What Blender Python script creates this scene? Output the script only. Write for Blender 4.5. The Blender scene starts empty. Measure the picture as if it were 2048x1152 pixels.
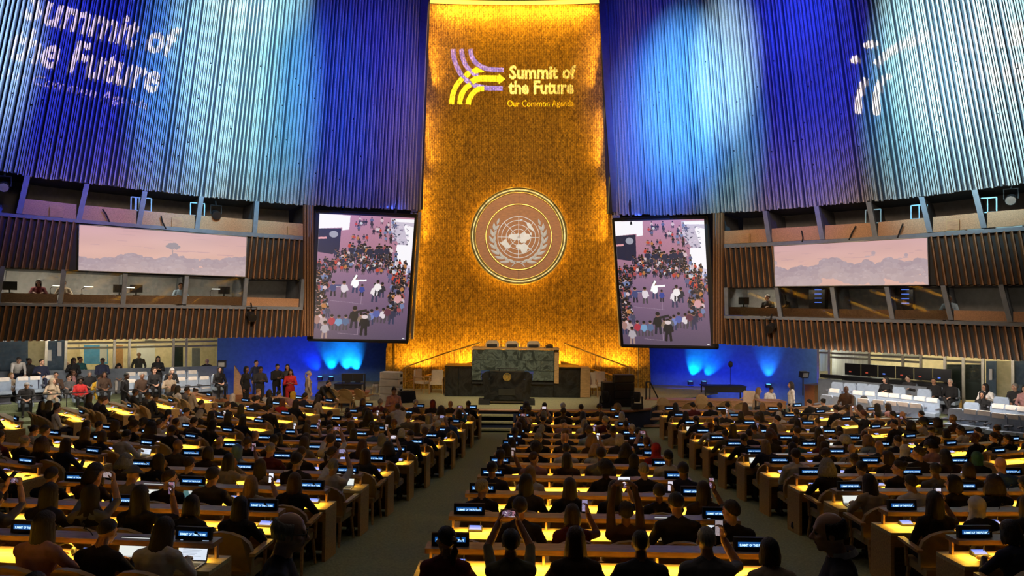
import bpy, bmesh, math, random
import numpy as np
from mathutils import Vector, Matrix, Euler
from mathutils.bvhtree import BVHTree

R = random.Random(7)
sc = bpy.context.scene
COL = sc.collection
F = 1480.0
EYE = Vector((0.0, 0.0, 4.25))
PITCH = math.atan(45.0 / F)
ROLL = 0.0117

# ------------------------------------------------------------------ camera
_fw = Vector((0, math.cos(PITCH), math.sin(PITCH)))
_up0 = Vector((0, -math.sin(PITCH), math.cos(PITCH)))
_r0 = Vector((1, 0, 0))
_rt = _r0 * math.cos(ROLL) + _up0 * math.sin(ROLL)
_up = _up0 * math.cos(ROLL) - _r0 * math.sin(ROLL)
cam = bpy.data.cameras.new('camera')
cam.sensor_width = 36.0
cam.lens = F / 2048.0 * 36.0
cam.clip_end = 200.0
camo = bpy.data.objects.new('camera', cam)
COL.objects.link(camo)
m = Matrix.Identity(4)
for i in range(3):
    m[i][0], m[i][1], m[i][2], m[i][3] = _rt[i], _up[i], -_fw[i], EYE[i]
camo.matrix_world = m
sc.camera = camo


def ray(px, py):
    return _fw * F + _rt * (px - 1024.0) + _up * (576.0 - py)


def U(px, py, Y):
    """the point at depth Y seen at a pixel of the photograph"""
    d = ray(px, py)
    return EYE + d * (Y / d.y)


def UZ(px, py, z):
    d = ray(px, py)
    return EYE + d * ((z - EYE.z) / d.z)


def UP(px, py, p0, n):
    d = ray(px, py)
    return EYE + d * ((p0 - EYE).dot(n) / d.dot(n))


def PX(p):
    v = Vector(p) - EYE
    w = v.dot(_fw)
    return 1024 + F * v.dot(_rt) / w, 576 - F * v.dot(_up) / w


def fz(Y):
    """height of the sloping hall floor at depth Y"""
    return 0.0763 * max(0.0, 20.0 - Y)


def UF(px, py, h):
    """point seen at a pixel that lies h above the sloping hall floor"""
    lo, hi = 3.0, 60.0
    for _ in range(50):
        mid = (lo + hi) / 2
        if U(px, py, mid).z > fz(mid) + h:
            lo = mid
        else:
            hi = mid
    return U(px, py, lo)


# ------------------------------------------------------------------ world, exposure
sc.view_settings.view_transform = 'Standard'
sc.view_settings.look = 'None'
sc.view_settings.exposure = 0.0
sc.view_settings.gamma = 1.0
sc.view_settings.use_curve_mapping = False
world = bpy.data.worlds.new('hall_air')
sc.world = world
world.use_nodes = True
world.node_tree.nodes['Background'].inputs[0].default_value = (0.35, 0.3, 0.45, 1)
world.node_tree.nodes['Background'].inputs[1].default_value = 0.006


def aim(o, target):
    d = Vector(target) - o.location
    o.rotation_euler = d.to_track_quat('-Z', 'Y').to_euler()


def area(name, loc, target, power, col, sx, sy, spread=math.pi):
    l = bpy.data.lights.new(name, 'AREA')
    l.energy = power; l.color = col; l.shape = 'RECTANGLE'; l.size = sx; l.size_y = sy; l.spread = spread
    o = bpy.data.objects.new(name, l); COL.objects.link(o)
    o.location = loc; aim(o, target)
    return o


def spot(name, loc, target, power, col, angle, blend=1.0, rad=0.12):
    l = bpy.data.lights.new(name, 'SPOT')
    l.energy = power; l.color = col; l.spot_size = math.radians(angle); l.spot_blend = blend; l.shadow_soft_size = rad
    o = bpy.data.objects.new(name, l); COL.objects.link(o)
    o.location = loc; aim(o, target)
    return o


# facade lines in plan: inner end, outward direction, inward normal
LP0, LT = Vector((-4.23, 34.0, 0)), Vector((-0.848, -0.53, 0)).normalized()
LN = Vector((-LT.y, LT.x, 0)); LN = LN if LN.y < 0 else -LN
RP0, RT = Vector((4.62, 34.0, 0)), Vector((0.792, -0.61, 0)).normalized()
RN = Vector((-RT.y, RT.x, 0)); RN = RN if RN.y < 0 else -RN


def FL(px, py, off=0.0):
    return UP(px, py, LP0 + LN * off, LN)


def FR(px, py, off=0.0):
    return UP(px, py, RP0 + RN * off, RN)


# ---- hall lights
BLUE, DEEP, CYAN, ICE = (0.01, 0.16, 1.0), (0.015, 0.04, 1.0), (0.16, 0.66, 1.0), (0.50, 0.88, 1.0)
AMBER, WARM = (1.0, 0.56, 0.08), (1.0, 0.80, 0.58)
# colour washes on the two slatted walls, from the truss over the seats
tr = Vector((0.5, 12.0, 17.0))
for fx, x, y, pw, c, ang, xs in (
        # wall beside the white loudspeaker: blue all over, icy curtains of light near its middle and at the far end
        (FL, 130, 140, 30000, DEEP, 38, 1), (FL, 720, 190, 26000, DEEP, 34, .6), (FL, 640, 240, 12000, BLUE, 34, .5), (FL, 830, 60, 7000, DEEP, 26, .6),
        (FL, 455, 100, 44000, ICE, 38, .36), (FL, 545, 170, 34000, CYAN, 38, .34), (FL, 370, 200, 22000, CYAN, 38, .34), (FL, 510, -60, 40000, ICE, 20, .8), (FL, 460, 380, 9000, CYAN, 16, .8),
        (FL, -30, 40, 44000, ICE, 26, .40), (FL, -20, 210, 8000, ICE, 20, .35),
        # wall beside the black loudspeaker
        (FR, 1610, 170, 26000, DEEP, 38, .5), (FR, 1290, 120, 14000, DEEP, 30, .6), (FR, 1560, -20, 20000, DEEP, 24, .8),
        (FR, 1345, 230, 70000, BLUE, 28, .66), (FR, 1450, 130, 40000, ICE, 22, .45), (FR, 1360, 190, 44000, CYAN, 25, .5), (FR, 1455, 280, 20000, CYAN, 26, .4), (FR, 1320, 330, 18000, BLUE, 18, .7),
        (FR, 1880, 40, 52000, ICE, 30, .5), (FR, 2000, 80, 52000, ICE, 36, .5), (FR, 1830, 200, 24000, CYAN, 30, .42), (FR, 1960, 260, 22000, ICE, 26, .8)):
    o_ = spot('wash_light', tr + Vector((-2 if fx is FL else 2, 0, 0)), fx(x, y), pw, c, ang, 1.0)
    o_.scale = (xs, 1, 1)
# added unseen fill: dim ambience on the crowd and on the balcony fronts
area('ambient_fill', (0, 12, 18), (0, 14, 0), 210, (1.0, 0.78, 0.62), 14, 14)
area('facade_fill', (-2, 10, 12), (-12, 30, 3.5), 170, (1.0, 0.72, 0.5), 5, 3, 0.7)
area('facade_fill', (2, 10, 12), (12, 30, 3.5), 170, (1.0, 0.72, 0.5), 5, 3, 0.7)
# soft amber front light over the whole gold wall
spot('gold_fill', (0, 12, 16), U(1030, 330, 34.8), 6500, (1.0, 0.64, 0.22), 40)
# stage light
spot('stage_light', (0, 16, 14), (0, 30.0, 0.8), 11000, (1.0, 0.82, 0.5), 26)
# ------------------------------------------------------------------ materials
MATS = {}


def mat(name, col, rough=0.6, metal=0.0, vary=0.12, scale=6.0, bump=0.0, emit=None, stren=0.0, stretch=None, spec=0.4):
    if name in MATS:
        return MATS[name]
    M = bpy.data.materials.new(name); M.use_nodes = True
    nt = M.node_tree; b = nt.nodes['Principled BSDF']
    b.inputs['Roughness'].default_value = rough
    b.inputs['Metallic'].default_value = metal
    b.inputs['Specular IOR Level'].default_value = spec
    c = (col[0], col[1], col[2], 1)
    b.inputs['Base Color'].default_value = c
    if vary > 0:
        tc = nt.nodes.new('ShaderNodeTexCoord'); nz = nt.nodes.new('ShaderNodeTexNoise')
        nz.inputs['Scale'].default_value = scale; nz.inputs['Detail'].default_value = 3
        if stretch:
            mp = nt.nodes.new('ShaderNodeMapping'); mp.inputs['Scale'].default_value = stretch
            nt.links.new(tc.outputs['Object'], mp.inputs[0]); nt.links.new(mp.outputs[0], nz.inputs[0])
        else:
            nt.links.new(tc.outputs['Object'], nz.inputs[0])
        rp = nt.nodes.new('ShaderNodeValToRGB')
        rp.color_ramp.elements[0].color = tuple(x * (1 - vary) for x in col) + (1,)
        rp.color_ramp.elements[1].color = tuple(min(1, x * (1 + vary)) for x in col) + (1,)
        rp.color_ramp.elements[0].position = 0.3; rp.color_ramp.elements[1].position = 0.7
        nt.links.new(nz.outputs[0], rp.inputs[0]); nt.links.new(rp.outputs[0], b.inputs['Base Color'])
        if bump > 0:
            bp = nt.nodes.new('ShaderNodeBump'); bp.inputs['Strength'].default_value = bump; bp.inputs['Distance'].default_value = 0.02
            nt.links.new(nz.outputs[0], bp.inputs['Height']); nt.links.new(bp.outputs[0], b.inputs['Normal'])
    if emit:
        b.inputs['Emission Color'].default_value = emit + (1,)
        b.inputs['Emission Strength'].default_value = stren
    MATS[name] = M
    return M


def glass(name, col=(1, 1, 1), tint=0.9, ior=1.5):
    M = bpy.data.materials.new(name); M.use_nodes = True
    nt = M.node_tree; nt.nodes.clear()
    out = nt.nodes.new('ShaderNodeOutputMaterial'); mx = nt.nodes.new('ShaderNodeMixShader')
    tr_ = nt.nodes.new('ShaderNodeBsdfTransparent'); gl = nt.nodes.new('ShaderNodeBsdfGlossy'); fr = nt.nodes.new('ShaderNodeFresnel')
    tr_.inputs[0].default_value = tuple(x * tint for x in col) + (1,)
    gl.inputs['Roughness'].default_value = 0.02
    fr.inputs[0].default_value = ior
    nt.links.new(fr.outputs[0], mx.inputs[0]); nt.links.new(tr_.outputs[0], mx.inputs[1]); nt.links.new(gl.outputs[0], mx.inputs[2])
    nt.links.new(mx.outputs[0], out.inputs[0])
    return M


def gold_mat():
    M = bpy.data.materials.new('gold_mosaic'); M.use_nodes = True
    nt = M.node_tree; N = nt.nodes.new; L = nt.links.new
    b = nt.nodes['Principled BSDF']
    tc = N('ShaderNodeTexCoord'); sp = N('ShaderNodeSeparateXYZ'); cb = N('ShaderNodeCombineXYZ')
    L(tc.outputs['Object'], sp.inputs[0]); L(sp.outputs[2], cb.inputs[0]); L(sp.outputs[0], cb.inputs[1])
    br = N('ShaderNodeTexBrick'); L(cb.outputs[0], br.inputs[0])
    br.inputs['Scale'].default_value = 1.0; br.inputs['Brick Width'].default_value = 0.17; br.inputs['Row Height'].default_value = 0.085
    br.inputs['Mortar Size'].default_value = 0.009; br.inputs['Mortar Smooth'].default_value = 0.3
    br.inputs['Color1'].default_value = (0.60, 0.345, 0.030, 1); br.inputs['Color2'].default_value = (0.46, 0.25, 0.020, 1)
    br.inputs['Mortar'].default_value = (0.22, 0.11, 0.009, 1)
    nz = N('ShaderNodeTexNoise'); nz.inputs['Scale'].default_value = 7.0; nz.inputs['Detail'].default_value = 8; nz.inputs['Roughness'].default_value = 0.8
    mp = N('ShaderNodeMapping'); mp.inputs['Scale'].default_value = (1.3, 1.3, 0.75); L(tc.outputs['Object'], mp.inputs[0]); L(mp.outputs[0], nz.inputs[0])
    rp = N('ShaderNodeValToRGB'); L(nz.outputs[0], rp.inputs[0])
    rp.color_ramp.elements[0].position = 0.40; rp.color_ramp.elements[0].color = (0.45, 0.40, 0.32, 1)
    rp.color_ramp.elements[1].position = 0.64; rp.color_ramp.elements[1].color = (1.6, 1.62, 1.6, 1)
    mx = N('ShaderNodeMix'); mx.data_type = 'RGBA'; mx.blend_type = 'MULTIPLY'; mx.inputs[0].default_value = 1.0
    L(br.outputs[0], mx.inputs[6]); L(rp.outputs[0], mx.inputs[7]); L(mx.outputs[2], b.inputs['Base Color'])
    bp = N('ShaderNodeBump'); bp.inputs['Strength'].default_value = 0.9; bp.inputs['Distance'].default_value = 0.03
    ad = N('ShaderNodeMath'); ad.operation = 'SUBTRACT'; L(nz.outputs[0], ad.inputs[0]); L(br.outputs['Fac'], ad.inputs[1])
    L(ad.outputs[0], bp.inputs['Height']); L(bp.outputs[0], b.inputs['Normal'])
    b.inputs['Metallic'].default_value = 0.35; b.inputs['Roughness'].default_value = 0.42
    return M


def marble_mat(name, base, vein, scale=1.6):
    M = bpy.data.materials.new(name); M.use_nodes = True
    nt = M.node_tree; N = nt.nodes.new; L = nt.links.new
    b = nt.nodes['Principled BSDF']
    tc = N('ShaderNodeTexCoord'); nz = N('ShaderNodeTexNoise'); nz.inputs['Scale'].default_value = scale; nz.inputs['Detail'].default_value = 9
    nz.inputs['Roughness'].default_value = 0.65; nz.inputs['Distortion'].default_value = 2.2
    oi = N('ShaderNodeObjectInfo'); va = N('ShaderNodeVectorMath'); va.operation = 'ADD'
    L(tc.outputs['Object'], va.inputs[0]); L(oi.outputs['Random'], va.inputs[1]); L(va.outputs[0], nz.inputs[0])
    rp = N('ShaderNodeValToRGB'); L(nz.outputs[0], rp.inputs[0])
    e = rp.color_ramp.elements
    e[0].position = 0.42; e[0].color = base + (1,)
    e[1].position = 0.62; e[1].color = tuple(x * 2.4 for x in base) + (1,)
    n = e.new(0.52); n.color = vein + (1,)
    n = e.new(0.56); n.color = tuple(x * 1.5 for x in base) + (1,)
    L(rp.outputs[0], b.inputs['Base Color'])
    b.inputs['Roughness'].default_value = 0.28
    return M


def wood(name, col, rough=0.5):
    return mat(name, col, rough, vary=0.25, scale=5.0, stretch=(1.2, 9, 9))


GOLD = gold_mat()
SLAT = wood('slat_wood', (0.36, 0.335, 0.32), 0.55)
PLEAT = wood('pleat_wood', (0.24, 0.125, 0.06), 0.5)
GREYBLUE = mat('grey_blue_paint', (0.16, 0.19, 0.24), 0.5)
DARKGREY = mat('dark_panel', (0.05, 0.052, 0.06), 0.7)
BLACK = mat('black_matte', (0.012, 0.012, 0.014), 0.6)
BLACKGLOSS = mat('black_plastic', (0.015, 0.015, 0.018), 0.3)
COUNTER = wood('counter_wood', (0.44, 0.24, 0.12), 0.45)
DESKWOOD = wood('desk_wood', (0.48, 0.28, 0.10), 0.45)
DESKTOP = wood('desktop_leather', (0.58, 0.46, 0.20), 0.5)
LEDGEWOOD = wood('ledge_wood', (0.36, 0.22, 0.13), 0.4)
CARPET = mat('green_carpet', (0.22, 0.26, 0.15), 0.95, vary=0.25, scale=30, bump=0.3)
STAGECARPET = mat('stage_carpet', (0.33, 0.32, 0.19), 0.95, vary=0.2, scale=20, bump=0.3)
NAVY = mat('navy_cloth', (0.012, 0.018, 0.055), 0.8)
BLUEWALL = mat('blue_wall_paint', (0.07, 0.17, 0.42), 0.7)
TAN = mat('tan_leather', (0.36, 0.24, 0.10), 0.5)
TANWOOD = wood('chair_wood', (0.45, 0.27, 0.12), 0.4)
SEATBLUE = mat('seat_blue_fabric', (0.30, 0.38, 0.50), 0.8)
SEATGREY = mat('seat_shell_grey', (0.13, 0.14, 0.18), 0.5)
COVER = mat('white_headrest_cloth', (0.72, 0.68, 0.64), 0.8)
WHITEPLASTIC = mat('white_plastic', (0.62, 0.60, 0.56), 0.45)
SILVER = mat('silver_metal', (0.55, 0.55, 0.55), 0.35, 0.8)
EMSILVER = mat('emblem_silver', (0.62, 0.64, 0.68), 0.5, 0.15, vary=0.06)
EMGOLD = mat('emblem_gold', (0.75, 0.52, 0.12), 0.3, 0.7)
EMRING = mat('aged_bronze_ring', (0.34, 0.29, 0.13), 0.35, 0.6, vary=0.5, scale=4)
EMWOOD = wood('emblem_wood', (0.37, 0.135, 0.022), 0.5)
MARBLE = marble_mat('green_marble', (0.032, 0.041, 0.039), (0.13, 0.16, 0.15))
BLACKMARBLE = marble_mat('black_marble', (0.005, 0.006, 0.007), (0.022, 0.023, 0.025), 1.0)
CREAM = mat('cream_paint', (0.70, 0.58, 0.36), 0.6)
ALU = mat('aluminium_frame', (0.55, 0.52, 0.42), 0.35, 0.5)
PANE = glass('clear_glass', (0.96, 0.98, 0.97), 0.93)
BOOTHPANE = glass('booth_glass', (0.95, 0.97, 0.96), 0.92, 1.8)
BOTTLE = glass('bottle_plastic', (0.9, 0.95, 1.0), 0.85)
PLATEBLUE = mat('plate_blue_glow', (0.02, 0.1, 0.3), 0.5, vary=0, emit=(0.02, 0.20, 0.75), stren=0.38)
PLATETEXT = mat('plate_text_glow', (0.5, 0.7, 0.9), 0.5, vary=0, emit=(0.55, 0.85, 1.0), stren=1.6)
CONSOLEBLUE = mat('console_glow', (0.01, 0.02, 0.1), 0.7, vary=0, emit=(0.12, 0.25, 1.0), stren=0.9)
COVE = mat('cove_glow', (1, .6, .1), 0.5, vary=0, emit=(1.0, 0.50, 0.06), stren=2.6)
REDWOOD = wood('red_brown_wood', (0.30, 0.12, 0.05), 0.45)
PAPER = mat('white_paper', (0.75, 0.74, 0.7), 0.8, vary=0.03)
CUSHION = mat('beige_cushion', (0.62, 0.50, 0.38), 0.7)
YELLOW = mat('yellow_beam_paint', (0.75, 0.42, 0.02), 0.5)
SKINS = [mat('skin_%s' % n, c, 0.5, vary=0.08, scale=20) for n, c in (('pale', (0.58, 0.36, 0.27)), ('fair', (0.50, 0.29, 0.20)), ('tan', (0.36, 0.19, 0.115)), ('brown', (0.19, 0.09, 0.05)), ('dark', (0.085, 0.042, 0.026)))]
SHOE = mat('shoe_leather', (0.02, 0.017, 0.015), 0.4)
EYEM = mat('eye_dark', (0.03, 0.02, 0.02), 0.2, vary=0)
LIPM = mat('lip', (0.30, 0.11, 0.09), 0.5, vary=0)
CLOTHS = {}
for n, c in dict(black=(0.010, 0.010, 0.012), charcoal=(0.03, 0.03, 0.034), navy=(0.014, 0.018, 0.045), brown=(0.05, 0.027, 0.016),
                 grey=(0.13, 0.13, 0.14), white=(0.62, 0.60, 0.58), beige=(0.36, 0.29, 0.21), maroon=(0.10, 0.012, 0.018), red=(0.42, 0.02, 0.02),
                 yellow=(0.58, 0.36, 0.03), teal=(0.02, 0.10, 0.11), olive=(0.10, 0.095, 0.05), pink=(0.42, 0.22, 0.22), blue=(0.05, 0.12, 0.30), green=(0.02, 0.12, 0.07),
                 lightblue=(0.30, 0.42, 0.55)).items():
    CLOTHS[n] = mat('cloth_' + n, c, 0.85, vary=0.15, scale=14)
HAIRS = {n: mat('hair_' + n, c, 0.55, vary=0.35, scale=18, bump=0.5, stretch=(6, 6, 0.6)) for n, c in
         dict(black=(0.008, 0.007, 0.007), brown=(0.018, 0.010, 0.007), chestnut=(0.045, 0.021, 0.011), blonde=(0.21, 0.125, 0.055), grey=(0.24, 0.23, 0.22), white=(0.52, 0.50, 0.48), auburn=(0.09, 0.028, 0.012)).items()}
# ------------------------------------------------------------------ mesh collecting
class MB:
    def __init__(s):
        s.v, s.f, s.mi = [], [], []
        s.cur = 0

    def add(s, vs, fs):
        o = len(s.v)
        s.v += [tuple(p) for p in vs]
        s.f += [tuple(i + o for i in q) for q in fs]
        s.mi += [s.cur] * len(fs)
        return s

    def box(s, c, size, rot=None):
        hx, hy, hz = size[0] / 2, size[1] / 2, size[2] / 2
        vs = [Vector((x * hx, y * hy, z * hz)) for x in (-1, 1) for y in (-1, 1) for z in (-1, 1)]
        if rot is not None:
            M = rot if isinstance(rot, Matrix) else Euler(rot).to_matrix()
            vs = [M @ v for v in vs]
        return s.add([v + Vector(c) for v in vs], [(0, 1, 3, 2), (4, 6, 7, 5), (0, 4, 5, 1), (2, 3, 7, 6), (0, 2, 6, 4), (1, 5, 7, 3)])

    def hexa(s, a, b):
        """solid between two matching quads a and b"""
        return s.add(list(a) + list(b), [(3, 2, 1, 0), (4, 5, 6, 7), (0, 1, 5, 4), (1, 2, 6, 5), (2, 3, 7, 6), (3, 0, 4, 7)])

    def prism(s, poly, d):
        """polygon of 3D points swept by vector d"""
        n = len(poly); d = Vector(d)
        vs = [Vector(p) for p in poly] + [Vector(p) + d for p in poly]
        return s.add(vs, [tuple(range(n - 1, -1, -1)), tuple(range(n, 2 * n))] + [(i, (i + 1) % n, (i + 1) % n + n, i + n) for i in range(n)])

    def tube(s, pts, r, seg=8, cap=True):
        pts = [Vector(p) for p in pts]; n = len(pts)
        rs = r if isinstance(r, (list, tuple)) else [r] * n
        vs, fs = [], []
        up = Vector((0, 0, 1))
        for i, p in enumerate(pts):
            t = (pts[min(i + 1, n - 1)] - pts[max(i - 1, 0)]).normalized()
            ref = up if abs(t.dot(up)) < 0.95 else Vector((0, 1, 0))
            a = t.cross(ref).normalized(); b = a.cross(t).normalized()
            for k in range(seg):
                an = 2 * math.pi * k / seg
                vs.append(p + (a * math.cos(an) + b * math.sin(an)) * rs[i])
        for i in range(n - 1):
            for k in range(seg):
                k2 = (k + 1) % seg
                fs.append((i * seg + k, i * seg + k2, (i + 1) * seg + k2, (i + 1) * seg + k))
        if cap:
            fs.append(tuple(range(seg - 1, -1, -1))); fs.append(tuple((n - 1) * seg + k for k in range(seg)))
        return s.add(vs, fs)

    def capsule(s, a, b, ra, rb, seg=10):
        a, b = Vector(a), Vector(b)
        t = (b - a)
        t = t.normalized() if t.length > 1e-6 else Vector((0, 0, 1))
        pts, rs = [], []
        for an in (88, 60, 30):
            an = math.radians(an); pts.append(a - t * ra * math.sin(an)); rs.append(ra * math.cos(an))
        pts.append(a); rs.append(ra); pts.append(b); rs.append(rb)
        for an in (30, 60, 88):
            an = math.radians(an); pts.append(b + t * rb * math.sin(an)); rs.append(rb * math.cos(an))
        n = len(pts); vs, fs = [], []
        ref = Vector((0, 0, 1)) if abs(t.z) < 0.9 else Vector((0, 1, 0))
        u = t.cross(ref).normalized(); w = u.cross(t)
        for p, r in zip(pts, rs):
            for k in range(seg):
                an = 2 * math.pi * k / seg
                vs.append(p + (u * math.cos(an) + w * math.sin(an)) * r)
        for i in range(n - 1):
            for k in range(seg):
                k2 = (k + 1) % seg
                fs.append((i * seg + k, i * seg + k2, (i + 1) * seg + k2, (i + 1) * seg + k))
        fs.append(tuple(range(seg - 1, -1, -1))); fs.append(tuple((n - 1) * seg + k for k in range(seg)))
        return s.add(vs, fs)

    def ell(s, c, r, M=None, nu=14, nv=9):
        vs, fs = [], []
        c = Vector(c)
        for j in range(1, nv):
            ph = math.pi * j / nv
            for i in range(nu):
                th = 2 * math.pi * i / nu
                v = Vector((r[0] * math.sin(ph) * math.cos(th), r[1] * math.sin(ph) * math.sin(th), r[2] * math.cos(ph)))
                vs.append(c + (M @ v if M else v))
        top = Vector((0, 0, r[2])); bot = -top
        vs.append(c + (M @ top if M else top)); vs.append(c + (M @ bot if M else bot))
        T, B = len(vs) - 2, len(vs) - 1
        for j in range(nv - 2):
            for i in range(nu):
                i2 = (i + 1) % nu
                fs.append((j * nu + i, (j + 1) * nu + i, (j + 1) * nu + i2, j * nu + i2))
        for i in range(nu):
            i2 = (i + 1) % nu
            fs.append((T, i, i2)); fs.append((B, (nv - 2) * nu + i2, (nv - 2) * nu + i))
        return s.add(vs, fs)

    def loft(s, rings, seg=16, M=None):
        """closed stack of ellipses: (centre, rx, ry)"""
        vs, fs = [], []
        for c, rx, ry in rings:
            for k in range(seg):
                an = 2 * math.pi * k / seg
                v = Vector((c[0] + rx * math.cos(an), c[1] + ry * math.sin(an), c[2]))
                vs.append(M @ v if M else v)
        n = len(rings)
        for i in range(n - 1):
            for k in range(seg):
                k2 = (k + 1) % seg
                fs.append((i * seg + k, i * seg + k2, (i + 1) * seg + k2, (i + 1) * seg + k))
        fs.append(tuple(range(seg - 1, -1, -1))); fs.append(tuple((n - 1) * seg + k for k in range(seg)))
        return s.add(vs, fs)

    def mesh(s, name, mats, smooth=False):
        me = bpy.data.meshes.new(name)
        me.from_pydata(s.v, [], s.f)
        for q in (mats if isinstance(mats, (list, tuple)) else [mats]):
            me.materials.append(q)
        if any(s.mi):
            me.polygons.foreach_set('material_index', s.mi)
        if smooth:
            me.polygons.foreach_set('use_smooth', [True] * len(s.f))
        me.update()
        return me

    def build(s, name, mats, parent=None, smooth=False):
        return put(name, s.mesh(name, mats, smooth), parent)


def put(name, me, parent=None, loc=None, rz=None, M=None):
    o = bpy.data.objects.new(name, me)
    COL.objects.link(o)
    if parent is not None:
        o.parent = parent
    if M is not None:
        o.matrix_local = M
    if loc is not None:
        o.location = loc
    if rz is not None:
        o.rotation_euler = (0, 0, rz)
    return o


def tag(o, label, cat, group=None, kind=None):
    o['label'] = label
    o['category'] = cat
    if group:
        o['group'] = group
    if kind:
        o['kind'] = kind
    return o


def thing(name, label, cat, loc=(0, 0, 0), rz=0.0, group=None, M=None):
    o = bpy.data.objects.new(name, None)
    COL.objects.link(o)
    o.empty_display_size = 0.1
    if M is not None:
        o.matrix_world = M
    else:
        o.location = loc; o.rotation_euler = (0, 0, rz)
    return tag(o, label, cat, group)


def struct(o, label=None):
    o['kind'] = 'structure'
    if label:
        o['label'] = label
    return o


def copy_tree(o, parent=None, fresh=None):
    c = o.copy(); COL.objects.link(c)
    if parent is not None:
        c.parent = parent
    for ch in o.children:
        copy_tree(ch, c)
    return c


def frame(x, y, z, o):
    M = Matrix.Identity(4)
    for i in range(3):
        M[i][0], M[i][1], M[i][2], M[i][3] = x[i], y[i], z[i], o[i]
    return M


ORD = 'zero first second third fourth fifth sixth seventh eighth ninth tenth eleventh twelfth thirteenth fourteenth fifteenth sixteenth seventeenth eighteenth nineteenth twentieth'.split()
NUM = 'zero one two three four five six seven eight nine ten eleven twelve thirteen fourteen fifteen sixteen seventeen eighteen nineteen twenty'.split()


# ------------------------------------------------------------------ drawing flat pictures (screens, projected slides)
def inside_poly(X, Y, poly):
    c = np.zeros(X.shape, bool)
    n = len(poly)
    for i in range(n):
        x1, y1 = poly[i]; x2, y2 = poly[(i + 1) % n]
        if y1 == y2:
            continue
        k = ((y1 > Y) != (y2 > Y)) & (X < (x2 - x1) * (Y - y1) / (y2 - y1) + x1)
        c ^= k
    return c


class Pic:
    def __init__(s, w, h, col=(0, 0, 0)):
        s.w, s.h = w, h
        s.a = np.zeros((h, w, 3), np.float32); s.a[:] = col

    def poly(s, pts, col):
        x0 = max(0, int(min(p[0] for p in pts))); x1 = min(s.w, int(max(p[0] for p in pts)) + 2)
        y0 = max(0, int(min(p[1] for p in pts))); y1 = min(s.h, int(max(p[1] for p in pts)) + 2)
        if x1 <= x0 or y1 <= y0:
            return
        X, Y = np.meshgrid(np.arange(x0, x1) + .5, np.arange(y0, y1) + .5)
        s.a[y0:y1, x0:x1][inside_poly(X, Y, pts)] = col

    def ell(s, cx, cy, rx, ry, col):
        x0 = max(0, int(cx - rx)); x1 = min(s.w, int(cx + rx) + 2); y0 = max(0, int(cy - ry)); y1 = min(s.h, int(cy + ry) + 2)
        if x1 <= x0 or y1 <= y0:
            return
        X, Y = np.meshgrid(np.arange(x0, x1) + .5, np.arange(y0, y1) + .5)
        s.a[y0:y1, x0:x1][((X - cx) / rx) ** 2 + ((Y - cy) / ry) ** 2 < 1] = col

    def line(s, x0, y0, x1, y1, w, col):
        d = math.hypot(x1 - x0, y1 - y0) or 1; nx, ny = -(y1 - y0) / d * w / 2, (x1 - x0) / d * w / 2
        s.poly([(x0 + nx, y0 + ny), (x1 + nx, y1 + ny), (x1 - nx, y1 - ny), (x0 - nx, y0 - ny)], col)

    def image(s, name):
        im = bpy.data.images.new(name, s.w, s.h, alpha=False, float_buffer=True)
        px = np.ones((s.h, s.w, 4), np.float32)
        px[..., :3] = s.a[::-1]
        im.pixels.foreach_set(px.ravel())
        im.update()
        return im


def text_mesh(txt, size=1.0, bold=0.0, extrude=0.0, align='CENTER', res=2):
    cu = bpy.data.curves.new('lettering', 'FONT')
    cu.body = txt; cu.size = size; cu.offset = bold; cu.extrude = extrude; cu.align_x = align; cu.resolution_u = res
    o = bpy.data.objects.new('lettering', cu); COL.objects.link(o)
    dg = bpy.context.evaluated_depsgraph_get()
    me = bpy.data.meshes.new_from_object(o.evaluated_get(dg))
    bpy.data.objects.remove(o); bpy.data.curves.remove(cu)
    me.materials.clear()
    return me


def draw_text(pic, txt, x, y, w, h, col, bold=0.0):
    """letters filling the box x,y,w,h of a picture (y is the top)"""
    me = text_mesh(txt, 1.0, bold, align='LEFT')
    vs = np.array([v.co[:2] for v in me.vertices])
    lo, hi = vs.min(0), vs.max(0)
    P = np.empty_like(vs)
    P[:, 0] = x + (vs[:, 0] - lo[0]) / (hi[0] - lo[0]) * w
    P[:, 1] = y + h - (vs[:, 1] - lo[1]) / (hi[1] - lo[1]) * h
    for q in me.polygons:
        pic.poly([tuple(P[i]) for i in q.vertices], col)
    bpy.data.meshes.remove(me)


def homography(src, dst):
    A = []
    for (x, y), (u, v) in zip(src, dst):
        A.append([x, y, 1, 0, 0, 0, -u * x, -u * y, -u]); A.append([0, 0, 0, x, y, 1, -v * x, -v * y, -v])
    return np.linalg.svd(np.array(A, float))[2][-1].reshape(3, 3)


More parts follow.
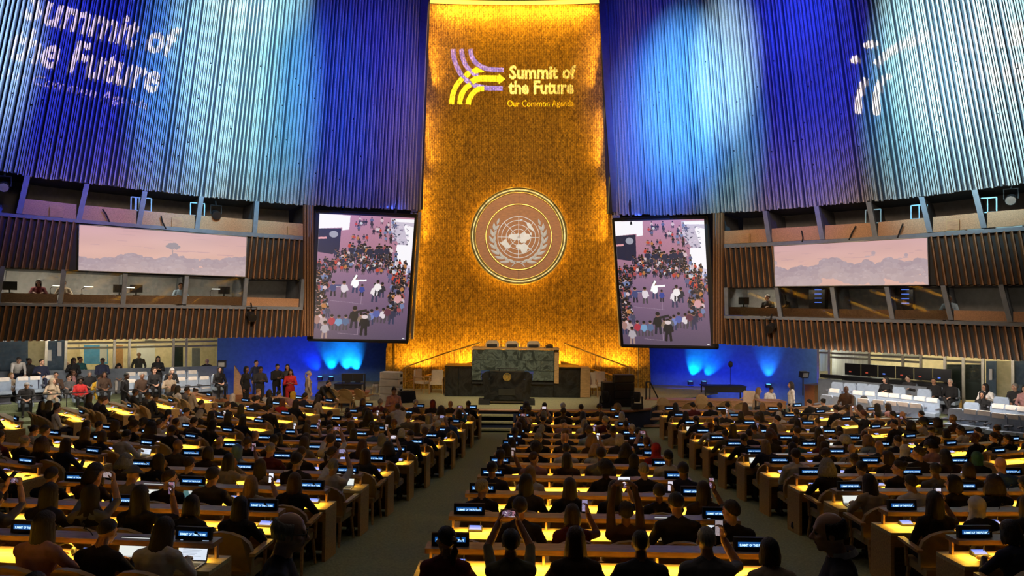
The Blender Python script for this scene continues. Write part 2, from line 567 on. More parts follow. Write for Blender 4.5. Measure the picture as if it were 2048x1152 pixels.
def projector(name, loc, target, corners, im, power, angle, col=(1, 1, 1)):
    """a slide projector: a spot light whose beam carries a picture, keystoned so that its corners (TL, TR, BR, BL) land on four points of the wall"""
    l = bpy.data.lights.new(name, 'SPOT'); l.energy = power; l.color = col
    l.spot_size = math.radians(angle); l.spot_blend = 0.05; l.shadow_soft_size = 0.01
    o = bpy.data.objects.new(name, l); COL.objects.link(o)
    o.location = loc; aim(o, target)
    loc = Vector(loc)
    ax = (Vector(target) - loc).normalized()
    e1 = ax.cross(Vector((0, 0, 1))).normalized(); e2 = e1.cross(ax)
    src = []
    for c in corners:
        d = Vector(c) - loc
        src.append((d.dot(e1) / d.dot(ax), d.dot(e2) / d.dot(ax)))
    H = homography(src, [(0, 1), (1, 1), (1, 0), (0, 0)])
    B = np.array([list(e1), list(e2), list(ax)])
    Q = H @ B
    l.use_nodes = True
    nt = l.node_tree; N = nt.nodes.new; L = nt.links.new
    em = nt.nodes['Emission']
    g = N('ShaderNodeNewGeometry')
    dots = []
    for r in Q:
        d = N('ShaderNodeVectorMath'); d.operation = 'DOT_PRODUCT'
        L(g.outputs['Incoming'], d.inputs[0]); d.inputs[1].default_value = tuple(r)
        dots.append(d)
    cb = N('ShaderNodeCombineXYZ')
    for i in range(2):
        q = N('ShaderNodeMath'); q.operation = 'DIVIDE'
        L(dots[i].outputs['Value'], q.inputs[0]); L(dots[2].outputs['Value'], q.inputs[1]); L(q.outputs[0], cb.inputs[i])
    t = N('ShaderNodeTexImage'); t.image = im; t.extension = 'CLIP'
    L(cb.outputs[0], t.inputs[0]); L(t.outputs[0], em.inputs['Color'])
    return o


def screen_mat(name, im, stren):
    M = bpy.data.materials.new(name); M.use_nodes = True
    nt = M.node_tree; b = nt.nodes['Principled BSDF']
    t = nt.nodes.new('ShaderNodeTexImage'); t.image = im
    b.inputs['Base Color'].default_value = (0.01, 0.01, 0.01, 1); b.inputs['Roughness'].default_value = 0.5
    nt.links.new(t.outputs[0], b.inputs['Emission Color']); b.inputs['Emission Strength'].default_value = stren
    return M


def picture_quad(name, corners, M, parent):
    """flat picture TL TR BR BL with its own UVs"""
    me = bpy.data.meshes.new(name)
    me.from_pydata([tuple(c) for c in corners], [], [(3, 2, 1, 0)])
    uv = me.uv_layers.new(name='UVMap')
    for i, q in enumerate([(0, 0), (1, 0), (1, 1), (0, 1)]):
        uv.data[i].uv = q
    me.materials.append(M); me.update()
    return put(name, me, parent)
# ------------------------------------------------------------------ people
# one continuous body per pose: overlapping limbs, trunk, head and hands are fused by a voxel remesh, then each face
# takes the material of the piece it came from
SKIN_, TOP_, LOW_, SHOE_, EYE_, LIP_ = range(6)


def ik(S, H, l1, l2, hint):
    S, H = Vector(S), Vector(H)
    d = H - S; L_ = min(d.length, (l1 + l2) * 0.995)
    t = d.normalized(); H = S + t * L_
    a = (l1 * l1 - l2 * l2 + L_ * L_) / (2 * L_)
    h = math.sqrt(max(0, l1 * l1 - a * a))
    hint = Vector(hint); side = (hint - t * hint.dot(t)).normalized()
    return S + t * a + side * h, H


def hand(b, W, d, palm_n, side, curl=0.5):
    """palm, four unequal fingers, thumb; d along the fingers, palm_n out of the palm, side = +1 right / -1 left"""
    d = Vector(d).normalized(); n = Vector(palm_n); n = (n - d * n.dot(d)).normalized()
    x = d.cross(n).normalized() * side          # towards the thumb
    W = Vector(W)
    M = Matrix((x, d, n)).transposed()
    b.cur = SKIN_
    b.ell(W + d * 0.052, (0.043, 0.056, 0.017), M, 12, 7)
    for i, (off, ln) in enumerate(((0.031, 0.072), (0.0105, 0.082), (-0.0105, 0.076), (-0.031, 0.060))):
        p = W + d * 0.092 + x * off
        a = curl * 0.7
        q = p + (d * math.cos(a) + n * math.sin(a) + x * off * 2.2) * ln * 0.5
        a2 = curl * 1.7
        e = q + (d * math.cos(a2) + n * math.sin(a2)) * ln * 0.5
        b.capsule(p, q, 0.0098, 0.0090, 8); b.capsule(q, e, 0.0090, 0.0076, 8)
    p = W + d * 0.03 + x * 0.034
    q = p + (d * 0.6 + x * 0.75 + n * 0.3).normalized() * 0.038
    e = q + (d * 0.85 + x * 0.15 + n * 0.5).normalized() * 0.032
    b.capsule(p, q, 0.014, 0.0115, 8); b.capsule(q, e, 0.0115, 0.009, 8)
    b.capsule(W - d * 0.03, W + d * 0.02, 0.026, 0.027, 10)


def head(b, M, female):
    def P(x, y, z):
        return M @ Vector((x, y, z))
    R3 = M.to_3x3()
    b.cur = SKIN_
    s = 0.96 if female else 1.0
    b.ell(P(0, -0.012, 0.022), (0.075 * s, 0.095 * s, 0.097 * s), R3, 18, 12)
    b.ell(P(0, 0.022, -0.042), (0.056 * s, 0.068 * s, 0.074 * s), R3, 16, 10)
    b.ell(P(0, 0.058, -0.094), (0.028 * s, 0.024, 0.022), R3)
    b.capsule(P(0, 0.086, 0.004), P(0, 0.108, -0.030), 0.009, 0.0155)
    for q in (-1, 1):
        b.ell(P(q * 0.014, 0.096, -0.034), (0.010, 0.012, 0.008), R3, 8, 6)
        b.ell(P(q * 0.077 * s, -0.008, -0.008), (0.011, 0.022, 0.033), R3, 10, 8)
        b.ell(P(q * 0.040, 0.058, -0.025), (0.026, 0.026, 0.022), R3, 10, 7)
    b.capsule(P(-0.034, 0.078, 0.026), P(0.034, 0.078, 0.026), 0.0125, 0.0125)
    b.cur = LIP_
    b.capsule(P(-0.018, 0.083, -0.063), P(0.018, 0.083, -0.063), 0.0085, 0.0085)
    b.cur = EYE_
    for q in (-1, 1):
        b.ell(P(q * 0.030, 0.078, 0.004), (0.011, 0.010, 0.0065), R3, 10, 7)


def body_mesh(name, stand=False, female=False, lean=0.0, yaw=0.0, nod=0.0, tilt=0.0, hands=None, legs=None, twist=0.0, voxel=0.0095, belly=0.0):
    """returns (mesh, head matrix). The figure faces +Y; the origin is on the floor under the pelvis"""
    b = MB()
    pz = 0.93 if stand else 0.54
    pel = Vector((0, 0, pz))
    T = Matrix.Translation(pel) @ Euler((-lean, 0, twist)).to_matrix().to_4x4()
    k = 0.92 if female else 1.0
    hipw = 1.04 if female else 1.0
    b.cur = TOP_
    b.loft([((0, 0, -0.10), .155 * hipw, .115), ((0, 0, -.02), .178 * hipw, .135), ((0, .012, .10), .158 * k, .122 + belly), ((0, .012, .24), .168 * k, .120 + belly * .5),
            ((0, 0, .345), .188 * k, .118), ((0, -.012, .425), .168 * k, .096), ((0, -.012, .472), .098 * k, .072), ((0, -.008, .49), .070, .062)], 18, T)
    if female:
        for q in (-1, 1):
            b.ell(T @ Vector((q * .075, .085, .285)), (.065, .055, .062), T.to_3x3())
    if not stand:
        b.cur = LOW_
        b.ell(pel + Vector((0, .02, -.045)), (.185 * hipw, .15, .095))
    else:
        b.cur = LOW_
        b.loft([((0, 0, pz - .16), .12, .10), ((0, 0, pz - .10), .165 * hipw, .125), ((0, 0, pz - .01), .172 * hipw, .128), ((0, 0, pz + .05), .14, .11)], 16)
    b.cur = SKIN_
    b.capsule(T @ Vector((0, -.012, .45)), T @ Vector((0, .008, .56)), .064 * k, .056 * k, 12)
    HM = T @ Matrix.Translation((0, .012, .545)) @ Euler((nod, tilt, yaw), 'ZYX').to_matrix().to_4x4() @ Matrix.Translation((0, .016, .092))
    HM = HM @ Euler((lean * 0.75, 0, 0)).to_matrix().to_4x4()
    head(b, HM, female)
    # arms
    hands = hands or {}
    for q in (-1, 1):
        S = T @ Vector((q * .182 * k, -.012, .395))
        spec = hands.get(q)
        if spec is None:
            if stand:
                spec = dict(at=(q * .24, .06, pz - .11), dir=(0, .15, -1), n=(-q, 0, 0), curl=.5)
            else:
                spec = dict(at=(q * .13, .36, .66), dir=(-q * .3, 1, -.1), n=(0, 0, -1), curl=.45)
        hint = spec.get('hint', (q * .7, -.5, -.6))
        E, W = ik(S, spec['at'], .285, .262, hint)
        b.cur = TOP_
        b.capsule(T @ Vector((q * .10, -.012, .415)), S, .068, .074, 12); b.capsule(T @ Vector((q * .03, -.018, .475)), T @ Vector((q * .13, -.012, .425)), .050, .052, 10)
        b.capsule(S, E, .066 * k, .050 * k, 12)
        bare = spec.get('bare', False)
        b.cur = SKIN_ if bare else TOP_
        b.capsule(E, E + (W - E) * .9, .047 * k, .038 * k, 12)
        d = Vector(spec['dir']) if 'dir' in spec else (W - E)
        hand(b, W, d, spec.get('n', (0, 0, -1)), q, spec.get('curl', .5))
    # legs
    for q in (-1, 1):
        hip = Vector((q * .095 * hipw, 0, pz - .04))
        if legs and q in legs:
            K, A = Vector(legs[q][0]), Vector(legs[q][1]); toe = Vector(legs[q][2]) if len(legs[q]) > 2 else Vector((0, 1, 0))
        elif stand:
            K, A, toe = Vector((q * .10, .025, .50)), Vector((q * .105, -.01, .09)), Vector((q * .2, 1, 0))
        else:
            K, A, toe = Vector((q * .12, .43, .51)), Vector((q * .12, .44, .09)), Vector((q * .1, 1, 0))
        b.cur = LOW_
        b.capsule(hip, K, .088, .062, 12); b.capsule(K, A + Vector((0, 0, .02)), .060, .042, 12)
        toe = toe.normalized(); b.cur = SHOE_
        flat = Vector((toe.x, toe.y, toe.z))
        b.capsule(A + Vector((0, 0, -.045)) - flat * .04, A + Vector((0, 0, -.055)) + flat * .14, .044, .034, 10)
        b.capsule(A, A + Vector((0, 0, -.04)), .043, .045, 10)
    src = MB(); src.v, src.f = b.v, b.f
    me = src.mesh(name, SKINS[0])
    o = bpy.data.objects.new(name, me); COL.objects.link(o)
    md = o.modifiers.new('fuse', 'REMESH'); md.mode = 'VOXEL'; md.voxel_size = voxel; md.use_smooth_shade = True
    sm = o.modifiers.new('soften', 'SMOOTH'); sm.factor = 0.5; sm.iterations = 2
    dg = bpy.context.evaluated_depsgraph_get()
    out = bpy.data.meshes.new_from_object(o.evaluated_get(dg))
    bpy.data.objects.remove(o); bpy.data.meshes.remove(me)
    tree = BVHTree.FromPolygons([Vector(v) for v in b.v], b.f)
    n = len(out.polygons)
    idx = [0] * n
    for i, p in enumerate(out.polygons):
        r = tree.find_nearest(p.center)
        idx[i] = b.mi[r[2]] if r[2] is not None else 0
    out.materials.clear()
    for q in (SKINS[1], CLOTHS['black'], CLOTHS['charcoal'], SHOE, EYEM, LIPM):
        out.materials.append(q)
    out.polygons.foreach_set('material_index', idx)
    out.polygons.foreach_set('use_smooth', [True] * n)
    out.name = name
    out.update()
    return out, HM


def _h(at, d=None, n=(0, 0, -1), curl=.5, hint=None, bare=False):
    s = dict(at=at, n=n, curl=curl, bare=bare)
    if d:
        s['dir'] = d
    if hint:
        s['hint'] = hint
    return s


PH1 = Vector((.20, .36, 1.20))            # a phone held up in one hand
PH2 = Vector((0.0, .42, 1.34))            # a phone held up in both hands
PH3 = Vector((0.0, .20, 1.50))            # a phone held wide above the head
DESK_R = _h((.14, .40, .80), (-.4, 1, -.1), (0, 0, -1), .4)
DESK_L = _h((-.14, .40, .80), (.4, 1, -.1), (0, 0, -1), .4)
LAP_R = _h((.10, .30, .64), (-.5, .8, -.2)); LAP_L = _h((-.10, .30, .64), (.5, .8, -.2))
CROSS = {1: ((.05, .43, .60), (-.14, .58, .26), (-.3, 1, -.3)), -1: ((-.12, .43, .51), (-.10, .42, .09))}
POSES = dict(
    sit_lap=dict(hands={1: LAP_R, -1: LAP_L}),
    sit_desk=dict(lean=.16, hands={1: DESK_R, -1: DESK_L}),
    sit_type=dict(lean=.22, nod=-.22, hands={1: _h((.10, .44, .80), (-.3, 1, -.2)), -1: _h((-.10, .44, .80), (.3, 1, -.2))}),
    sit_look_a=dict(lean=.06, yaw=.75, hands={1: DESK_R, -1: LAP_L}),
    sit_look_b=dict(lean=.06, yaw=-.75, hands={1: LAP_R, -1: DESK_L}),
    sit_down=dict(lean=.20, nod=-.45, hands={1: LAP_R, -1: LAP_L}),
    sit_chin=dict(lean=.22, yaw=.25, hands={1: _h((.06, .27, 1.05), (-.2, .1, 1), (-.3, -1, 0), .9, (.8, .2, -1)), -1: DESK_L}),
    sit_phone=dict(lean=.05, hands={1: _h(tuple(PH1 + Vector((.03, -.03, -.09))), (-.1, .2, 1), (-.5, -.2, .1), .9, (.7, -.1, -1), True), -1: LAP_L}),
    sit_phone2=dict(lean=.02, nod=.08, hands={1: _h(tuple(PH2 + Vector((.09, -.05, -.07))), (-.15, .2, 1), (-1, 0, 0), .9, (.8, 0, -.8), True), -1: _h(tuple(PH2 + Vector((-.09, -.05, -.07))), (.15, .2, 1), (1, 0, 0), .9, (-.8, 0, -.8), True)}),
    sit_phone3=dict(lean=-.02, nod=.1, hands={1: _h(tuple(PH3 + Vector((.11, -.03, -.04))), (-.8, .2, .6), (-.3, .3, -1), .8, (1, 0, -.1)), -1: _h(tuple(PH3 + Vector((-.11, -.03, -.04))), (.8, .2, .6), (.3, .3, -1), .8, (-1, 0, -.1))}),
    sit_cross=dict(lean=-.05, legs=CROSS, hands={1: LAP_R, -1: LAP_L}),
    stand=dict(stand=True),
    stand_hold=dict(stand=True, nod=-.3, hands={1: _h((.08, .30, 1.12), (-.6, .8, .1), (0, 0, 1)), -1: _h((-.08, .30, 1.12), (.6, .8, .1), (0, 0, 1))}),
    stand_lean=dict(stand=True, lean=.75, nod=.2, hands={1: _h((.22, .62, .82), (0, 1, -.3)), -1: _h((-.22, .62, .82), (0, 1, -.3))}),
    walk=dict(stand=True, lean=.06, nod=-.1, hands={1: _h((.26, .22, .92), (0, .6, -1), (-1, 0, 0)), -1: _h((-.26, -.16, .84), (0, -.1, -1), (1, 0, 0))},
              legs={1: ((.10, -.02, .49), (.10, -.34, .14), (0, 1, -.5)), -1: ((-.10, .22, .53), (-.10, .30, .09))}),
)
VAR = {}


def variant(pose, female):
    k = (pose, female)
    if k not in VAR:
        kw = POSES[pose]
        fine = .0085 if ('phone' in pose or pose in ('walk',)) else .0100
        VAR[k] = body_mesh('person', female=female, voxel=fine, belly=0.0 if female else .012, **kw)
    return VAR[k]


# ---- hair, in head coordinates (face towards +Y)
def hair_mesh(style):
    b = MB(); rr = random.Random(hash(style) % 1000 if False else sum(map(ord, style)))
    big = {'afro': .055, 'curly': .034}.get(style, .010)

    def cap(front, side, back, grow, nu=28, nv=10, low=None):
        """shell over the skull down to a hairline given by elevation (rad) at front, side and back; a turned-in rim closes it"""
        vs, fs = [], []
        for j in range(nv + 1):
            for i in range(nu):
                az = 2 * math.pi * i / nu          # 0 = front
                c = math.cos(az)
                el = side + (front - side) * max(0, c) ** 1.5 + (back - side) * max(0, -c) ** 0.8
                ph = (math.pi / 2 - el) * j / nv
                g = grow * (1 if j < nv else .2)
                if style in ('afro', 'curly'):
                    g += rr.uniform(-.010, .010) * (grow / .04)
                elif j < nv:
                    g += .0025 * math.sin(az * 13 + j * .7)
                rx, ry, rz = .077 + g, .098 + g, .099 + g
                vs.append((rx * math.sin(ph) * math.sin(az), -.012 + ry * math.sin(ph) * math.cos(az), .022 + rz * math.cos(ph)))
        for j in range(nv):
            for i in range(nu):
                i2 = (i + 1) % nu
                fs.append((j * nu + i, (j + 1) * nu + i, (j + 1) * nu + i2, j * nu + i2))
        b.add(vs, fs)

    def drape(length, az0, az1, flare, nu=20, nv=9, thick=.011):
        """hair falling from the sides and back of the head"""
        vs, fs = [], []
        for s_ in (1, 0):
            for j in range(nv + 1):
                t = j / nv
                for i in range(nu + 1):
                    az = az0 + (az1 - az0) * i / nu
                    rx = .075 + flare * math.sin(min(1, t * 1.2) * math.pi * .5) + (.006 * math.sin(i * 2.3 + 1) + .003 * math.sin(i * 5.1 + j)) + (thick * s_ if j else .006 * s_)
                    ry = .100 + flare * .55 * t + (.004 * math.sin(i * 2.9)) + (thick * s_ if j else .006 * s_)
                    z = .05 - t * (length * (1 - .16 * abs(math.sin(i * 1.7))))
                    k = 1 - .25 * max(0, t - .75) * 4 * (1 - s_ * 0)
                    vs.append((rx * math.sin(az) * (0.9 + .1 * k), -.016 + ry * math.cos(az) * k, z))
        n1 = (nv + 1) * (nu + 1)
        for s_ in (0, 1):
            for j in range(nv):
                for i in range(nu):
                    a = s_ * n1 + j * (nu + 1) + i
                    q = (a, a + nu + 1, a + nu + 2, a + 1)
                    fs.append(q if s_ == 0 else q[::-1])
        for j in range(nv):
            for i in (0, nu):
                a = j * (nu + 1) + i
                fs.append((a, a + n1, a + nu + 1 + n1, a + nu + 1))
        for i in range(nu):
            a = nv * (nu + 1) + i
            fs.append((a, a + n1, a + 1 + n1, a + 1))
        b.add(vs, fs)

    D = math.radians
    if style == 'short':
        cap(D(40), D(-2), D(-34), .012)
    elif style == 'crew':
        cap(D(44), D(4), D(-28), .006)
    elif style == 'fringe_bald':
        # bare crown with hair round the back and sides
        vs, fs = [], []
        nu = 24
        for j, (el, g) in enumerate(((34, .0), (26, .010), (0, .013), (-28, .010), (-32, -.004))):
            for i in range(nu + 1):
                az = D(72 + (288 - 72) * i / nu)
                ph = math.pi / 2 - D(el + (6 if j < 2 else 0) * math.cos(2 * az))
                vs.append(((.077 + g) * math.sin(ph) * math.sin(az), -.012 + (.098 + g) * math.sin(ph) * math.cos(az), .022 + (.099 + g) * math.cos(ph)))
        for j in range(4):
            for i in range(nu):
                a = j * (nu + 1) + i
                fs.append((a, a + nu + 1, a + nu + 2, a + 1))
        b.add(vs, fs)
    elif style == 'bob':
        cap(D(34), D(-10), D(-30), .014); drape(.19, D(62), D(298), .014)
    elif style == 'long':
        cap(D(36), D(-10), D(-30), .012); drape(.38, D(66), D(294), .014)
    elif style == 'very_long':
        cap(D(36), D(-10), D(-30), .012); drape(.48, D(72), D(288), .024)
    elif style == 'afro':
        cap(D(30), D(-14), D(-42), .052, 30, 14)
    elif style == 'curly':
        cap(D(32), D(-12), D(-40), .032, 30, 14); drape(.22, D(64), D(296), .045, 26, 8, .03)
    elif style == 'ponytail':
        cap(D(40), D(-2), D(-32), .009)
        b.tube([(0, -.112, .05), (0, -.150, .03), (0, -.155, -.06), (0, -.140, -.16), (0, -.125, -.24)], [.02, .030, .034, .026, .006], 10)
    elif style == 'bun':
        cap(D(40), D(-2), D(-32), .009); b.ell((0, -.105, .085), (.046, .044, .044), None, 14, 9)
    elif style == 'headscarf':
        cap(D(36), D(-30), D(-60), .020, 28, 12)
        vs, fs = [], []
        rings = [(.00, .092, .110, 0), (-.07, .090, .104, .004), (-.13, .096, .094, .0), (-.18, .135, .115, -.01), (-.24, .185, .135, -.012), (-.30, .200, .145, -.012)]
        nu = 26
        for j, (z, rx, ry, dy) in enumerate(rings):
            for i in range(nu + 1):
                az = D(48 + (312 - 48) * i / nu) if j < 2 else D(10 + 340 * i / nu)
                w = .005 * math.sin(i * 1.9 + j)
                vs.append(((rx + w) * math.sin(az), -.012 + dy + (ry + w) * math.cos(az), z))
        for j in range(len(rings) - 1):
            for i in range(nu):
                a = j * (nu + 1) + i
                fs.append((a, a + nu + 1, a + nu + 2, a + 1))
        b.add(vs, fs)
    elif style == 'bucket_hat':
        cap(D(30), D(6), D(-6), .018)
        b.tube([(0, -.012, .065), (0, -.012, .03), (0, -.012, .02)], [.112, .150, .146], 24, False)
    elif style == 'cap':
        cap(D(24), D(10), D(2), .014)
        vs = [(.085 * math.sin(a), .06 + (.05 if k == 0 else .12) * math.cos(a * .9), .052 - .012 * k) for k in (0, 1) for a in [(-1.2 + 2.4 * i / 8) for i in range(9)]]
        b.add(vs, [(i, i + 1, i + 10, i + 9) for i in range(8)])
    me = b.mesh('hair', [HAIRS['black']], True)
    return me


HAIRM = {}
HAIRWORD = dict(short='short', crew='cropped', fringe_bald='thinning', bob='chin-length', long='long', very_long='very long', afro='round bushy', curly='curly', ponytail='ponytailed', bun='pinned-up')


def add_person(pose, female, loc, rz, skin, hair, hcol, top, low, label, group=None, scale=1.0, low_shoe=None, z_extra=None):
    me, HM = variant(pose, female)
    o = bpy.data.objects.new('person', me); COL.objects.link(o)
    o.location = loc; o.rotation_euler = (0, 0, rz); o.scale = (scale,) * 3
    for i, q in ((0, SKINS[skin]), (1, CLOTHS[top]), (2, CLOTHS[low])):
        o.material_slots[i].link = 'OBJECT'; o.material_slots[i].material = q
    tag(o, label, 'person', group)
    if hair and hair != 'bald':
        if hair not in HAIRM:
            HAIRM[hair] = hair_mesh(hair)
        nm = {'headscarf': 'headscarf', 'bucket_hat': 'hat', 'cap': 'cap'}.get(hair, 'hair')
        h = put(nm, HAIRM[hair], o, M=HM)
        h.material_slots[0].link = 'OBJECT'
        h.material_slots[0].material = CLOTHS[hcol] if nm != 'hair' else HAIRS[hcol]
    return o


def look_words(hair, hcol, top):
    if hair == 'bald':
        a = 'shaven head'
    elif hair == 'headscarf':
        a = hcol + ' headscarf'
    elif hair in ('bucket_hat', 'cap'):
        a = hcol + (' brimmed hat' if hair == 'bucket_hat' else ' peaked cap')
    else:
        a = HAIRWORD[hair] + ' ' + hcol + ' hair'
    return a
# ------------------------------------------------------------------ floor, stage, gold wall
fb = MB()
ys = [1.5, 4, 6, 8, 10, 12, 14, 16, 18, 19, 20, 21, 24, 28, 32, 36, 40]
xs = [-30, -18, -10, -5, 0, 5, 10, 18, 30]
fb.add([(x, y, fz(y)) for y in ys for x in xs], [(j * 9 + i, j * 9 + i + 1, (j + 1) * 9 + i + 1, (j + 1) * 9 + i) for j in range(len(ys) - 1) for i in range(8)])
struct(fb.build('floor', CARPET), 'sloping green carpeted hall floor')

SZ = 0.71
stage = thing('stage', 'low carpeted stage platform beneath the gold wall', 'stage', (0, 26.9, 0))
stage['kind'] = 'structure'
b = MB()
outline = [(-5.6, 26.95), (-4.6, 26.8), (0, 26.75), (4.3, 26.9), (5.2, 27.6), (6.2, 30), (9.2, 33), (9.4, 36.2), (-9.4, 36.2), (-8.6, 33), (-6.2, 29.4)]
b.prism([(x, y - 26.9, SZ - 0.06) for x, y in outline], (0, 0, 0.06)).build('stage_top', STAGECARPET, stage)
b = MB()
for (x0, y0), (x1, y1) in zip(outline[:5], outline[1:5] + outline[5:6]):
    b.hexa([(x0, y0 - 26.9 + .03, 0), (x1, y1 - 26.9 + .03, 0), (x1, y1 - 26.9 + .03, SZ - .065), (x0, y0 - 26.9 + .03, SZ - .065)], [(x0, y0 - 26.9 + .10, 0), (x1, y1 - 26.9 + .10, 0), (x1, y1 - 26.9 + .10, SZ - .065), (x0, y0 - 26.9 + .10, SZ - .065)])
b.build('stage_front', NAVY, stage)
b = MB()
for (x0, y0), (x1, y1) in zip(outline[:4], outline[1:5]):
    b.tube([(x0, y0 - 26.9 - .01, SZ - .05), (x1, y1 - 26.9 - .01, SZ - .05)], .05, 6)
b.build('stage_nosing', REDWOOD, stage)
for i in range(3):
    MB().box((5.3 + .1 * i, .9 + .34 * (1 - i), SZ - .21 * (i + 1) - .02), (1.2, .36, .05)).build('step', LEDGEWOOD, stage)
for i in range(3):
    MB().box((-0.6, -.24 - .3 * i, SZ - .2 * (i + 1) - .02), (1.4, .3, .05)).build('step', STAGECARPET, stage)


def gy(px):
    """the gold wall is a shallow hollow in plan"""
    q = (px - 1032) / 200.0
    return 34.95 - 0.22 * min(q * q, 2.2)


gl = [(-60, 861), (0, 857), (240, 845), (430, 836), (560, 812), (660, 780), (700, 772), (800, 769)]
gr = [(-60, 1193), (0, 1197), (240, 1211), (430, 1224), (560, 1262), (660, 1290), (700, 1299), (800, 1303)]


def edge(tab, y):
    for (a, xa), (c, xc) in zip(tab, tab[1:]):
        if a <= y <= c:
            return xa + (xc - xa) * (y - a) / (c - a)
    return tab[-1][1]


gold = MB()
rows = [8, 40, 80, 120, 160, 200, 240, 300, 360, 430, 500, 560, 610, 660, 700, 740, 800]
NC = 24
for y in rows:
    for i in range(NC + 1):
        x = edge(gl, y) + (edge(gr, y) - edge(gl, y)) * i / NC
        gold.v.append(tuple(U(x, y + (2.5 * (1 - ((i - NC / 2) / (NC / 2)) ** 2) if y == 8 else 0), gy(x))))
for j in range(len(rows) - 1):
    for i in range(NC):
        a = j * (NC + 1) + i
        gold.f.append((a, a + NC + 1, a + NC + 2, a + 1)); gold.mi.append(0)
gw = struct(gold.build('wall_back', GOLD, smooth=True), 'tall tapering wall of gold mosaic behind the stage')
# cove at the head of the gold wall: a lit slot
b = MB()
b.tube([U(x, 5.5 - 3.5 * ((x - 1027) / 170.0) ** 2 * .9, gy(x) - .05) for x in range(855, 1201, 15)], .10, 8)
b.build('cove_strip', COVE, gw)
b = MB()
b.tube([U(x, -16 - 3 * ((x - 1027) / 170.0) ** 2, gy(x) - .3) for x in range(845, 1211, 15)], .28, 8)
b.build('cove_lip', SLAT, gw)
for x in (900, 960, 1027, 1095, 1155):
    p = U(x, 3, gy(x) - .45)
    area('cove_light', p, p + Vector((0, .42, -1.6)), 60, AMBER, 1.4, .12)
# grazing strips up both edges, from behind the screens and the wall ends, and floor uplights
for tab, q in ((gl, 1), (gr, -1)):
    for y in (90, 250, 400, 540):
        p = U(edge(tab, y) + q * 4, y, gy(edge(tab, y)) - .30)
        t = U(edge(tab, y) + q * 70, y, gy(edge(tab, y) + q * 70) + .2)
        o = area('edge_light', p, t, 34, AMBER, .12, 3.6)
for x in (835, 930, 1000, 1065, 1130, 1235):
    p = U(x, 735, gy(x) - 0.55)
    area('floor_wash', p, U(x, 520, gy(x)), 75, AMBER, 1.3, .25)
for x in (800, 850, 880, 1150, 1180, 1240, 1275):
    p = U(x, 752, gy(x) - .25)
    spot('ramp_uplight', p, U(x, 690, gy(x) + .1), 22, AMBER, 70, 1, .05)
# seams low on the gold wall
for x in (788, 1276):
    MB().tube([U(x, 680, gy(x) - .03), U(x, 790, gy(x) - .03)], .018, 6).build('panel_seam', EMRING, gw)

# ---- emblem
EC = U(1037.5, 472, 34.42)
ES = 195.0 * 34.42 / F / 864.0           # metres per unit; the disc is 864 units wide
ex, ey, ez = Vector((1, 0, 0)), Vector((0, 0, 1)), Vector((0, -1, 0))
em = thing('wall_emblem', 'huge round emblem with white world map and laurels on gold wall', 'emblem', M=frame(ex, ey, ez, EC))


def E2(x, y, z=0.0):
    return Vector(((x - 606) * ES, (585 - y) * ES, z))


def ring_b(b, cx, cy, prof, n=72):
    """lathe a profile of (radius, z) round a centre"""
    k = len(prof)
    vs = [E2(cx + r * math.cos(2 * math.pi * i / n), cy + r * math.sin(2 * math.pi * i / n), z) for i in range(n) for r, z in prof]
    fs = [(i * k + j, i * k + (j + 1) % k, ((i + 1) % n) * k + (j + 1) % k, ((i + 1) % n) * k + j) for i in range(n) for j in range(k)]
    return b.add(vs, fs)


def disc_b(b, cx, cy, r, z, d, n=72):
    return b.prism([E2(cx + r * math.cos(2 * math.pi * i / n), cy - r * math.sin(2 * math.pi * i / n), z) for i in range(n)], (0, 0, d))


disc_b(MB(), 606, 585, 392, -.05, .10).build('backing_disc', EMWOOD, em)
ring_b(MB(), 606, 585, [(388, -.08), (432, -.08), (434, .06), (426, .12), (394, .10), (388, .06)]).build('outer_rim', EMRING, em, True)
ring_b(MB(), 606, 585, [(430, .07), (435, .075), (434, .125), (427, .13)]).build('rim_edge', EMGOLD, em, True)
ring_b(MB(), 606, 585, [(380, .05), (388, .05), (390, .125), (383, .13)]).build('inner_rim', EMGOLD, em, True)
ring_b(MB(), 606, 594, [(284, .05), (297, .05), (298, .10), (291, .115), (285, .10)]).build('gold_ring', EMGOLD, em, True)
disc_b(MB(), 606, 594, 284, .05, .012).build('inner_field', EMWOOD, em)
for k, (x, y0, y1) in enumerate(((606, 205, 290), (606, 305, 410), (606, 890, 965))):
    MB().box(E2(x, (y0 + y1) / 2, .068 if y0 > 300 and y0 < 800 else .053), (.006, (y1 - y0) * ES, .006)).build('board_joint', BLACK, em)
for r in (184, 150, 110, 72):
    ring_b(MB(), 604, 597, [(r - 2.6, .06), (r + 2.6, .06), (r + 2.6, .078), (r - 2.6, .078)], 60).build('parallel', EMSILVER, em)
for k in range(4):
    a = math.pi * k / 4
    MB().box(E2(604, 597, .068), (368 * ES, 5 * ES, .016), (0, 0, a)).build('meridian', EMSILVER, em)
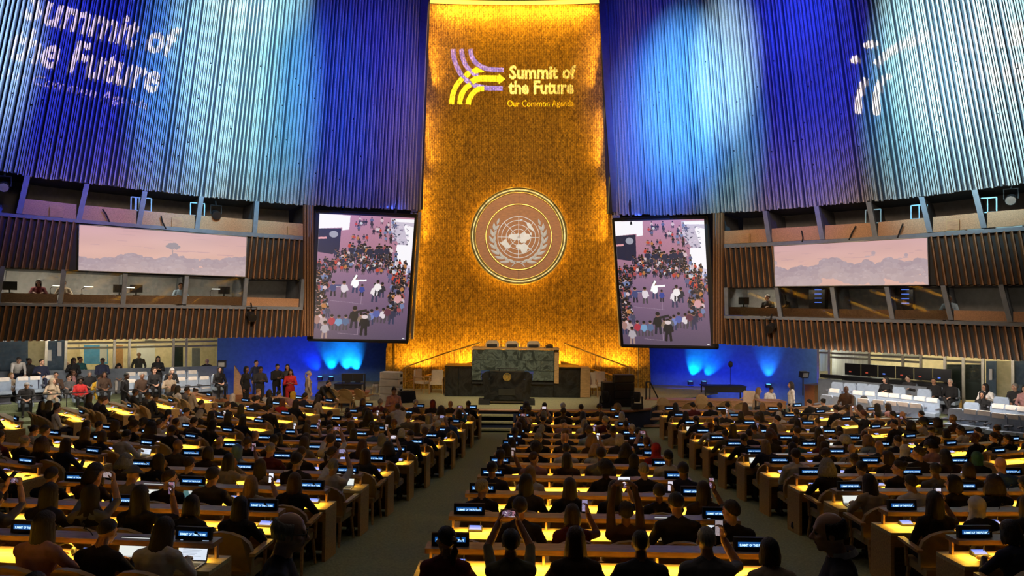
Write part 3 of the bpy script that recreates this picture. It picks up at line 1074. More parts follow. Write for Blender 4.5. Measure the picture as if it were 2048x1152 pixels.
CONT = dict(north_america=[(512, 600), (520, 578), (545, 566), (572, 572), (600, 562), (612, 570), (600, 584), (592, 600), (584, 618), (566, 626), (548, 618), (530, 604), (512, 618)],
            greenland=[(592, 612), (606, 604), (618, 616), (610, 628), (596, 624)],
            south_america=[(434, 642), (462, 645), (480, 618), (497, 614), (504, 640), (522, 660), (533, 692), (512, 700), (486, 690), (470, 672), (450, 660)],
            eurasia=[(612, 572), (634, 560), (655, 546), (676, 566), (700, 572), (716, 590), (704, 612), (690, 622), (674, 632), (668, 648), (650, 640), (632, 650), (614, 640), (622, 620), (626, 598), (616, 584)],
            africa=[(586, 668), (606, 660), (630, 664), (655, 656), (684, 666), (694, 690), (682, 716), (660, 740), (640, 744), (628, 722), (620, 702), (596, 700), (580, 688)],
            australia=[(672, 468), (694, 466), (712, 482), (724, 510), (742, 536), (734, 546), (712, 530), (694, 516), (680, 494)],
            islands=[(704, 560), (716, 552), (720, 574), (712, 594), (704, 580)], madagascar=[(690, 682), (700, 690), (712, 698), (704, 708), (692, 700)], pacific_island=[(608, 446), (624, 438), (640, 436), (628, 446), (618, 456)])
for nme, pts in CONT.items():
    rr = random.Random(nme)
    fine = []
    for (xa, ya), (xb, yb) in zip(pts, pts[1:] + pts[:1]):
        fine.append((xa, ya))
        fine.append(((xa + xb) / 2 + rr.uniform(-4, 4), (ya + yb) / 2 + rr.uniform(-4, 4)))
    MB().prism([E2(x, y, .07) for x, y in fine], (0, 0, .03)).build('continent', EMSILVER, em)


def leaf(x, y, ang, ln, w):
    """pointed leaf with a raised midrib"""
    b = MB()
    d = Vector((math.cos(ang), math.sin(ang), 0)); s_ = Vector((-d.y, d.x, 0))
    o = E2(x, y, .07)
    prof = [(0, .12), (.2, .75), (.45, 1), (.7, .72), (1, 0)]
    Lr = [o + d * (t * ln * ES) + s_ * (k * w * .5 * ES) for t, k in prof]
    Rr = [o + d * (t * ln * ES) - s_ * (k * w * .5 * ES) for t, k in prof]
    C = [o + d * (t * ln * ES) + Vector((0, 0, .014 * (.3 + k))) for t, k in prof]
    n = len(prof)
    b.add(Lr + C + Rr, [(i, i + n, i + n + 1, i + 1) for i in range(n - 1)] + [(i + n, i + 2 * n, i + 2 * n + 1, i + n + 1) for i in range(n - 1)])
    b.build('laurel_leaf', EMSILVER, em)


for q in (-1, 1):
    stem = []
    for k in range(8):
        a = math.radians(262 - 15.2 * k)                # up the side
        x, y = 604 + q * -1 * 222 * math.cos(a) * 1.0, 612 - 222 * math.sin(a)
        stem.append((x, y))
        tx, ty = q * -1 * math.sin(a), -(-math.cos(a))  # direction of travel in picture units
        t = math.atan2(math.cos(a), q * math.sin(a))
        t = math.atan2(-(-math.cos(a)), q * -1 * -math.sin(a))
    pts = []
    for k in range(9):
        a = math.radians(-96 - q * 0 - 14.5 * k) if q < 0 else math.radians(-84 + 14.5 * k)
        pts.append((604 + 226 * math.cos(a), 606 - 226 * math.sin(a) + 0, a))
    for k, (x, y, a) in enumerate(pts[:-1]):
        t = a + (math.pi / 2 if q > 0 else -math.pi / 2)   # tangent, upward along the branch
        ln = 92 - 3 * k
        if k > 0:
            leaf(x, y, t + q * -.36, ln, 26)
        leaf(x, y, t + q * .42, ln * .95, 26)
    leaf(pts[-1][0], pts[-1][1], t, 60, 22)
    MB().tube([E2(604 + q * -60, 858, .08), E2(604 + q * -30, 830, .085), E2(604 + q * 10, 812, .09), E2(604 + q * 70, 806, .085)], [.02, .022, .025, .012], 6).build('laurel_stem', EMSILVER, em)
# backlight of the emblem: a lamp ring hidden behind the rim
ring_b(MB(), 606, 585, [(404, -.20), (422, -.20), (422, -.16), (404, -.16)], 48).build('backlight_ring', mat('ring_glow', (1, .6, .1), .5, vary=0, emit=(1.0, .55, .08), stren=9.0), em)
ring_b(MB(), 606, 585, [(330, -.45), (380, -.45), (380, -.05), (330, -.05)], 48).build('standoff', EMRING, em)
spot('emblem_light', (0.4, 14, 10), EC, 8500, (1, .92, .80), 13, .25)

# ------------------------------------------------------------------ slatted upper walls
LBOT = [(-220, 318), (-60, 335), (0, 341), (59, 353), (176, 367), (290, 380), (403, 393), (521, 404), (621, 411), (735, 417), (845, 421)]
RBOT = [(1214, 430), (1330, 430), (1424, 427), (1530, 421), (1633, 412), (1737, 403), (1843, 393), (1949, 379), (2048, 367), (2110, 358), (2260, 338)]


def interp(tab, x):
    for (a, ya), (c, yc) in zip(tab, tab[1:]):
        if a <= x <= c:
            return ya + (yc - ya) * (x - a) / (c - a)
    return tab[0][1] if x < tab[0][0] else tab[-1][1]


VPX, VPY = 1030.0, -4700.0


def conv(px, py, py2):
    """where the slat through (px,py) stands at height py2: the walls' slats lean together overhead"""
    t = (py2 - py) / (VPY - py)
    return px + (VPX - px) * t, py2


def slat_wall(name, label, Fx, P0, T, Nn, tab, s1, pitch):
    root = thing(name, label, 'wall', (0, 0, 0))
    root['kind'] = 'structure'; del root['category']
    # backing sheet
    b = MB()
    n = 24
    pxs = [tab[0][0] + (tab[-1][0] - tab[0][0]) * i / n for i in range(n + 1)]
    for x in pxs:
        y = interp(tab, x)
        b.v.append(tuple(Fx(x, y - 2, -.26)))
        xt, yt = conv(x, y, -110)
        b.v.append(tuple(Fx(xt, yt, -.26)))
    for i in range(n):
        b.f.append((2 * i, 2 * i + 2, 2 * i + 3, 2 * i + 1)); b.mi.append(0)
    b.build('backing', mat('slat_backing', (0.02, 0.022, 0.035), 0.7), root)
    rr = random.Random(name)
    s = 0.06
    while s < s1:
        p = P0 + T * s
        # bottom pixel of this slat: march along the facade line at the wall's lower edge
        q = p.copy(); q.z = 8.8
        for _ in range(6):
            x, y = PX(q); yb = interp(tab, x); q.z += (y - yb) * q.y / F
        x, y = PX(q)
        xt, yt = conv(x, y, -100)
        top = Fx(xt, yt, 0)
        w = pitch * .50
        dpt = .10 + rr.choice((0, 0, .035))
        jit = rr.uniform(-.03, .05)
        a = [q + T * (-w / 2) + Vector((0, 0, jit)), q + T * (w / 2) + Vector((0, 0, jit)), q + T * (w / 2) - Nn * .1 + Vector((0, 0, jit)), q + T * (-w / 2) - Nn * .1 + Vector((0, 0, jit))]
        a = [q + T * (-w / 2) - Nn * .1, q + T * (-w * .30) + Nn * (dpt - .1), q + T * (w * .30) + Nn * (dpt - .1), q + T * (w / 2) - Nn * .1]
        a = [v + Vector((0, 0, jit)) for v in a]
        c = [v + (top - q) for v in a]
        MB().hexa(a, c).build('slat', SLAT, root)
        if rr.random() < .5:
            # a thin batten in the gap with a joint part-way up
            g = q + T * (pitch * .5) - Nn * .09
            k = rr.uniform(.1, .6)
            u = top - q
            for t0, t1 in ((0.0, k), (k + .006, 1.0)):
                aa = [g + u * t0 + T * (-.016), g + u * t0 + T * .016, g + u * t0 + T * .016 - Nn * .04, g + u * t0 - T * .016 - Nn * .04]
                MB_g.hexa(aa, [v + u * (t1 - t0) for v in aa])
        s += pitch
    return root


MB_g = MB()
wl = slat_wall('wall_left', 'towering slatted wood wall washed blue, beside the gold wall', FL, LP0, LT, LN, LBOT, 19.5, .152)
g = MB_g.build('gap_batten', SLAT, wl); g['kind'] = 'stuff'
MB_g = MB()
wr = slat_wall('wall_right', 'towering slatted wood wall washed blue and white, above the blue seats', FR, RP0, RT, RN, RBOT, 19.5, .156)
g = MB_g.build('gap_batten', SLAT, wr); g['kind'] = 'stuff'
# end faces next to the gold wall
for Fx, tab, x0, x1, root in ((FL, gl, -14, -1, wl), (FR, gr, 1, 14, wr)):
    ft = [(edge(tab, y) + x0, y) for y in (-40, 200, 424)]; fo = [(edge(tab, y) + x1, y) for y in (-40, 200, 424)]
    b = MB()
    for k in range(2):
        A = [U(*ft[k], 33.9), U(*fo[k], 33.9), U(*fo[k], 34.5), U(*ft[k], 34.5)]
        B = [U(*ft[k + 1], 33.9), U(*fo[k + 1], 33.9), U(*fo[k + 1], 34.5), U(*ft[k + 1], 34.5)]
        b.hexa(A, B)
    b.build('wall_end_trim', mat('end_trim', (.10, .10, .16), .6), root)
# ------------------------------------------------------------------ balconies with interpreters' booths, on both sides
LVL = {  # picture heights of the level lines: (x, y) pairs
    'L': dict(F=FL, P0=LP0, T=LT, N=LN, top=LBOT,
              rail1=[(-60, 419), (0, 425), (150, 438), (300, 450), (480, 464), (620, 473)], rail1b=[(-60, 426), (0, 432), (150, 445), (300, 457), (480, 472), (620, 481)],
              mid_bot=[(-60, 531), (0, 533), (153, 540), (492, 555), (620, 558)],
              rail2=[(-60, 604), (0, 605.5), (300, 610), (608, 614)], rail2b=[(-60, 610), (0, 611.5), (300, 616), (608, 620)],
              bot=[(-60, 684), (0, 682), (300, 677), (625, 672)],
              up=[((38, 427), (55, 352)), ((158, 439), (174, 368)), ((278, 449), (290, 383)), ((394, 458), (403, 393)), ((509, 466), (514, 403)), ((617, 474), (621, 411))],
              lo=[((-5, 605), (5, 533)), ((120, 607), (128, 539)), ((246, 609), (251, 546)), ((368, 609), (374, 551)), ((488, 611), (493, 556)), ((602, 614), (606, 558))],
              xin=606, xout=-60, scr=((158, 449), (494, 474), (491, 554), (156, 541))),
    'R': dict(F=FR, P0=RP0, T=RT, N=RN, top=RBOT,
              rail1=[(1430, 489), (1640, 480), (1860, 466), (2048, 453), (2110, 448)], rail1b=[(1430, 497), (1640, 488), (1860, 474), (2048, 461), (2110, 456)],
              mid_bot=[(1430, 574), (1548, 573), (1862, 570), (2110, 567)],
              rail2=[(1448, 631), (1660, 636), (1880, 641), (2110, 649)], rail2b=[(1448, 637), (1660, 642), (1880, 648), (2110, 656)],
              bot=[(1430, 687), (1640, 698), (1860, 710), (2048, 722), (2110, 726)],
              up=[((1437, 488), (1432, 427)), ((1539, 484), (1530, 422)), ((1645, 479), (1633, 413)), ((1751, 474), (1737, 404)), ((1860, 465), (1843, 394)), ((1968, 456), (1949, 380)), ((2078, 448), (2058, 366))],
              lo=[((1454, 630), (1452, 575)), ((1561, 633), (1553, 575)), ((1673, 636), (1664, 574)), ((1785, 638), (1773, 573)), ((1902, 640), (1886, 571)), ((2020, 643), (2001, 569)), ((2130, 648), (2110, 567))],
              xin=1448, xout=2110, scr=((1547, 492), (1855, 475), (1858, 570), (1550, 573))),
}
BTH = {'L': ('white-speaker side', 'thermal'), 'R': ('black-speaker side', '')}
SIDEW = {'L': 'above the cream-lit seats', 'R': 'above the blue seats'}


def tilt_strip(b, Fx, ta, tb, xs, off0, off1):
    for x0, x1 in zip(xs, xs[1:]):
        A = [Fx(x0, interp(ta, x0), off1), Fx(x1, interp(ta, x1), off1), Fx(x1, interp(tb, x1), off1), Fx(x0, interp(tb, x0), off1)]
        N_ = LN if Fx is FL else RN
        b.hexa([v - N_ * (off1 - off0) for v in A], A)


BOOTH = {}
for sd, d in LVL.items():
    Fx, P0, T, Nn = d['F'], d['P0'], d['T'], d['N']
    word = SIDEW[sd]
    lo_, hi_ = min(d['xin'], d['xout']), max(d['xin'], d['xout'])
    xs = [lo_ + (hi_ - lo_) * i / 14 for i in range(15)]
    bal = thing('balcony', 'booth balcony with pleated wood fronts ' + word, 'balcony')
    bal['kind'] = 'structure'
    # rails
    for ta, tb, nm in ((d['rail1'], d['rail1b'], 'booth_rail'), (d['rail2'], d['rail2b'], 'booth_rail')):
        b = MB(); tilt_strip(b, Fx, ta, tb, xs, -.25, .06); b.build(nm, GREYBLUE, bal)
    # slabs behind the pleats (dark), and floors/ceilings of the booths
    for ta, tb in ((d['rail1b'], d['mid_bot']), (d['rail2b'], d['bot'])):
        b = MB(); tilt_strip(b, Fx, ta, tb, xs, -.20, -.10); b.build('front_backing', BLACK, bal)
    DEPTH = 2.2
    for ta in (d['rail1b'], d['mid_bot'], d['rail2b']):
        b = MB()
        for x0, x1 in zip(xs, xs[1:]):
            A = [Fx(x0, interp(ta, x0), -.2), Fx(x1, interp(ta, x1), -.2)]
            A += [A[1] - Nn * DEPTH, A[0] - Nn * DEPTH]
            b.hexa([v + Vector((0, 0, -.06)) for v in A], A)
        b.build('booth_slab', DARKGREY, bal)
    b = MB()
    for x0, x1 in zip(xs, xs[1:]):
        A = [Fx(x0, interp(d['top'], x0), -.22), Fx(x1, interp(d['top'], x1), -.22)]
        A += [A[1] - Nn * DEPTH, A[0] - Nn * DEPTH]
        b.hexa(A, [v + Vector((0, 0, .06)) for v in A])
    b.build('booth_slab', DARKGREY, bal)
    # back walls of the booths
    for ta, tb, nm in ((d['top'], d['rail1b'], 'booth_back'), (d['mid_bot'], d['rail2b'], 'booth_back')):
        b = MB()
        for x0, x1 in zip(xs, xs[1:]):
            A = [Fx(x0, interp(ta, x0), -.22) - Nn * DEPTH, Fx(x1, interp(ta, x1), -.22) - Nn * DEPTH, Fx(x1, interp(tb, x1), -.22) - Nn * DEPTH, Fx(x0, interp(tb, x0), -.22) - Nn * DEPTH]
            b.hexa(A, [v - Nn * .08 for v in A])
        b.build(nm, mat('booth_wall', (.26, .25, .24), .8), bal)
    # mullions with a fin wall behind each
    for key in ('up', 'lo'):
        for (xb, yb), (xt, yt) in d[key]:
            pb, pt = Fx(xb, yb, 0), Fx(xt, yt, 0)
            w = T * (.085 if key == 'up' else .075)
            A = [pb - w - Nn * .22, pb + w - Nn * .22, pb + w + Nn * .05, pb - w + Nn * .05]
            MB().hexa(A, [v + (pt - pb) for v in A]).build('mullion', GREYBLUE, bal)
            A = [pb - T * .03 - Nn * .22, pb + T * .03 - Nn * .22, pb + T * .03 - Nn * (DEPTH + .2), pb - T * .03 - Nn * (DEPTH + .2)]
            MB().hexa(A, [v + (pt - pb) for v in A]).build('partition_panel', mat('booth_partition', (.13, .135, .15), .8), bal)
        # counters between mullions, and glass in the lower booths
        ms = d[key]
        for k, (ma, mb_) in enumerate(zip(ms, ms[1:])):
            (xa, ya), (xat, yat) = ma; (xb, yb), (xbt, ybt) = mb_
            h = 0.50 if key == 'up' else .30
            a0, b0 = Fx(xa, ya, -.12), Fx(xb, yb, -.12)
            sgn = (b0 - a0).normalized() * .09
            a0 += sgn; b0 -= sgn
            up = Vector((0, 0, h))
            q = MB()
            q.hexa([a0, b0, b0 + up, a0 + up], [v - Nn * .06 for v in (a0, b0, b0 + up, a0 + up)])
            q.hexa([a0 + up, b0 + up, b0 + up - Nn * .5, a0 + up - Nn * .5], [v + Vector((0, 0, .04)) for v in (a0 + up, b0 + up, b0 + up - Nn * .5, a0 + up - Nn * .5)])
            q.build('counter', COUNTER, bal)
            BOOTH[(sd, key, k)] = ((a0 + b0) / 2 + up + Vector((0, 0, .04)), (b0 - a0).normalized(), Nn, (b0 - a0).length)
            if key == 'lo' and not (sd == 'L' and k == 4) and not (sd == 'R' and k >= 4):
                A = [Fx(xa, ya, -.06) + sgn, Fx(xb, yb, -.06) - sgn, Fx(xbt, ybt, .20) - sgn, Fx(xat, yat, .20) + sgn]
                MB().hexa(A, [v + Nn * .012 for v in A]).build('window_pane', BOOTHPANE, bal)
    # pleated fronts: each pleat a folded board
    scr = d['scr']
    for band, (ta, tb) in enumerate(((d['rail1b'], d['mid_bot']), (d['rail2b'], d['bot']))):
        s = 0.2
        pitch = .215
        while s < 19:
            p = P0 + T * s
            q = p.copy(); q.z = 4.5
            for _ in range(6):
                x, y = PX(q); q.z += (y - interp(ta, x)) * q.y / F
            x, y = PX(q)
            if not (lo_ - 2 < x < hi_ + 2):
                s += pitch; continue
            yb = interp(tb, x)
            xb2, _ = conv(x, y, yb)
            bot = Fx(xb2, yb + 1.5, 0)
            if band == 0:
                x0s, x1s = min(scr[0][0], scr[3][0]) + 4, max(scr[1][0], scr[2][0]) - 4
                if x0s < x < x1s:
                    s += pitch; continue
            tp = Fx(x, y - 1.0, 0)
            A = [tp - T * .080 - Nn * .08, tp - T * .008 + Nn * .10, tp + T * .028 + Nn * .10, tp + T * .042 - Nn * .08]
            B = [v + (bot - tp) for v in A]
            MB().hexa(A, B).build('pleat', PLEAT, bal)
            s += pitch
    # edge post towards the tall screen
    ex0 = d['xin']
    b = MB()
    for k in range(4):
        xx = ex0 + (3 + 5 * k) * (1 if sd == 'L' else -1)
        pb = Fx(xx, interp(d['bot'], xx) - (0), .0); pt = Fx(xx, interp(d['top'], xx), 0)
        A = [pb - T * .04 - Nn * .1, pb + T * .04 - Nn * .1, pb + T * .03 + Nn * (.1 + .03 * (k % 2)), pb - T * .03 + Nn * (.1 + .03 * (k % 2))]
        MB().hexa(A, [v + (pt - pb) for v in A]).build('edge_slat', PLEAT, bal)
    # light inside the lower booths
    for k in range(len(d['lo']) - 1):
        c, t_, n_, w_ = BOOTH[(sd, 'lo', k)]
        pw = ((44, 44, 38, 32, 4) if sd == 'L' else (40, 4, 3, 4, 3, 2))[k]
        area('booth_light', c - n_ * .8 + Vector((0, 0, .72)), c - n_ * 1.3, pw, (1, .86, .66), 1.2, .4)
    for k in range(len(d['up']) - 1):
        c, t_, n_, w_ = BOOTH[(sd, 'up', k)]
        area('booth_light', c + n_ * 1.2 + Vector((0, 0, .6)), c + Vector((0, 0, -.3)), 3.2, (1, .74, .5), .6, .3)

# ------------------------------------------------------------------ wide screens on the balcony fronts
def cloud_picture(seed, tree):
    w, h = 420, 120
    p = Pic(w, h)
    Y = np.linspace(0, 1, h)[:, None]; X = np.linspace(0, 1, w)[None]
    top, mid = np.array((.60, .36, .37)), np.array((.69, .42, .36))
    k = np.clip(Y / .55, 0, 1)
    base = top * (1 - k[..., None]) + mid * k[..., None] * np.ones((1, w, 1))
    p.a[:] = base
    rr = random.Random(seed)
    p.a *= (1 + .035 * np.sin(X * 9 + 1)[..., None] * np.sin(Y * 14 + X * 3)[..., None])
    for _ in range(22):
        p.ell(rr.uniform(0, w), rr.uniform(5, 60), rr.uniform(6, 26), rr.uniform(.6, 1.6), (.57, .34, .345))
    if tree:
        cx, cy = 224, 40
        for dx, dy, rx, ry in ((0, 0, 13, 7), (-10, 2, 8, 5), (11, 2, 8, 5), (4, -4, 9, 5), (-5, -3, 8, 5), (-3, 7, 6, 3), (9, 7, 4, 3)):
            p.ell(cx + dx, cy + dy, rx, ry, (.30, .25, .28))
        p.line(cx - 1, cy + 4, cx, cy + 26, 2.2, (.33, .26, .28)); p.line(cx, cy + 14, cx + 8, cy + 6, 1.4, (.33, .26, .28)); p.line(cx, cy + 12, cx - 8, cy + 5, 1.2, (.33, .26, .28))
        hts = [(0, 84), (30, 88), (90, 82), (100, 72), (125, 66), (150, 74), (180, 80), (215, 72), (228, 62), (245, 66), (262, 76), (300, 74), (318, 70), (345, 76), (372, 64), (400, 62), (420, 60)]
    else:
        for cx, cy, q in ((282, 34, .8), (366, 42, .7), (3, 50, .9)):
            p.ell(cx, cy, 7 * q, 7 * q, (.42, .32, .36)); p.ell(cx - 2, cy + 6, 10 * q, 2, (.50, .36, .38)); p.ell(cx - 16, cy + 9, 9 * q, 2, (.50, .36, .38))
        hts = [(0, 62), (25, 66), (60, 68), (80, 62), (100, 66), (130, 62), (142, 46), (165, 42), (185, 46), (200, 56), (225, 62), (246, 62), (262, 52), (278, 62), (300, 62), (318, 48), (338, 50), (356, 62), (380, 58), (396, 52), (420, 60)]
    for layer in range(4):
        for _ in range(170):
            x = rr.uniform(-5, w + 5)
            y = interp(hts, min(max(x, 0), w)) + layer * 13 + rr.uniform(-2, 6)
            r_ = rr.uniform(4, 11)
            g_ = rr.uniform(-.02, .03)
            c = (.385 + .03 * layer + g_, .295 + .022 * layer + g_, .335 + .012 * layer + g_)
            p.ell(x, y + r_ * .7, r_ * 1.2, r_ * .85, c)
            if rr.random() < .3:
                p.ell(x - r_ * .3, y + r_ * .35, r_ * .5, r_ * .25, tuple(q + .05 for q in c))
    return p.image('sunset_clouds')


for sd, lab, seed, tr_ in (('L', 'wide screen showing pink dusk clouds and a lone tree', 3, True), ('R', 'wide screen showing pink dusk clouds without the large tree', 8, False)):
    d = LVL[sd]; Fx, Nn = d['F'], d['N']
    cs = [Fx(x, y, .14) for x, y in d['scr']]
    o = thing('wide_screen', lab, 'screen', cs[3])
    cs = [c - cs[3] for c in cs]
    back = [c - Nn * .10 for c in cs]
    MB().hexa(back, [c - Nn * .008 for c in cs]).build('housing', SILVER, o)
    picture_quad('picture', cs, screen_mat('wide_picture', cloud_picture(seed, tr_), 1.0), o)
    b = MB()
    for i in range(4):
        b.tube([cs[i], cs[(i + 1) % 4]], .018, 6)
    b.build('bezel', SILVER, o)


# ------------------------------------------------------------------ tall screens
def crowd_picture():
    w, h = 400, 516
    p = Pic(w, h)
    Y = np.linspace(0, 1, h)[:, None, None]
    stops = [(0, (.42, .20, .27)), (.25, (.36, .17, .24)), (.5, (.22, .125, .21)), (.75, (.14, .085, .15)), (1, (.085, .06, .10))]
    for c in range(3):
        p.a[..., c] = np.interp(Y[..., 0], [s_[0] for s_ in stops], [s_[1][c] for s_ in stops])
    rr = random.Random(21)
    p.a *= 1 + .05 * np.random.RandomState(1).randn(h, w, 1)
    W = (.82, .80, .84)
    p.poly([(0, 0), (128, 2), (125, 62), (96, 66), (96, 55), (0, 62)], W)
    p.poly([(0, 62), (92, 58), (88, 150), (60, 168), (0, 160)], (.015, .016, .04))
    p.poly([(0, 98), (34, 96), (34, 104), (0, 106)], (.65, .30, .32)); p.ell(62, 84, 18, 14, (.3, .3, .36))
    p.poly([(300, 6), (400, 6), (400, 150), (372, 140), (338, 120), (300, 60)], (.50, .45, .55))
    p.poly([(310, 8), (400, 8), (400, 22), (310, 20)], W); p.poly([(352, 30), (400, 40), (400, 120), (380, 118)], W)
    for _ in range(60):
        x, y = rr.uniform(296, 372), rr.uniform(22, 122)
        p.poly([(x, y), (x + rr.uniform(3, 16), y + rr.uniform(-3, 3)), (x + rr.uniform(2, 12), y + rr.uniform(3, 9))], rr.choice([(.05, .05, .09), (.6, .5, .62), (.25, .2, .3), (.12, .12, .2)]))
    p.poly([(330, 118), (400, 118), (400, 222), (338, 238), (322, 190)], W); p.poly([(352, 200), (400, 204), (400, 240), (350, 248)], (.60, .55, .68))
    cols = [(.012, .012, .022), (.012, .012, .022), (.012, .012, .022), (.015, .015, .03), (.015, .015, .03), (.02, .025, .06), (.02, .025, .06), (.45, .05, .03), (.40, .16, .05), (.55, .42, .45), (.5, .5, .52), (.09, .10, .2), (.28, .06, .07), (.04, .03, .03), (.14, .18, .33)]

    def fig(x, y, s_, col=None, arm=None, leg=None):
        col = col or rr.choice(cols)
        sk = rr.choice([(.30, .15, .11), (.2, .1, .08), (.38, .2, .15)])
        lg = leg or rr.choice([(.015, .015, .025), (.03, .035, .08), (.06, .05, .06)])
        p.line(x - s_ * .12, y + s_ * .55, x - s_ * .18, y + s_ * 1.1, s_ * .17, lg); p.line(x + s_ * .12, y + s_ * .55, x + s_ * .16, y + s_ * 1.1, s_ * .17, lg)
        p.ell(x, y + s_ * .32, s_ * .26, s_ * .36, col)
        for q in (-1, 1):
            if arm and q == arm[0]:
                p.line(x, y + s_ * .1, x + q * s_ * arm[1], y + s_ * arm[2], s_ * .15, col)
            else:
                p.line(x + q * s_ * .2, y + s_ * .1, x + q * s_ * .32, y + s_ * .5, s_ * .13, col)
        p.ell(x, y - s_ * .13, s_ * .15, s_ * .17, sk); p.ell(x, y - s_ * .18, s_ * .15, s_ * .13, (.01, .008, .008))

    F_ = []
    for _ in range(34):
        F_.append((rr.uniform(140, 320), rr.uniform(8, 100), rr.uniform(16, 22)))
    for _ in range(130):
        F_.append((rr.uniform(70, 320), rr.gauss(188, 26), rr.uniform(19, 25)))
    for _ in range(120):
        a = rr.uniform(math.pi * .98, math.pi * 2.05)
        r_ = rr.uniform(.86, 1.28)
        F_.append((200 + 168 * math.cos(a) * r_, 262 + 118 * math.sin(a) * r_, rr.uniform(22, 30)))
    for _ in range(60):
        F_.append((rr.uniform(0, 46), rr.uniform(225, 420), rr.uniform(25, 34))); F_.append((rr.uniform(310, 376), rr.uniform(215, 400), rr.uniform(25, 34)))
    F_.sort(key=lambda q: q[1])
    for x, y, s_ in F_:
        if y > 225 and 60 < x < 300 and y < 390:
            continue
        fig(x, y, s_)
    for x in (140, 176, 214, 244, 262, 286):
        fig(x, 138 + rr.uniform(-3, 3), 38, (.02, .022, .05))
    fig(160, 270, 52, (.85, .85, .85), (1, .9, .06), (.03, .04, .10)); p.line(150, 278, 165, 252, 9, (.85, .85, .85))
    fig(190, 300, 36, (.03, .05, .25))
    fig(114, 292, 50, (.62, .55, .60), (-1, .7, .12)); fig(70, 292, 46, (.05, .06, .16), (1, .7, .1)); fig(248, 300, 56, (.72, .66, .68)); fig(278, 292, 46, (.02, .02, .03)); fig(258, 284, 48, (.75, .7, .7))
    fig(352, 330, 50, (.55, .28, .30)); fig(330, 395, 52, (.03, .03, .06)); fig(52, 392, 34, (.05, .05, .09))
    for x, y, c in ((10, 425, (.3, .16, .14)), (36, 430, (.4, .3, .3)), (70, 430, (.35, .03, .05)), (100, 432, (.15, .28, .45)), (130, 430, (.08, .12, .22)), (195, 420, (.2, .14, .10)), (240, 405, (.14, .18, .42)), (262, 395, (.08, .10, .3)), (292, 398, (.62, .55, .58)), (310, 388, (.1, .03, .05)), (224, 412, (.1, .1, .12))):
        fig(x, y, 46, c)
    fig(166, 400, 66, (.012, .012, .012), (1, .8, -.06), (.02, .02, .03)); fig(212, 428, 66, (.01, .01, .012), None, (.008, .008, .01)); p.ell(212, 424, 14, 8, (.6, .5, .5))
    fig(44, 458, 52, (.36, .32, .35), None, (.3, .2, .18))
    for a, c, e, f in ((60, 360, 200, 372), (100, 492, 186, 498), (186, 498, 186, 440), (190, 340, 190, 372)):
        p.line(a, c, e, f, 1.2, (.30, .22, .30))
    p.poly([(384, 508), (394, 508), (394, 512), (384, 512)], (.6, .6, .6))
    return p.image('crowd_video')


CROWD = crowd_picture()
TALLM = screen_mat('crowd_picture', CROWD, 1.15)
for lab, pic_, out_, ys_ in (('tall screen beside the white loudspeaker, playing an overhead crowd video', ((639, 427), (829, 436), (811, 680), (627, 677)), ((630, 421), (833, 430), (815, 685), (616, 680)), (32.1, 33.2, 33.0, 31.7)),
                             ('tall screen above the black loudspeaker, playing an overhead crowd video', ((1229, 443), (1408, 438), (1422, 692), (1247, 688)), ((1226, 438), (1415, 431), (1436, 697), (1243, 693)), (33.2, 32.1, 31.7, 33.0))):
    cs = [U(x, y, q) for (x, y), q in zip(pic_, ys_)]
    nn = (cs[1] - cs[0]).cross(cs[3] - cs[0]).normalized()
    if nn.y > 0:
        nn = -nn
    cs[2] = UP(*pic_[2], cs[0], nn)
    os_ = [UP(x, y, cs[0] - nn * .03, nn) for x, y in out_]
    o = thing('tall_screen', lab, 'screen', cs[3])
    base = cs[3].copy()
    MB().hexa([v - nn * .38 - base for v in os_], [v - base for v in os_]).build('housing', BLACK, o)
    picture_quad('picture', [c - base for c in cs], TALLM, o)
    b = MB()
    for i in range(4):
        b.tube([os_[i] - base, os_[(i + 1) % 4] - base], .05, 6)
    b.build('bezel', BLACKGLOSS, o)
    # hanging bracket behind
    mid = (os_[0] + os_[1]) / 2 - base
    for k in (-1.2, 1.2):
        MB().tube([mid + Vector((k, .3, -.3)), mid + Vector((k, .9, .9))], .05, 6).build('hanging_bracket', BLACK, o)
    # blue strip light over the screen
    p = (U((out_[0][0] + out_[1][0]) / 2, out_[0][1] - 3, 33.0))
    area('strip_light', p + Vector((0, .2, .1)), p + Vector((0, .9, .6)), 14, (.05, .12, 1), 3.6, .1)

# recess walls behind the tall screens: slatted returns next to the gold
for sd, x0, x1, yt in (('L', 820, 843, 424), ('R', 1224, 1240, 430)):
    rw = MB()
    for k in range(3):
        xx = (x0 + (x1 - x0) * (k + .5) / 3)
        bx = xx + (-16 if sd == 'L' else 16)
        pt, pb = U(xx, yt, 34.0), U(bx, 678 if sd == 'L' else 690, 33.7)
        A = [pb + Vector((-.06, 0, 0)), pb + Vector((.06, 0, 0)), pb + Vector((.06, .3, 0)), pb + Vector((-.06, .3, 0))]
        MB().hexa(A, [v + (pt - pb) for v in A]).build('edge_slat', SLAT, wl if sd == 'L' else wr)


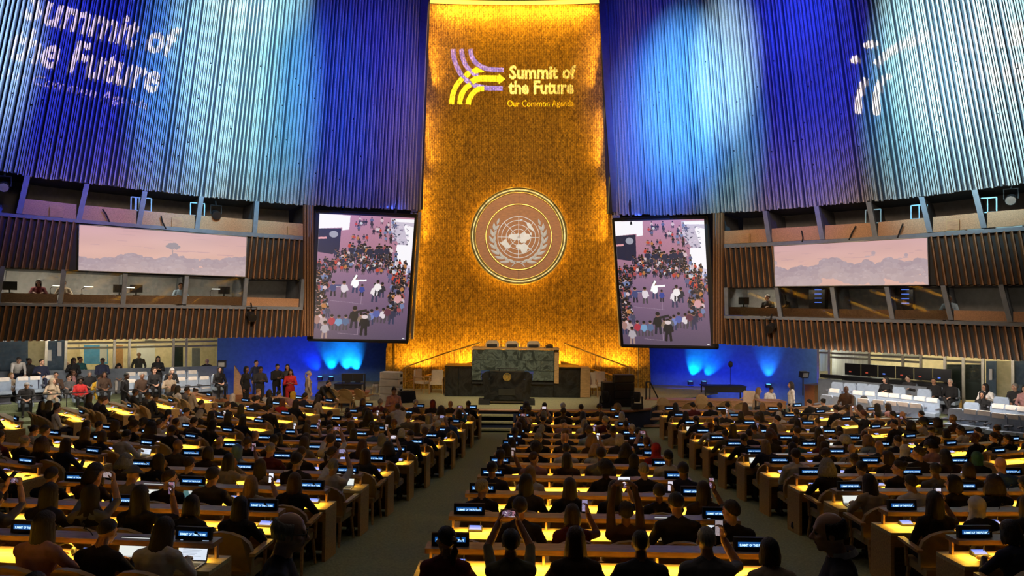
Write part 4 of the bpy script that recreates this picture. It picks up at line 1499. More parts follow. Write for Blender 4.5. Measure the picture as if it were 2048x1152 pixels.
# ------------------------------------------------------------------ projected slides (real projectors over the seats)
def logo_slide(fade=True):
    p = Pic(1024, 480)
    V, Yl = (.14, .20, 3.4), (1.0, 1.2, .12)
    S = 1024 / 255.0           # the slide covers x 897..1152, y 96..216 of the wall

    def Q(x, y):
        return ((x / 5.389 + 840 - 897) * S, (y / 5.39 + 60 - 96) * S)

    def stroke(pts, w, col):
        n = 14
        P = []
        for i in range(len(pts) - 1):
            for k in range(n):
                t = k / n
                p0 = pts[max(i - 1, 0)]; p1 = pts[i]; p2 = pts[i + 1]; p3 = pts[min(i + 2, len(pts) - 1)]
                P.append(tuple(.5 * (2 * p1[a] + (p2[a] - p0[a]) * t + (2 * p0[a] - 5 * p1[a] + 4 * p2[a] - p3[a]) * t * t + (3 * p1[a] - p0[a] - 3 * p2[a] + p3[a]) * t ** 3) for a in (0, 1)))
        P.append(pts[-1])
        for a, c in zip(P, P[1:]):
            (xa, ya), (xb, yb) = Q(*a), Q(*c)
            d_ = math.hypot(xb - xa, yb - ya) or 1
            e = 1.5 / d_
            p.line(xa, ya, xb + (xb - xa) * e, yb + (yb - ya) * e, w * S / 5.39, col)

    stroke([(355, 205), (365, 300), (400, 400), (460, 500), (560, 580), (700, 620), (890, 625)], 52, V)
    stroke([(445, 205), (460, 300), (500, 390), (560, 455), (625, 490)], 50, V)
    stroke([(540, 205), (560, 290), (610, 360), (700, 410), (800, 425), (900, 428)], 50, V)
    stroke([(338, 800), (352, 700), (392, 600), (455, 520)], 54, Yl)
    stroke([(428, 800), (440, 720), (480, 640), (540, 585)], 54, Yl)
    stroke([(518, 800), (535, 735), (580, 670), (630, 635), (690, 632)], 54, Yl)
    p.poly([Q(*q) for q in ((466, 478), (518, 434), (550, 480), (512, 518))], Yl)
    p.poly([Q(*q) for q in ((552, 435), (605, 396), (700, 448), (590, 468))], Yl)
    stroke([(555, 560), (610, 528), (700, 520), (850, 522)], 66, Yl)
    p.poly([Q(*q) for q in ((850, 468), (918, 524), (850, 580))], Yl)
    T1 = (.95, 1.15, 1.1)
    for txt, bx, by, bw, bh, col, bo in (('Summit of', 962, 378, 720, 150, T1, .035), ('the Future', 952, 540, 706, 150, T1, .035), ('Our Common Agenda', 942, 752, 716, 92, (.95, .75, .03), .004)):
        x0, y0 = Q(bx, by)
        draw_text(p, txt, x0, y0, bw / 5.389 * S, bh / 5.39 * S, col, bo)
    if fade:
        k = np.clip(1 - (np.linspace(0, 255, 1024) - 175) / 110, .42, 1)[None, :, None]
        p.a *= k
    return p


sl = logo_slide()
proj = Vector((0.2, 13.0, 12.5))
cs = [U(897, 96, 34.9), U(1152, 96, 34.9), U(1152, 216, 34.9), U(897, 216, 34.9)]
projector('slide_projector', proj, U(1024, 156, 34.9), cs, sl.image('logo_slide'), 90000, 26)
# on the two slatted walls only pieces of the same slide fall in view
p = Pic(900, 560)
Wt = (1.0, .82, .62)
draw_text(p, 'Summit of', 20, 20, 860, 190, Wt, .03)
draw_text(p, 'the Future', 10, 245, 850, 190, Wt, .03)
draw_text(p, 'Our Common Agenda', 0, 480, 840, 70, (.55, .40, .42), .003)
cs = [FL(62, -38), FL(372, 52), FL(312, 232), FL(-14, 160)]
projector('slide_projector', (-1.5, 12, 15), FL(190, 110), cs, p.image('title_slide'), 36000, 36)
p = Pic(900, 620)
def wh(*q):
    p.poly(q, Wt)
p.ell(140, 60, 46, 24, Wt); p.ell(40, 140, 28, 26, Wt)
for a, c, e, f, w_ in ((150, 190, 240, 120, 46), (235, 125, 340, 85, 52), (330, 90, 470, 50, 56), (70, 300, 30, 400, 40), (30, 390, 18, 500, 40), (90, 270, 60, 320, 36), (170, 300, 130, 390, 44), (135, 380, 120, 520, 44), (170, 290, 230, 270, 36)):
    p.line(a, c, e, f, w_, Wt)
draw_text(p, 'Su', 560, 10, 300, 190, Wt, .03)
draw_text(p, 'the', 560, 240, 300, 170, Wt, .03)
draw_text(p, 'Our C', 580, 460, 280, 70, (.75, .66, .50), .003)
cs = [FR(1690, 78), FR(2062, 12), FR(2075, 235), FR(1715, 262)]
projector('slide_projector', (1.5, 12, 15), FR(1860, 150), cs, p.image('corner_slide'), 46000, 40)
# ------------------------------------------------------------------ blue walls and lobby fronts under the balconies
def wall_quad(name, pts, depths, y_top, y_bot_z, M, thick, label):
    pass


BL = [U(435, 690, 35.3), U(775, 690, 36.4)]
BR = [U(1298, 700, 36.4), U(1636, 700, 34.2)]
for nm, (a, c), lab in (('wall_front_left', BL, 'plain blue wall lit by three blue uplights'), ('wall_front_right', BR, 'plain blue wall behind the folding tables lit by blue uplights')):
    a = Vector((a.x, a.y, 0)); c = Vector((c.x, c.y, 0))
    n_ = Vector((-(c - a).y, (c - a).x, 0)).normalized()
    A = [a, c, c + Vector((0, 0, 6)), a + Vector((0, 0, 6))]
    struct(MB().hexa(A, [v + n_ * .15 for v in A]).build(nm, BLUEWALL), lab)


def at_wall(px, py, AB, off=0.0):
    a, c = AB
    n_ = Vector((-(c - a).y, (c - a).x, 0)).normalized()
    if n_.y > 0:
        n_ = -n_
    return UP(px, py, a + n_ * off, n_)


upl = ((662, 757, BL, (.0, .55, 1.0)), (692, 757, BL, (.02, .62, 1.0)), (716, 757, BL, (.02, .6, 1.0)), (640, 757, BL, (.0, .06, 1.0)), (1381, 766, BR, (.0, .62, .9)), (1408, 766, BR, (.0, .35, 1.0)), (1537, 772, BR, (.03, .4, 1.0)))
for i, (x, y, AB, c) in enumerate(upl):
    p = at_wall(x, y, AB, .30)
    lean = (0, .0, -.25, -.5, .3, .5, 0)[i]
    spot('wall_uplight', p + Vector((0, 0, .14)), at_wall(x, y, AB, 0.0) + Vector((lean, 0, 1.15)), 420 if c[1] > .5 else 260, c, 62, 1, .03)
    fx = thing('uplight_fixture', ('small uplight at the foot of the blue wall, %s along from the white loudspeaker' % ORD[max(1, 4 - i)]) if i < 4 else 'small uplight at the foot of the blue wall, %s along from the black loudspeaker' % ORD[i - 3], 'lamp', p)
    MB().box((0, 0, 0), (.22, .2, .16)).build('housing', BLACK, fx)
    MB().box((0, 0, .085), (.16, .14, .012)).build('lens', mat('uplight_lens', (.1, .3, .6), .3, vary=0, emit=(.1, .6, 1.0), stren=3), fx)
for AB, x0 in ((BL, 600), (BR, 1440)):
    p = at_wall(x0, 735, AB, 1.6)
    area('blue_wash', p + Vector((0, 0, -.9)), at_wall(x0, 715, AB), 70, (.01, .04, 1.0), 4.6, .3)

# lobby: glazed fronts left and right, each a row of frames, panes, columns and a wall beyond
def lobby(name, A_px, B_px, YA, YB, posts, rails, label, back, light, extras, sd):
    a, c = U(A_px, 700, YA), U(B_px, 700, YB)
    a = Vector((a.x, a.y, 0)); c = Vector((c.x, c.y, 0))
    n_ = Vector((-(c - a).y, (c - a).x, 0)).normalized()
    if n_.y > 0:
        n_ = -n_
    t_ = (c - a).normalized()
    root = thing(name, label, 'wall'); root['kind'] = 'structure'; del root['category']

    def L_(px, py, off=0.0):
        return UP(px, py, a + n_ * off, n_)
    for x in posts:
        p = L_(x, 720); p.z = 0.0
        A = [p - t_ * .05 - n_ * .05, p + t_ * .05 - n_ * .05, p + t_ * .05 + n_ * .05, p - t_ * .05 + n_ * .05]
        MB().hexa(A, [v + Vector((0, 0, 4.2)) for v in A]).build('frame_post', ALU, root)
    for x0, x1, y in rails:
        p0, p1 = L_(x0, y), L_(x1, y); p1.z = p0.z
        MB().tube([p0, p1], .045, 4).build('frame_rail', ALU, root)
    for x0, x1 in zip(posts, posts[1:]):
        p0, p1 = L_(x0, 720), L_(x1, 720)
        p0.z = p1.z = 0.9
        A = [p0, p1, p1 + Vector((0, 0, 3.2)), p0 + Vector((0, 0, 3.2))]
        MB().hexa(A, [v - n_ * .01 for v in A]).build('window_pane', PANE, root)
    # room beyond
    D_ = 4.0
    A = [a - n_ * D_ - t_ * 3, c - n_ * D_ + t_ * 3]
    for v in A:
        v.z = 0
    q = [A[0], A[1], A[1] + Vector((0, 0, 4.6)), A[0] + Vector((0, 0, 4.6))]
    MB().hexa(q, [v - n_ * .1 for v in q]).build('lobby_wall', back, root)
    q = [a - t_ * 3 + Vector((0, 0, 4.3)), c + t_ * 1 + Vector((0, 0, 4.3)), c + t_ * 1 - n_ * D_ + Vector((0, 0, 4.3)), a - t_ * 3 - n_ * D_ + Vector((0, 0, 4.3))]
    MB().hexa(q, [v + Vector((0, 0, .1)) for v in q]).build('lobby_ceiling', CREAM, root)
    for k, (x0, x1, y0, y1, off, M, nm) in enumerate(extras):
        A = [L_(x0, y1, off), L_(x1, y1, off), L_(x1, y0, off), L_(x0, y0, off)]
        MB().hexa(A, [v - n_ * (.5 if nm == 'column' else .06) for v in A]).build(nm, M, root)
    for f in (.12, .35, .6, .85):
        p = a + (c - a) * f - n_ * 2.0; p.z = 4.1
        area('lobby_light', p, p - Vector((0, 0, 3)), light, (1, .86, .58), 1.6, .8)
    return root, L_, n_, t_


BLUEPANEL = mat('blue_grey_panel', (.11, .16, .24), .6)
DOORDARK = mat('door_dark', (.02, .03, .025), .4)
POSTER = mat('blue_poster', (.10, .32, .55), .6)
CURT = mat('white_curtain', (.78, .76, .70), .8, vary=.3, scale=3, stretch=(14, 14, .2))
lobL, LL, nL, tL = lobby('wall_lobby_left', -60, 436, 29.6, 35.6, [-60, 92, 131, 228, 258, 346, 372, 436],
                         [(131, 436, 687), (131, 436, 697)], 'glazed lobby front behind the cream-lit guest seats', CREAM, 75,
                         [(-60, 56, 676, 770, -.1, BLUEPANEL, 'wall_panel'), (56, 90, 672, 770, -.5, CREAM, 'column'), (92, 131, 680, 762, -.05, BLUEPANEL, 'wall_panel'),
                          (95, 103, 700, 722, .02, PAPER, 'notice'), (115, 123, 684, 712, .02, PAPER, 'notice'),
                          (160, 228, 686, 752, -3.2, CREAM, 'column'), (168, 216, 690, 728, -2.6, POSTER, 'poster'), (200, 214, 688, 724, -2.3, PAPER, 'notice'), (232, 246, 690, 740, -3.0, wood('lobby_wood', (.4, .2, .07)), 'door_leaf'),
                          (274, 310, 690, 752, -2.8, PAPER, 'door_leaf'), (346, 366, 690, 752, -2.6, DOORDARK, 'door_leaf'), (384, 400, 696, 745, -2.6, SILVER, 'door_leaf'), (290, 312, 679, 683, -.9, ALU, 'sign_board')], 'L')
lobR, LR_, nR, tR = lobby('wall_lobby_right', 1637, 2110, 33.6, 26.6, [1637, 1659, 1739, 1806, 1842, 1890, 1927, 1966, 2026, 2110],
                          [(1637, 1890, 705), (1659, 1840, 714), (1889, 1966, 721)], 'glazed lobby front behind the blue guest seats', CREAM, 75,
                          [(1638, 1657, 694, 742, -1.0, CURT, 'curtain'), (1664, 1738, 697, 765, -1.6, CURT, 'curtain'), (1764, 1838, 700, 716, -1.6, CURT, 'curtain'),
                           (1892, 1924, 729, 800, -.2, DOORDARK, 'door_leaf'), (1930, 1962, 729, 800, -.2, DOORDARK, 'door_leaf'),
                           (1972, 1992, 722, 800, -.1, BLUEPANEL, 'wall_panel'), (1978, 1984, 738, 760, .02, PAPER, 'notice'), (1992, 2024, 722, 800, -.4, CREAM, 'column'), (2028, 2110, 722, 800, -.1, BLUEPANEL, 'wall_panel')], 'R')
p = LR_(1700, 730, -2.6); p.z = 3.2
area('curtain_light', p, LR_(1690, 720, -1.6), 110, (.95, 1, .95), 3.6, 1.6)
p = LR_(1648, 720, -1.9); p.z = 2.6
area('curtain_light', p, LR_(1648, 715, -1.0), 60, (1, 1, 1), .8, 1.6)

# ------------------------------------------------------------------ stage furniture
# green marble dais desk
DY = 30.25
tl, tr2, bl_, br_ = U(944, 697, DY), U(1108, 698, DY), U(944, 755, DY - .05), U(1108, 757, DY - .05)
dz0, dz1 = 1.25, (tl.z + tr2.z) / 2
x0, x1 = tl.x, tr2.x
dais = thing('presiding_desk', 'high presiding desk clad in dark green marble slabs', 'desk', (0, DY, 0))
MB().box(((x0 + x1) / 2, .55, (dz0 + dz1) / 2 - .05), (x1 - x0 - .02, 1.0, dz1 - dz0 - .1)).build('core', BLACK, dais)
MB().box(((x0 + x1) / 2 + .1, .55, dz1), (x1 - x0 + .26, 1.2, .06)).build('worktop', TANWOOD, dais)
MB().box((x1 + .12, .6, (dz0 + dz1) / 2), (.18, 1.05, dz1 - dz0 - .08)).build('end_panel', TANWOOD, dais)
colsx = [x0, x0 + .62, x0 + 1.25, x0 + 1.83, x0 + 2.45, x1]
zz = dz1 - .05
for r_, h in enumerate((.42, .42, .40)):
    cx = colsx if r_ % 2 == 0 else [x0, x0 + .36, x0 + .95, x0 + 1.6, x0 + 2.2, x0 + 2.8, x1]
    for xa, xb in zip(cx, cx[1:]):
        MB().box(((xa + xb) / 2, -.005 * ((r_ + int(xa * 10)) % 3), zz - h / 2), (xb - xa - .012, .06, h - .012)).build('marble_slab', MARBLE, dais)
    zz -= h
# black base with wings
base = thing('podium_base', 'black marble podium base spreading either side of the green desk', 'podium', (0, 30.4, SZ))
dzb = dz0 - SZ
bx0, bx1 = U(890, 760, 30.4).x, U(1160, 760, 30.4).x
bh = U(900, 734, 30.4).z - SZ
brk = [bx0, (bx0 + x0) / 2, x0, x0 + (x1 - x0) / 3, x0 + (x1 - x0) * 2 / 3, x1, bx1]
for xa, xb in zip(brk, brk[1:]):
    hs = bh if (xb <= x0 + .05 or xa >= x1 - .05) else .53
    MB().box(((xa + xb) / 2, .04, hs / 2), (xb - xa - .012, .10, hs - .02)).build('black_slab', BLACKMARBLE, base)
for xa, xb in ((bx0, x0 - .03), (x1 + .24, bx1)):
    MB().box(((xa + xb) / 2, .8, bh / 2 - .01), (xb - xa - .02, 1.4, bh - .02)).build('core', BLACK, base)
    MB().box(((xa + xb) / 2, .75, bh + .02), (xb - xa + .04, 1.6, .05)).build('cap', BLACKMARBLE, base)
MB().box(((x0 + x1) / 2 + .1, .8, .25), (x1 - x0 + .24, 1.4, .5)).build('core', BLACK, base)
MB().box((bx1 + .22, .55, bh / 2 + .02), (.4, 1.0, bh)).build('side_cheek', TANWOOD, base)
# three presiding chairs and the things on the desk
for i, (xa, xb, yt) in enumerate(((971, 998, 681), (1011, 1037, 682), (1054, 1080, 682))):
    p = U((xa + xb) / 2, 697, DY + 1.5); zt = U((xa + xb) / 2, yt, DY + 1.5).z
    w = (xb - xa) * (DY + 1.5) / F
    ch = thing('presiding_chair', ('first', 'second', 'third')[i] + ' cream high-backed chair behind the green marble desk, counting from the white loudspeaker', 'chair', (p.x, p.y, 1.3), group='cream chairs of the presidium')
    h = zt - 1.3
    pr = [(-w / 2, h - .9), (w / 2, h - .9), (w / 2, h - .12), (w / 2 - .1, h), (-w / 2 + .1, h), (-w / 2, h - .12)]
    MB().prism([(x, 0, z) for x, z in pr], (0, .12, 0)).build('backrest', CUSHION, ch)
    MB().box((0, -.25, h - .95), (w, .5, .12)).build('seat', CUSHION, ch)
    MB().tube([(0, -.2, h - 1.0), (0, -.2, 0)], .05, 8).build('pedestal', BLACK, ch)
for i, x in enumerate((984, 1024, 1067)):
    p = U(x, 694, DY + .35)
    mo = thing('desk_monitor', 'low black monitor on the green desk before the %s cream chair' % ('first', 'second', 'third')[i], 'monitor', (p.x, DY + .4, dz1 + .03))
    MB().box((0, 0, .075), (.42, .05, .13), (.25, 0, 0)).build('screen_shell', BLACKGLOSS, mo)
    MB().box((0, .04, .015), (.25, .2, .03)).build('stand', BLACK, mo)
p = U(1099, 694, DY + .3)
ph = thing('desk_telephone', 'black telephone console at the end of the green marble desk', 'telephone', (p.x, DY + .4, dz1 + .03))
MB().box((0, 0, .05), (.30, .22, .09), (.3, 0, 0)).build('console', BLACKGLOSS, ph)
MB().tube([(-.1, -.02, .10), (.0, -.03, .16), (.12, -.02, .12)], .022, 6).build('handset', BLACK, ph)
for i, x in enumerate((950, 1002, 1043, 1089)):
    p = U(x, 694, DY + .3)
    g = thing('water_glass', 'drinking glass on the green marble desk, %s from the white loudspeaker' % ORD[i + 1], 'glass', (p.x, DY + .3, dz1 + .03), group='glasses on the presiding desk')
    MB().tube([(0, 0, 0), (0, 0, .14)], [.032, .038], 10).build('tumbler', BOTTLE, g)

# lectern
LY = 28.0
lx = U(1013.5, 800, LY).x
w2 = 52 * LY / F
top_z = U(1013, 743, LY).z
lec = thing('lectern', 'black stone speaker lectern with a round gold crest on its front', 'lectern', (lx, LY, SZ))
hh = top_z - SZ
pr = [(-w2 * .86, .12), (w2 * .86, .12), (w2 * .97, hh - .12), (w2 * .80, hh), (-w2 * .80, hh), (-w2 * .97, hh - .12)]
MB().prism([(x, 0, z) for x, z in pr], (0, .55, 0)).build('body', BLACKMARBLE, lec)
pr = [(-w2 * .60, .18), (w2 * .60, .18), (w2 * .66, hh - .04), (-w2 * .66, hh - .04)]
MB().prism([(x, -.05, z) for x, z in pr], (0, .05, 0)).build('front_panel', BLACKMARBLE, lec)
for q in (-1, 1):
    MB().box((q * w2 * .86, .2, .09), (.42, .75, .18)).build('foot', BLACK, lec)
    A = [(q * w2 * .62, -.02, hh - .30), (q * w2 * .98, .05, hh - .34), (q * w2 * 1.02, .2, hh + .02), (q * w2 * .68, .12, hh + .03)]
    A = [Vector(v) for v in (A if q > 0 else A[::-1])]
    wing = MB().hexa(A, [v + Vector((0, .03, 0)) for v in A]).build('prompter_wing', mat('wing_glass', (.03, .06, .14), .2), lec)
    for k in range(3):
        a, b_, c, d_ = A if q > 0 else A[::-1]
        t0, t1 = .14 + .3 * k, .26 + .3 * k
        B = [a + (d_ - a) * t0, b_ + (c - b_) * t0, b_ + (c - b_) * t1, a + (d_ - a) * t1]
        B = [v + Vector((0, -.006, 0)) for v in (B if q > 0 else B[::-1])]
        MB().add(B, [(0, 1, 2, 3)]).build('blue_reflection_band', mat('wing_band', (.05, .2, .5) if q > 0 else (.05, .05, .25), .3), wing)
MB().box((0, -.065, .47), (.62, .03, .24)).build('front_plaque', mat('plaque_bronze', (.05, .05, .045), .35, .5), lec)
em2 = MB(); em2.prism([(.15 * math.cos(i * math.pi / 14), -.055, hh - .20 + .15 * math.sin(i * math.pi / 14)) for i in range(28)], (0, -.02, 0))
crest = em2.build('crest', mat('crest_ground', (.10, .085, .04), .4), lec)
for r_ in (.147, .075, .045):
    b = MB()
    b.tube([(r_ * math.cos(i * math.pi / 14), -.08, hh - .20 + r_ * math.sin(i * math.pi / 14)) for i in range(29)],   .008 if r_ > .1 else .006, 5)
    b.build('crest_ring', EMGOLD, crest)
for q in (-1, 1):
    b = MB(); b.tube([(q * .11 * math.cos(a), -.082, hh - .20 + .11 * math.sin(a)) for a in [(-1.4 + 2.3 * i / 9) for i in range(10)]], .011, 5); b.build('crest_laurel', EMGOLD, crest)
for a in (0, math.pi / 4, math.pi / 2, 3 * math.pi / 4):
    b = MB(); b.tube([(-.075 * math.cos(a), -.081, hh - .20 - .075 * math.sin(a)), (.075 * math.cos(a), -.081, hh - .20 + .075 * math.sin(a))], .005, 4); b.build('crest_meridian', EMGOLD, crest)
b = MB(); b.tube([(-.4, .1, hh + .10), (.4, .1, hh + .10)], .02, 6)
b.tube([(-.3, .2, hh), (-.3, .1, hh + .10)], .012, 5); b.tube([(.3, .2, hh), (.3, .1, hh + .10)], .012, 5)
o = b.build('microphone_bar', BLACK, lec)


# stage chairs
def stage_chair(x, y, rz, lab, z=SZ):
    c = thing('stage_chair', lab, 'chair', (x, y, z), rz, 'cream wooden-armed chairs on the stage')
    pr = [(-.25, .44), (.25, .44), (.24, .94), (.21, .98), (-.21, .98), (-.24, .94)]
    MB().prism([(a, -.24, h) for a, h in pr], (0, -.08, 0)).build('backrest', CUSHION, c)
    MB().box((0, 0, .44), (.52, .52, .10)).build('seat', CUSHION, c)
    for q in (-1, 1):
        MB().tube([(q * .28, .24, 0), (q * .28, .24, .63), (q * .28, .18, .66), (q * .28, -.28, .66)], .025, 6).build('arm', TANWOOD, c)
        MB().tube([(q * .28, -.28, 0), (q * .28, -.30, .7)], .025, 6).build('leg', TANWOOD, c)
    return c


for x, y, Y, rz, lab in ((873, 787, 30.4, math.pi, 'cream chair on the stage facing out, beside the podium base on its white-loudspeaker side'),
                         (846, 785, 30.9, math.pi * 1.35, 'cream chair turned sideways on the stage, nearer the ramp rail'),
                         (1180, 793, 29.6, math.pi, 'cream chair on the stage facing out, nearer the black loudspeaker'),
                         (1196, 790, 31.0, math.pi * .9, 'cream chair set back behind another, near the black loudspeaker')):
    p = UZ(x, y, SZ); stage_chair(p.x, p.y, rz, lab)

# ramps with handrails up to the dais
for sd, pts, posts, lab in (('L', ((808, 735), (885, 708), (960, 685)), ((811, 734, 766), (909, 703, 729), (958, 686, 700)), 'brass handrail climbing to the green desk from the white loudspeaker'),
                            ('R', ((1127, 686), (1200, 713), (1259, 735)), ((1128, 687, 700), (1191, 710, 730), (1200, 714, 734), (1258, 735, 756)), 'brass handrail climbing to the green desk from the black loudspeaker')):
    Yr = 33.0
    o = thing('handrail', lab, 'railing', U(pts[0][0], pts[0][1], Yr))
    bse = o.location.copy()
    MB().tube([U(x, y, Yr) - bse for x, y in pts], .03, 8).build('rail', EMGOLD, o)
    for x, y0, y1 in posts:
        MB().tube([U(x, y0, Yr) - bse, U(x, y1 + 6, Yr) - bse], .022, 6).build('post', EMGOLD, o)
for sd, pl in (('L', ((800, 768), (885, 742), (950, 724), (950, 790), (800, 790))), ('R', ((1122, 724), (1180, 738), (1262, 762), (1262, 792), (1122, 792)))):
    q = [U(x, y, 33.2) for x, y in pl]
    q[3].z = q[4].z = SZ
    struct(MB().prism([tuple(v) for v in q], (0, .9, 0)).build('trim_1' if sd == 'L' else 'trim_2', GOLD), 'gold clad ramp side climbing to the presiding desk ' + ('from the white loudspeaker' if sd == 'L' else 'from the black loudspeaker'))


# loudspeakers
def speaker_box(root, z, w, h, d, M, tiltx=0.0):
    b = MB()
    pr = [(-w / 2, -d / 2), (w / 2, -d / 2), (w / 2, d * .3), (w * .3, d / 2), (-w * .3, d / 2), (-w / 2, d * .3)]
    b.prism([(x, y, z + .01) for x, y in pr], (0, 0, h - .02))
    c = b.build('cabinet', M, root)
    g = MB(); g.box((0, -d / 2 - .012, z + h / 2), (w - .06, .02, h - .07)); g.build('grille', BLACKGLOSS if M is not WHITEPLASTIC else mat('pale_grille', (.5, .48, .45), .7), c)
    for q in (-1, 1):
        MB().box((q * (w / 2 + .008), 0, z + h / 2), (.02, .16, h * .35)).build('handle', BLACK, c)


p = U(783, 799, 28.6)
zs = thing('loudspeaker_stack', 'white loudspeaker cabinets stacked four high at the stage corner', 'loudspeaker', (p.x, 28.6, SZ), -.25)
for k in range(4):
    speaker_box(zs, k * .285, .78, .285, .5, WHITEPLASTIC)
p = UZ(822, 797, SZ)
w_ = thing('stage_monitor', 'black wedge loudspeaker beside the white cabinets', 'loudspeaker', (p.x, 28.3, SZ), .5)
MB().prism([(-.32, -.2, 0), (-.32, .25, 0), (-.32, .25, .42), (-.32, -.05, .42)], (.64, 0, 0)).build('cabinet', BLACK, w_)
MB().box((0, -.14, .22), (.56, .02, .36), (-.35, 0, 0)).build('grille', BLACKGLOSS, w_)
MB().box((0, .1, .43), (.2, .06, .03)).build('handle', BLACK, w_)
p = UZ(1245, 812, SZ)
zs = thing('loudspeaker_stack', 'tall black loudspeaker cabinets stacked at the stage corner', 'loudspeaker', (p.x, 27.9, SZ), .1)
for k in range(4):
    speaker_box(zs, k * .30, .74, .30, .55, BLACK)
p = UZ(1216, 812, SZ)
zs = thing('subwoofer', 'black bass cabinet beside the tall black loudspeaker', 'loudspeaker', (p.x, 28.0, SZ), .1)
speaker_box(zs, 0, .46, .9, .6, BLACK)


def moving_head(px, py, M, lab):
    p = UZ(px, py, SZ)
    o = thing('moving_head_light', lab, 'lamp', (p.x, p.y, SZ))
    MB().box((0, 0, .08), (.40, .32, .16)).build('base', M, o)
    y = MB()
    for q in (-1, 1):
        y.prism([(q * .17, -.05, .16), (q * .21, -.05, .16), (q * .20, -.04, .45), (q * .16, -.04, .45)], (0, .12, 0))
    y.box((0, .01, .18), (.4, .12, .04))
    y.build('yoke', M, o)
    MB().tube([(0, 0, .26), (0, 0, .42), (0, 0, .55), (0, 0, .62)], [.10, .13, .13, .11], 14).build('lamp_head', M, o)
    MB().tube([(0, 0, .62), (0, 0, .63)], [.10, .10], 14).build('lens', BLACKGLOSS, o)


moving_head(751, 800, SILVER, 'silver moving head light beside the white loudspeaker')
moving_head(1210, 816, BLACK, 'black moving head light in front of the bass cabinet')
moving_head(1274, 818, BLACK, 'black moving head light past the tall black loudspeaker')
moving_head(793, 800, BLACK, 'black moving head light against the white loudspeaker')

# thin barrier rails at the stage corners
for pts, lab in ([((683, 748), (730, 748), (730, 778)), 'black tube barrier before the three blue uplights'], [((684, 748), (684, 778), (640, 785)), 'black tube barrier bent towards the blue wall'],
                 [((1292, 764), (1300, 764), (1318, 800)), 'black stair rail next to the black loudspeaker'], [((1292, 764), (1292, 800), (1292, 806)), 'black rail post next to the black loudspeaker']):
    Yb = 30.0
    o = thing('barrier_rail', lab, 'railing', U(*pts[0], Yb)); bs = o.location.copy()
    P = [U(x, y, Yb) - bs for x, y in pts]
    MB().tube(P, .03, 6).build('rail', BLACK, o)
    MB().tube([P[1], P[1] + Vector((0, 0, -1.2))], .025, 6).build('post', BLACK, o)

# tables of the technical crew
def crew_table(xa, xb, y, Y, M, lab, z0=0.0, h=None, d=.8):
    pa, pb = U(xa, y, Y), U(xb, y, Y)
    zt = pa.z
    o = thing('crew_table', lab, 'table', ((pa.x + pb.x) / 2, Y, z0))
    w = pb.x - pa.x
    MB().box((0, 0, zt - z0 - .02), (w, d, .04)).build('table_top', M, o)
    MB().box((0, -d / 2 + .04, zt - z0 - .16), (w - .05, .03, .24)).build('apron', M, o)
    for qx in (-1, 1):
        for qy in (-1, 1):
            MB().box((qx * (w / 2 - .06), qy * (d / 2 - .06), (zt - z0 - .04) / 2), (.05, .05, zt - z0 - .04)).build('leg', BLACK, o)
    return o, zt


crew_table(640, 742, 781, 30.2, REDWOOD, 'long red-brown table before the blue wall uplights')
crew_table(672, 728, 766, 31.2, BLACK, 'black equipment table in front of the three uplights')
crew_table(1404, 1488, 770, 32.6, BLACK, 'black folding table on the blue wall platform')
crew_table(1290, 1480, 797, 30.2, COUNTER, 'long low wooden table with tan chairs under the blue wall')
t_, zt = crew_table(1514, 1566, 800, 28.4, COUNTER, 'small wooden table with a laptop by the standing woman in white')
for i, (x, Y) in enumerate(((695, 31.2), (716, 31.2))):
    p = U(x, 765, Y)
    o = thing('crew_monitor', 'black crew monitor on the equipment table, ' + ('nearer the doorway' if i == 0 else 'nearer the loudspeaker'), 'monitor', p)
    MB().box((0, 0, .2), (.42, .05, .28)).build('screen_shell', BLACK, o); MB().box((0, .02, .03), (.2, .16, .06)).build('stand', BLACK, o)
p = U(1461, 770, 32.3)
o = thing('microphone_stand', 'thin black lamp stand on the folding table', 'stand', p)
MB().tube([(0, 0, 0), (0, 0, 1.0)], .015, 6).build('pole', BLACK, o)
MB().ell((0, 0, .9), (.10, .08, .14)).build('lamp_head', BLACK, o)
MB().tube([(0, 0, 0), (0, 0, .02)], .12, 10).build('base', BLACK, o)
# ------------------------------------------------------------------ guest seats beside the hall
def face_rz(d):
    return math.atan2(-d[0], d[1])


FLD = Vector((.61, -.79, 0)); FRD = Vector((-.755, -.655, 0))
_b = MB(); pr = [(-.24, .42), (.24, .42), (.23, .86), (.18, .95), (-.18, .95), (-.23, .86)]
_b.prism([(x, -.22, z) for x, z in pr], (0, -.10, 0)); GS_BACK = _b.mesh('backrest', SEATBLUE)
_b = MB(); _b.box((0, .02, .42), (.48, .46, .12)); GS_SEAT = _b.mesh('seat', SEATBLUE)
_b = MB(); _b.box((0, -.20, .20), (.44, .12, .40)); _b.box((0, -.05, .03), (.46, .5, .05)); GS_BASE = _b.mesh('pedestal', SEATGREY)
_b = MB(); _b.box((0, .0, 0), (.05, .42, .05)); GS_ARM = _b.mesh('armrest', SEATGREY)
_b = MB()
_b.prism([(-.17, -.212, .82), (.17, -.212, .82), (.17, -.212, .952), (-.17, -.212, .952)], (0, .012, 0)); _b.box((0, -.27, .958), (.34, .13, .014)); _b.box((0, -.328, .88), (.34, .012, .15)); GS_COV = _b.mesh('headrest_cover', COVER)
_b = MB(); _b.box((0, -.02, .488), (.34, .30, .014)); GS_PAD = _b.mesh('seat_paper', COVER)


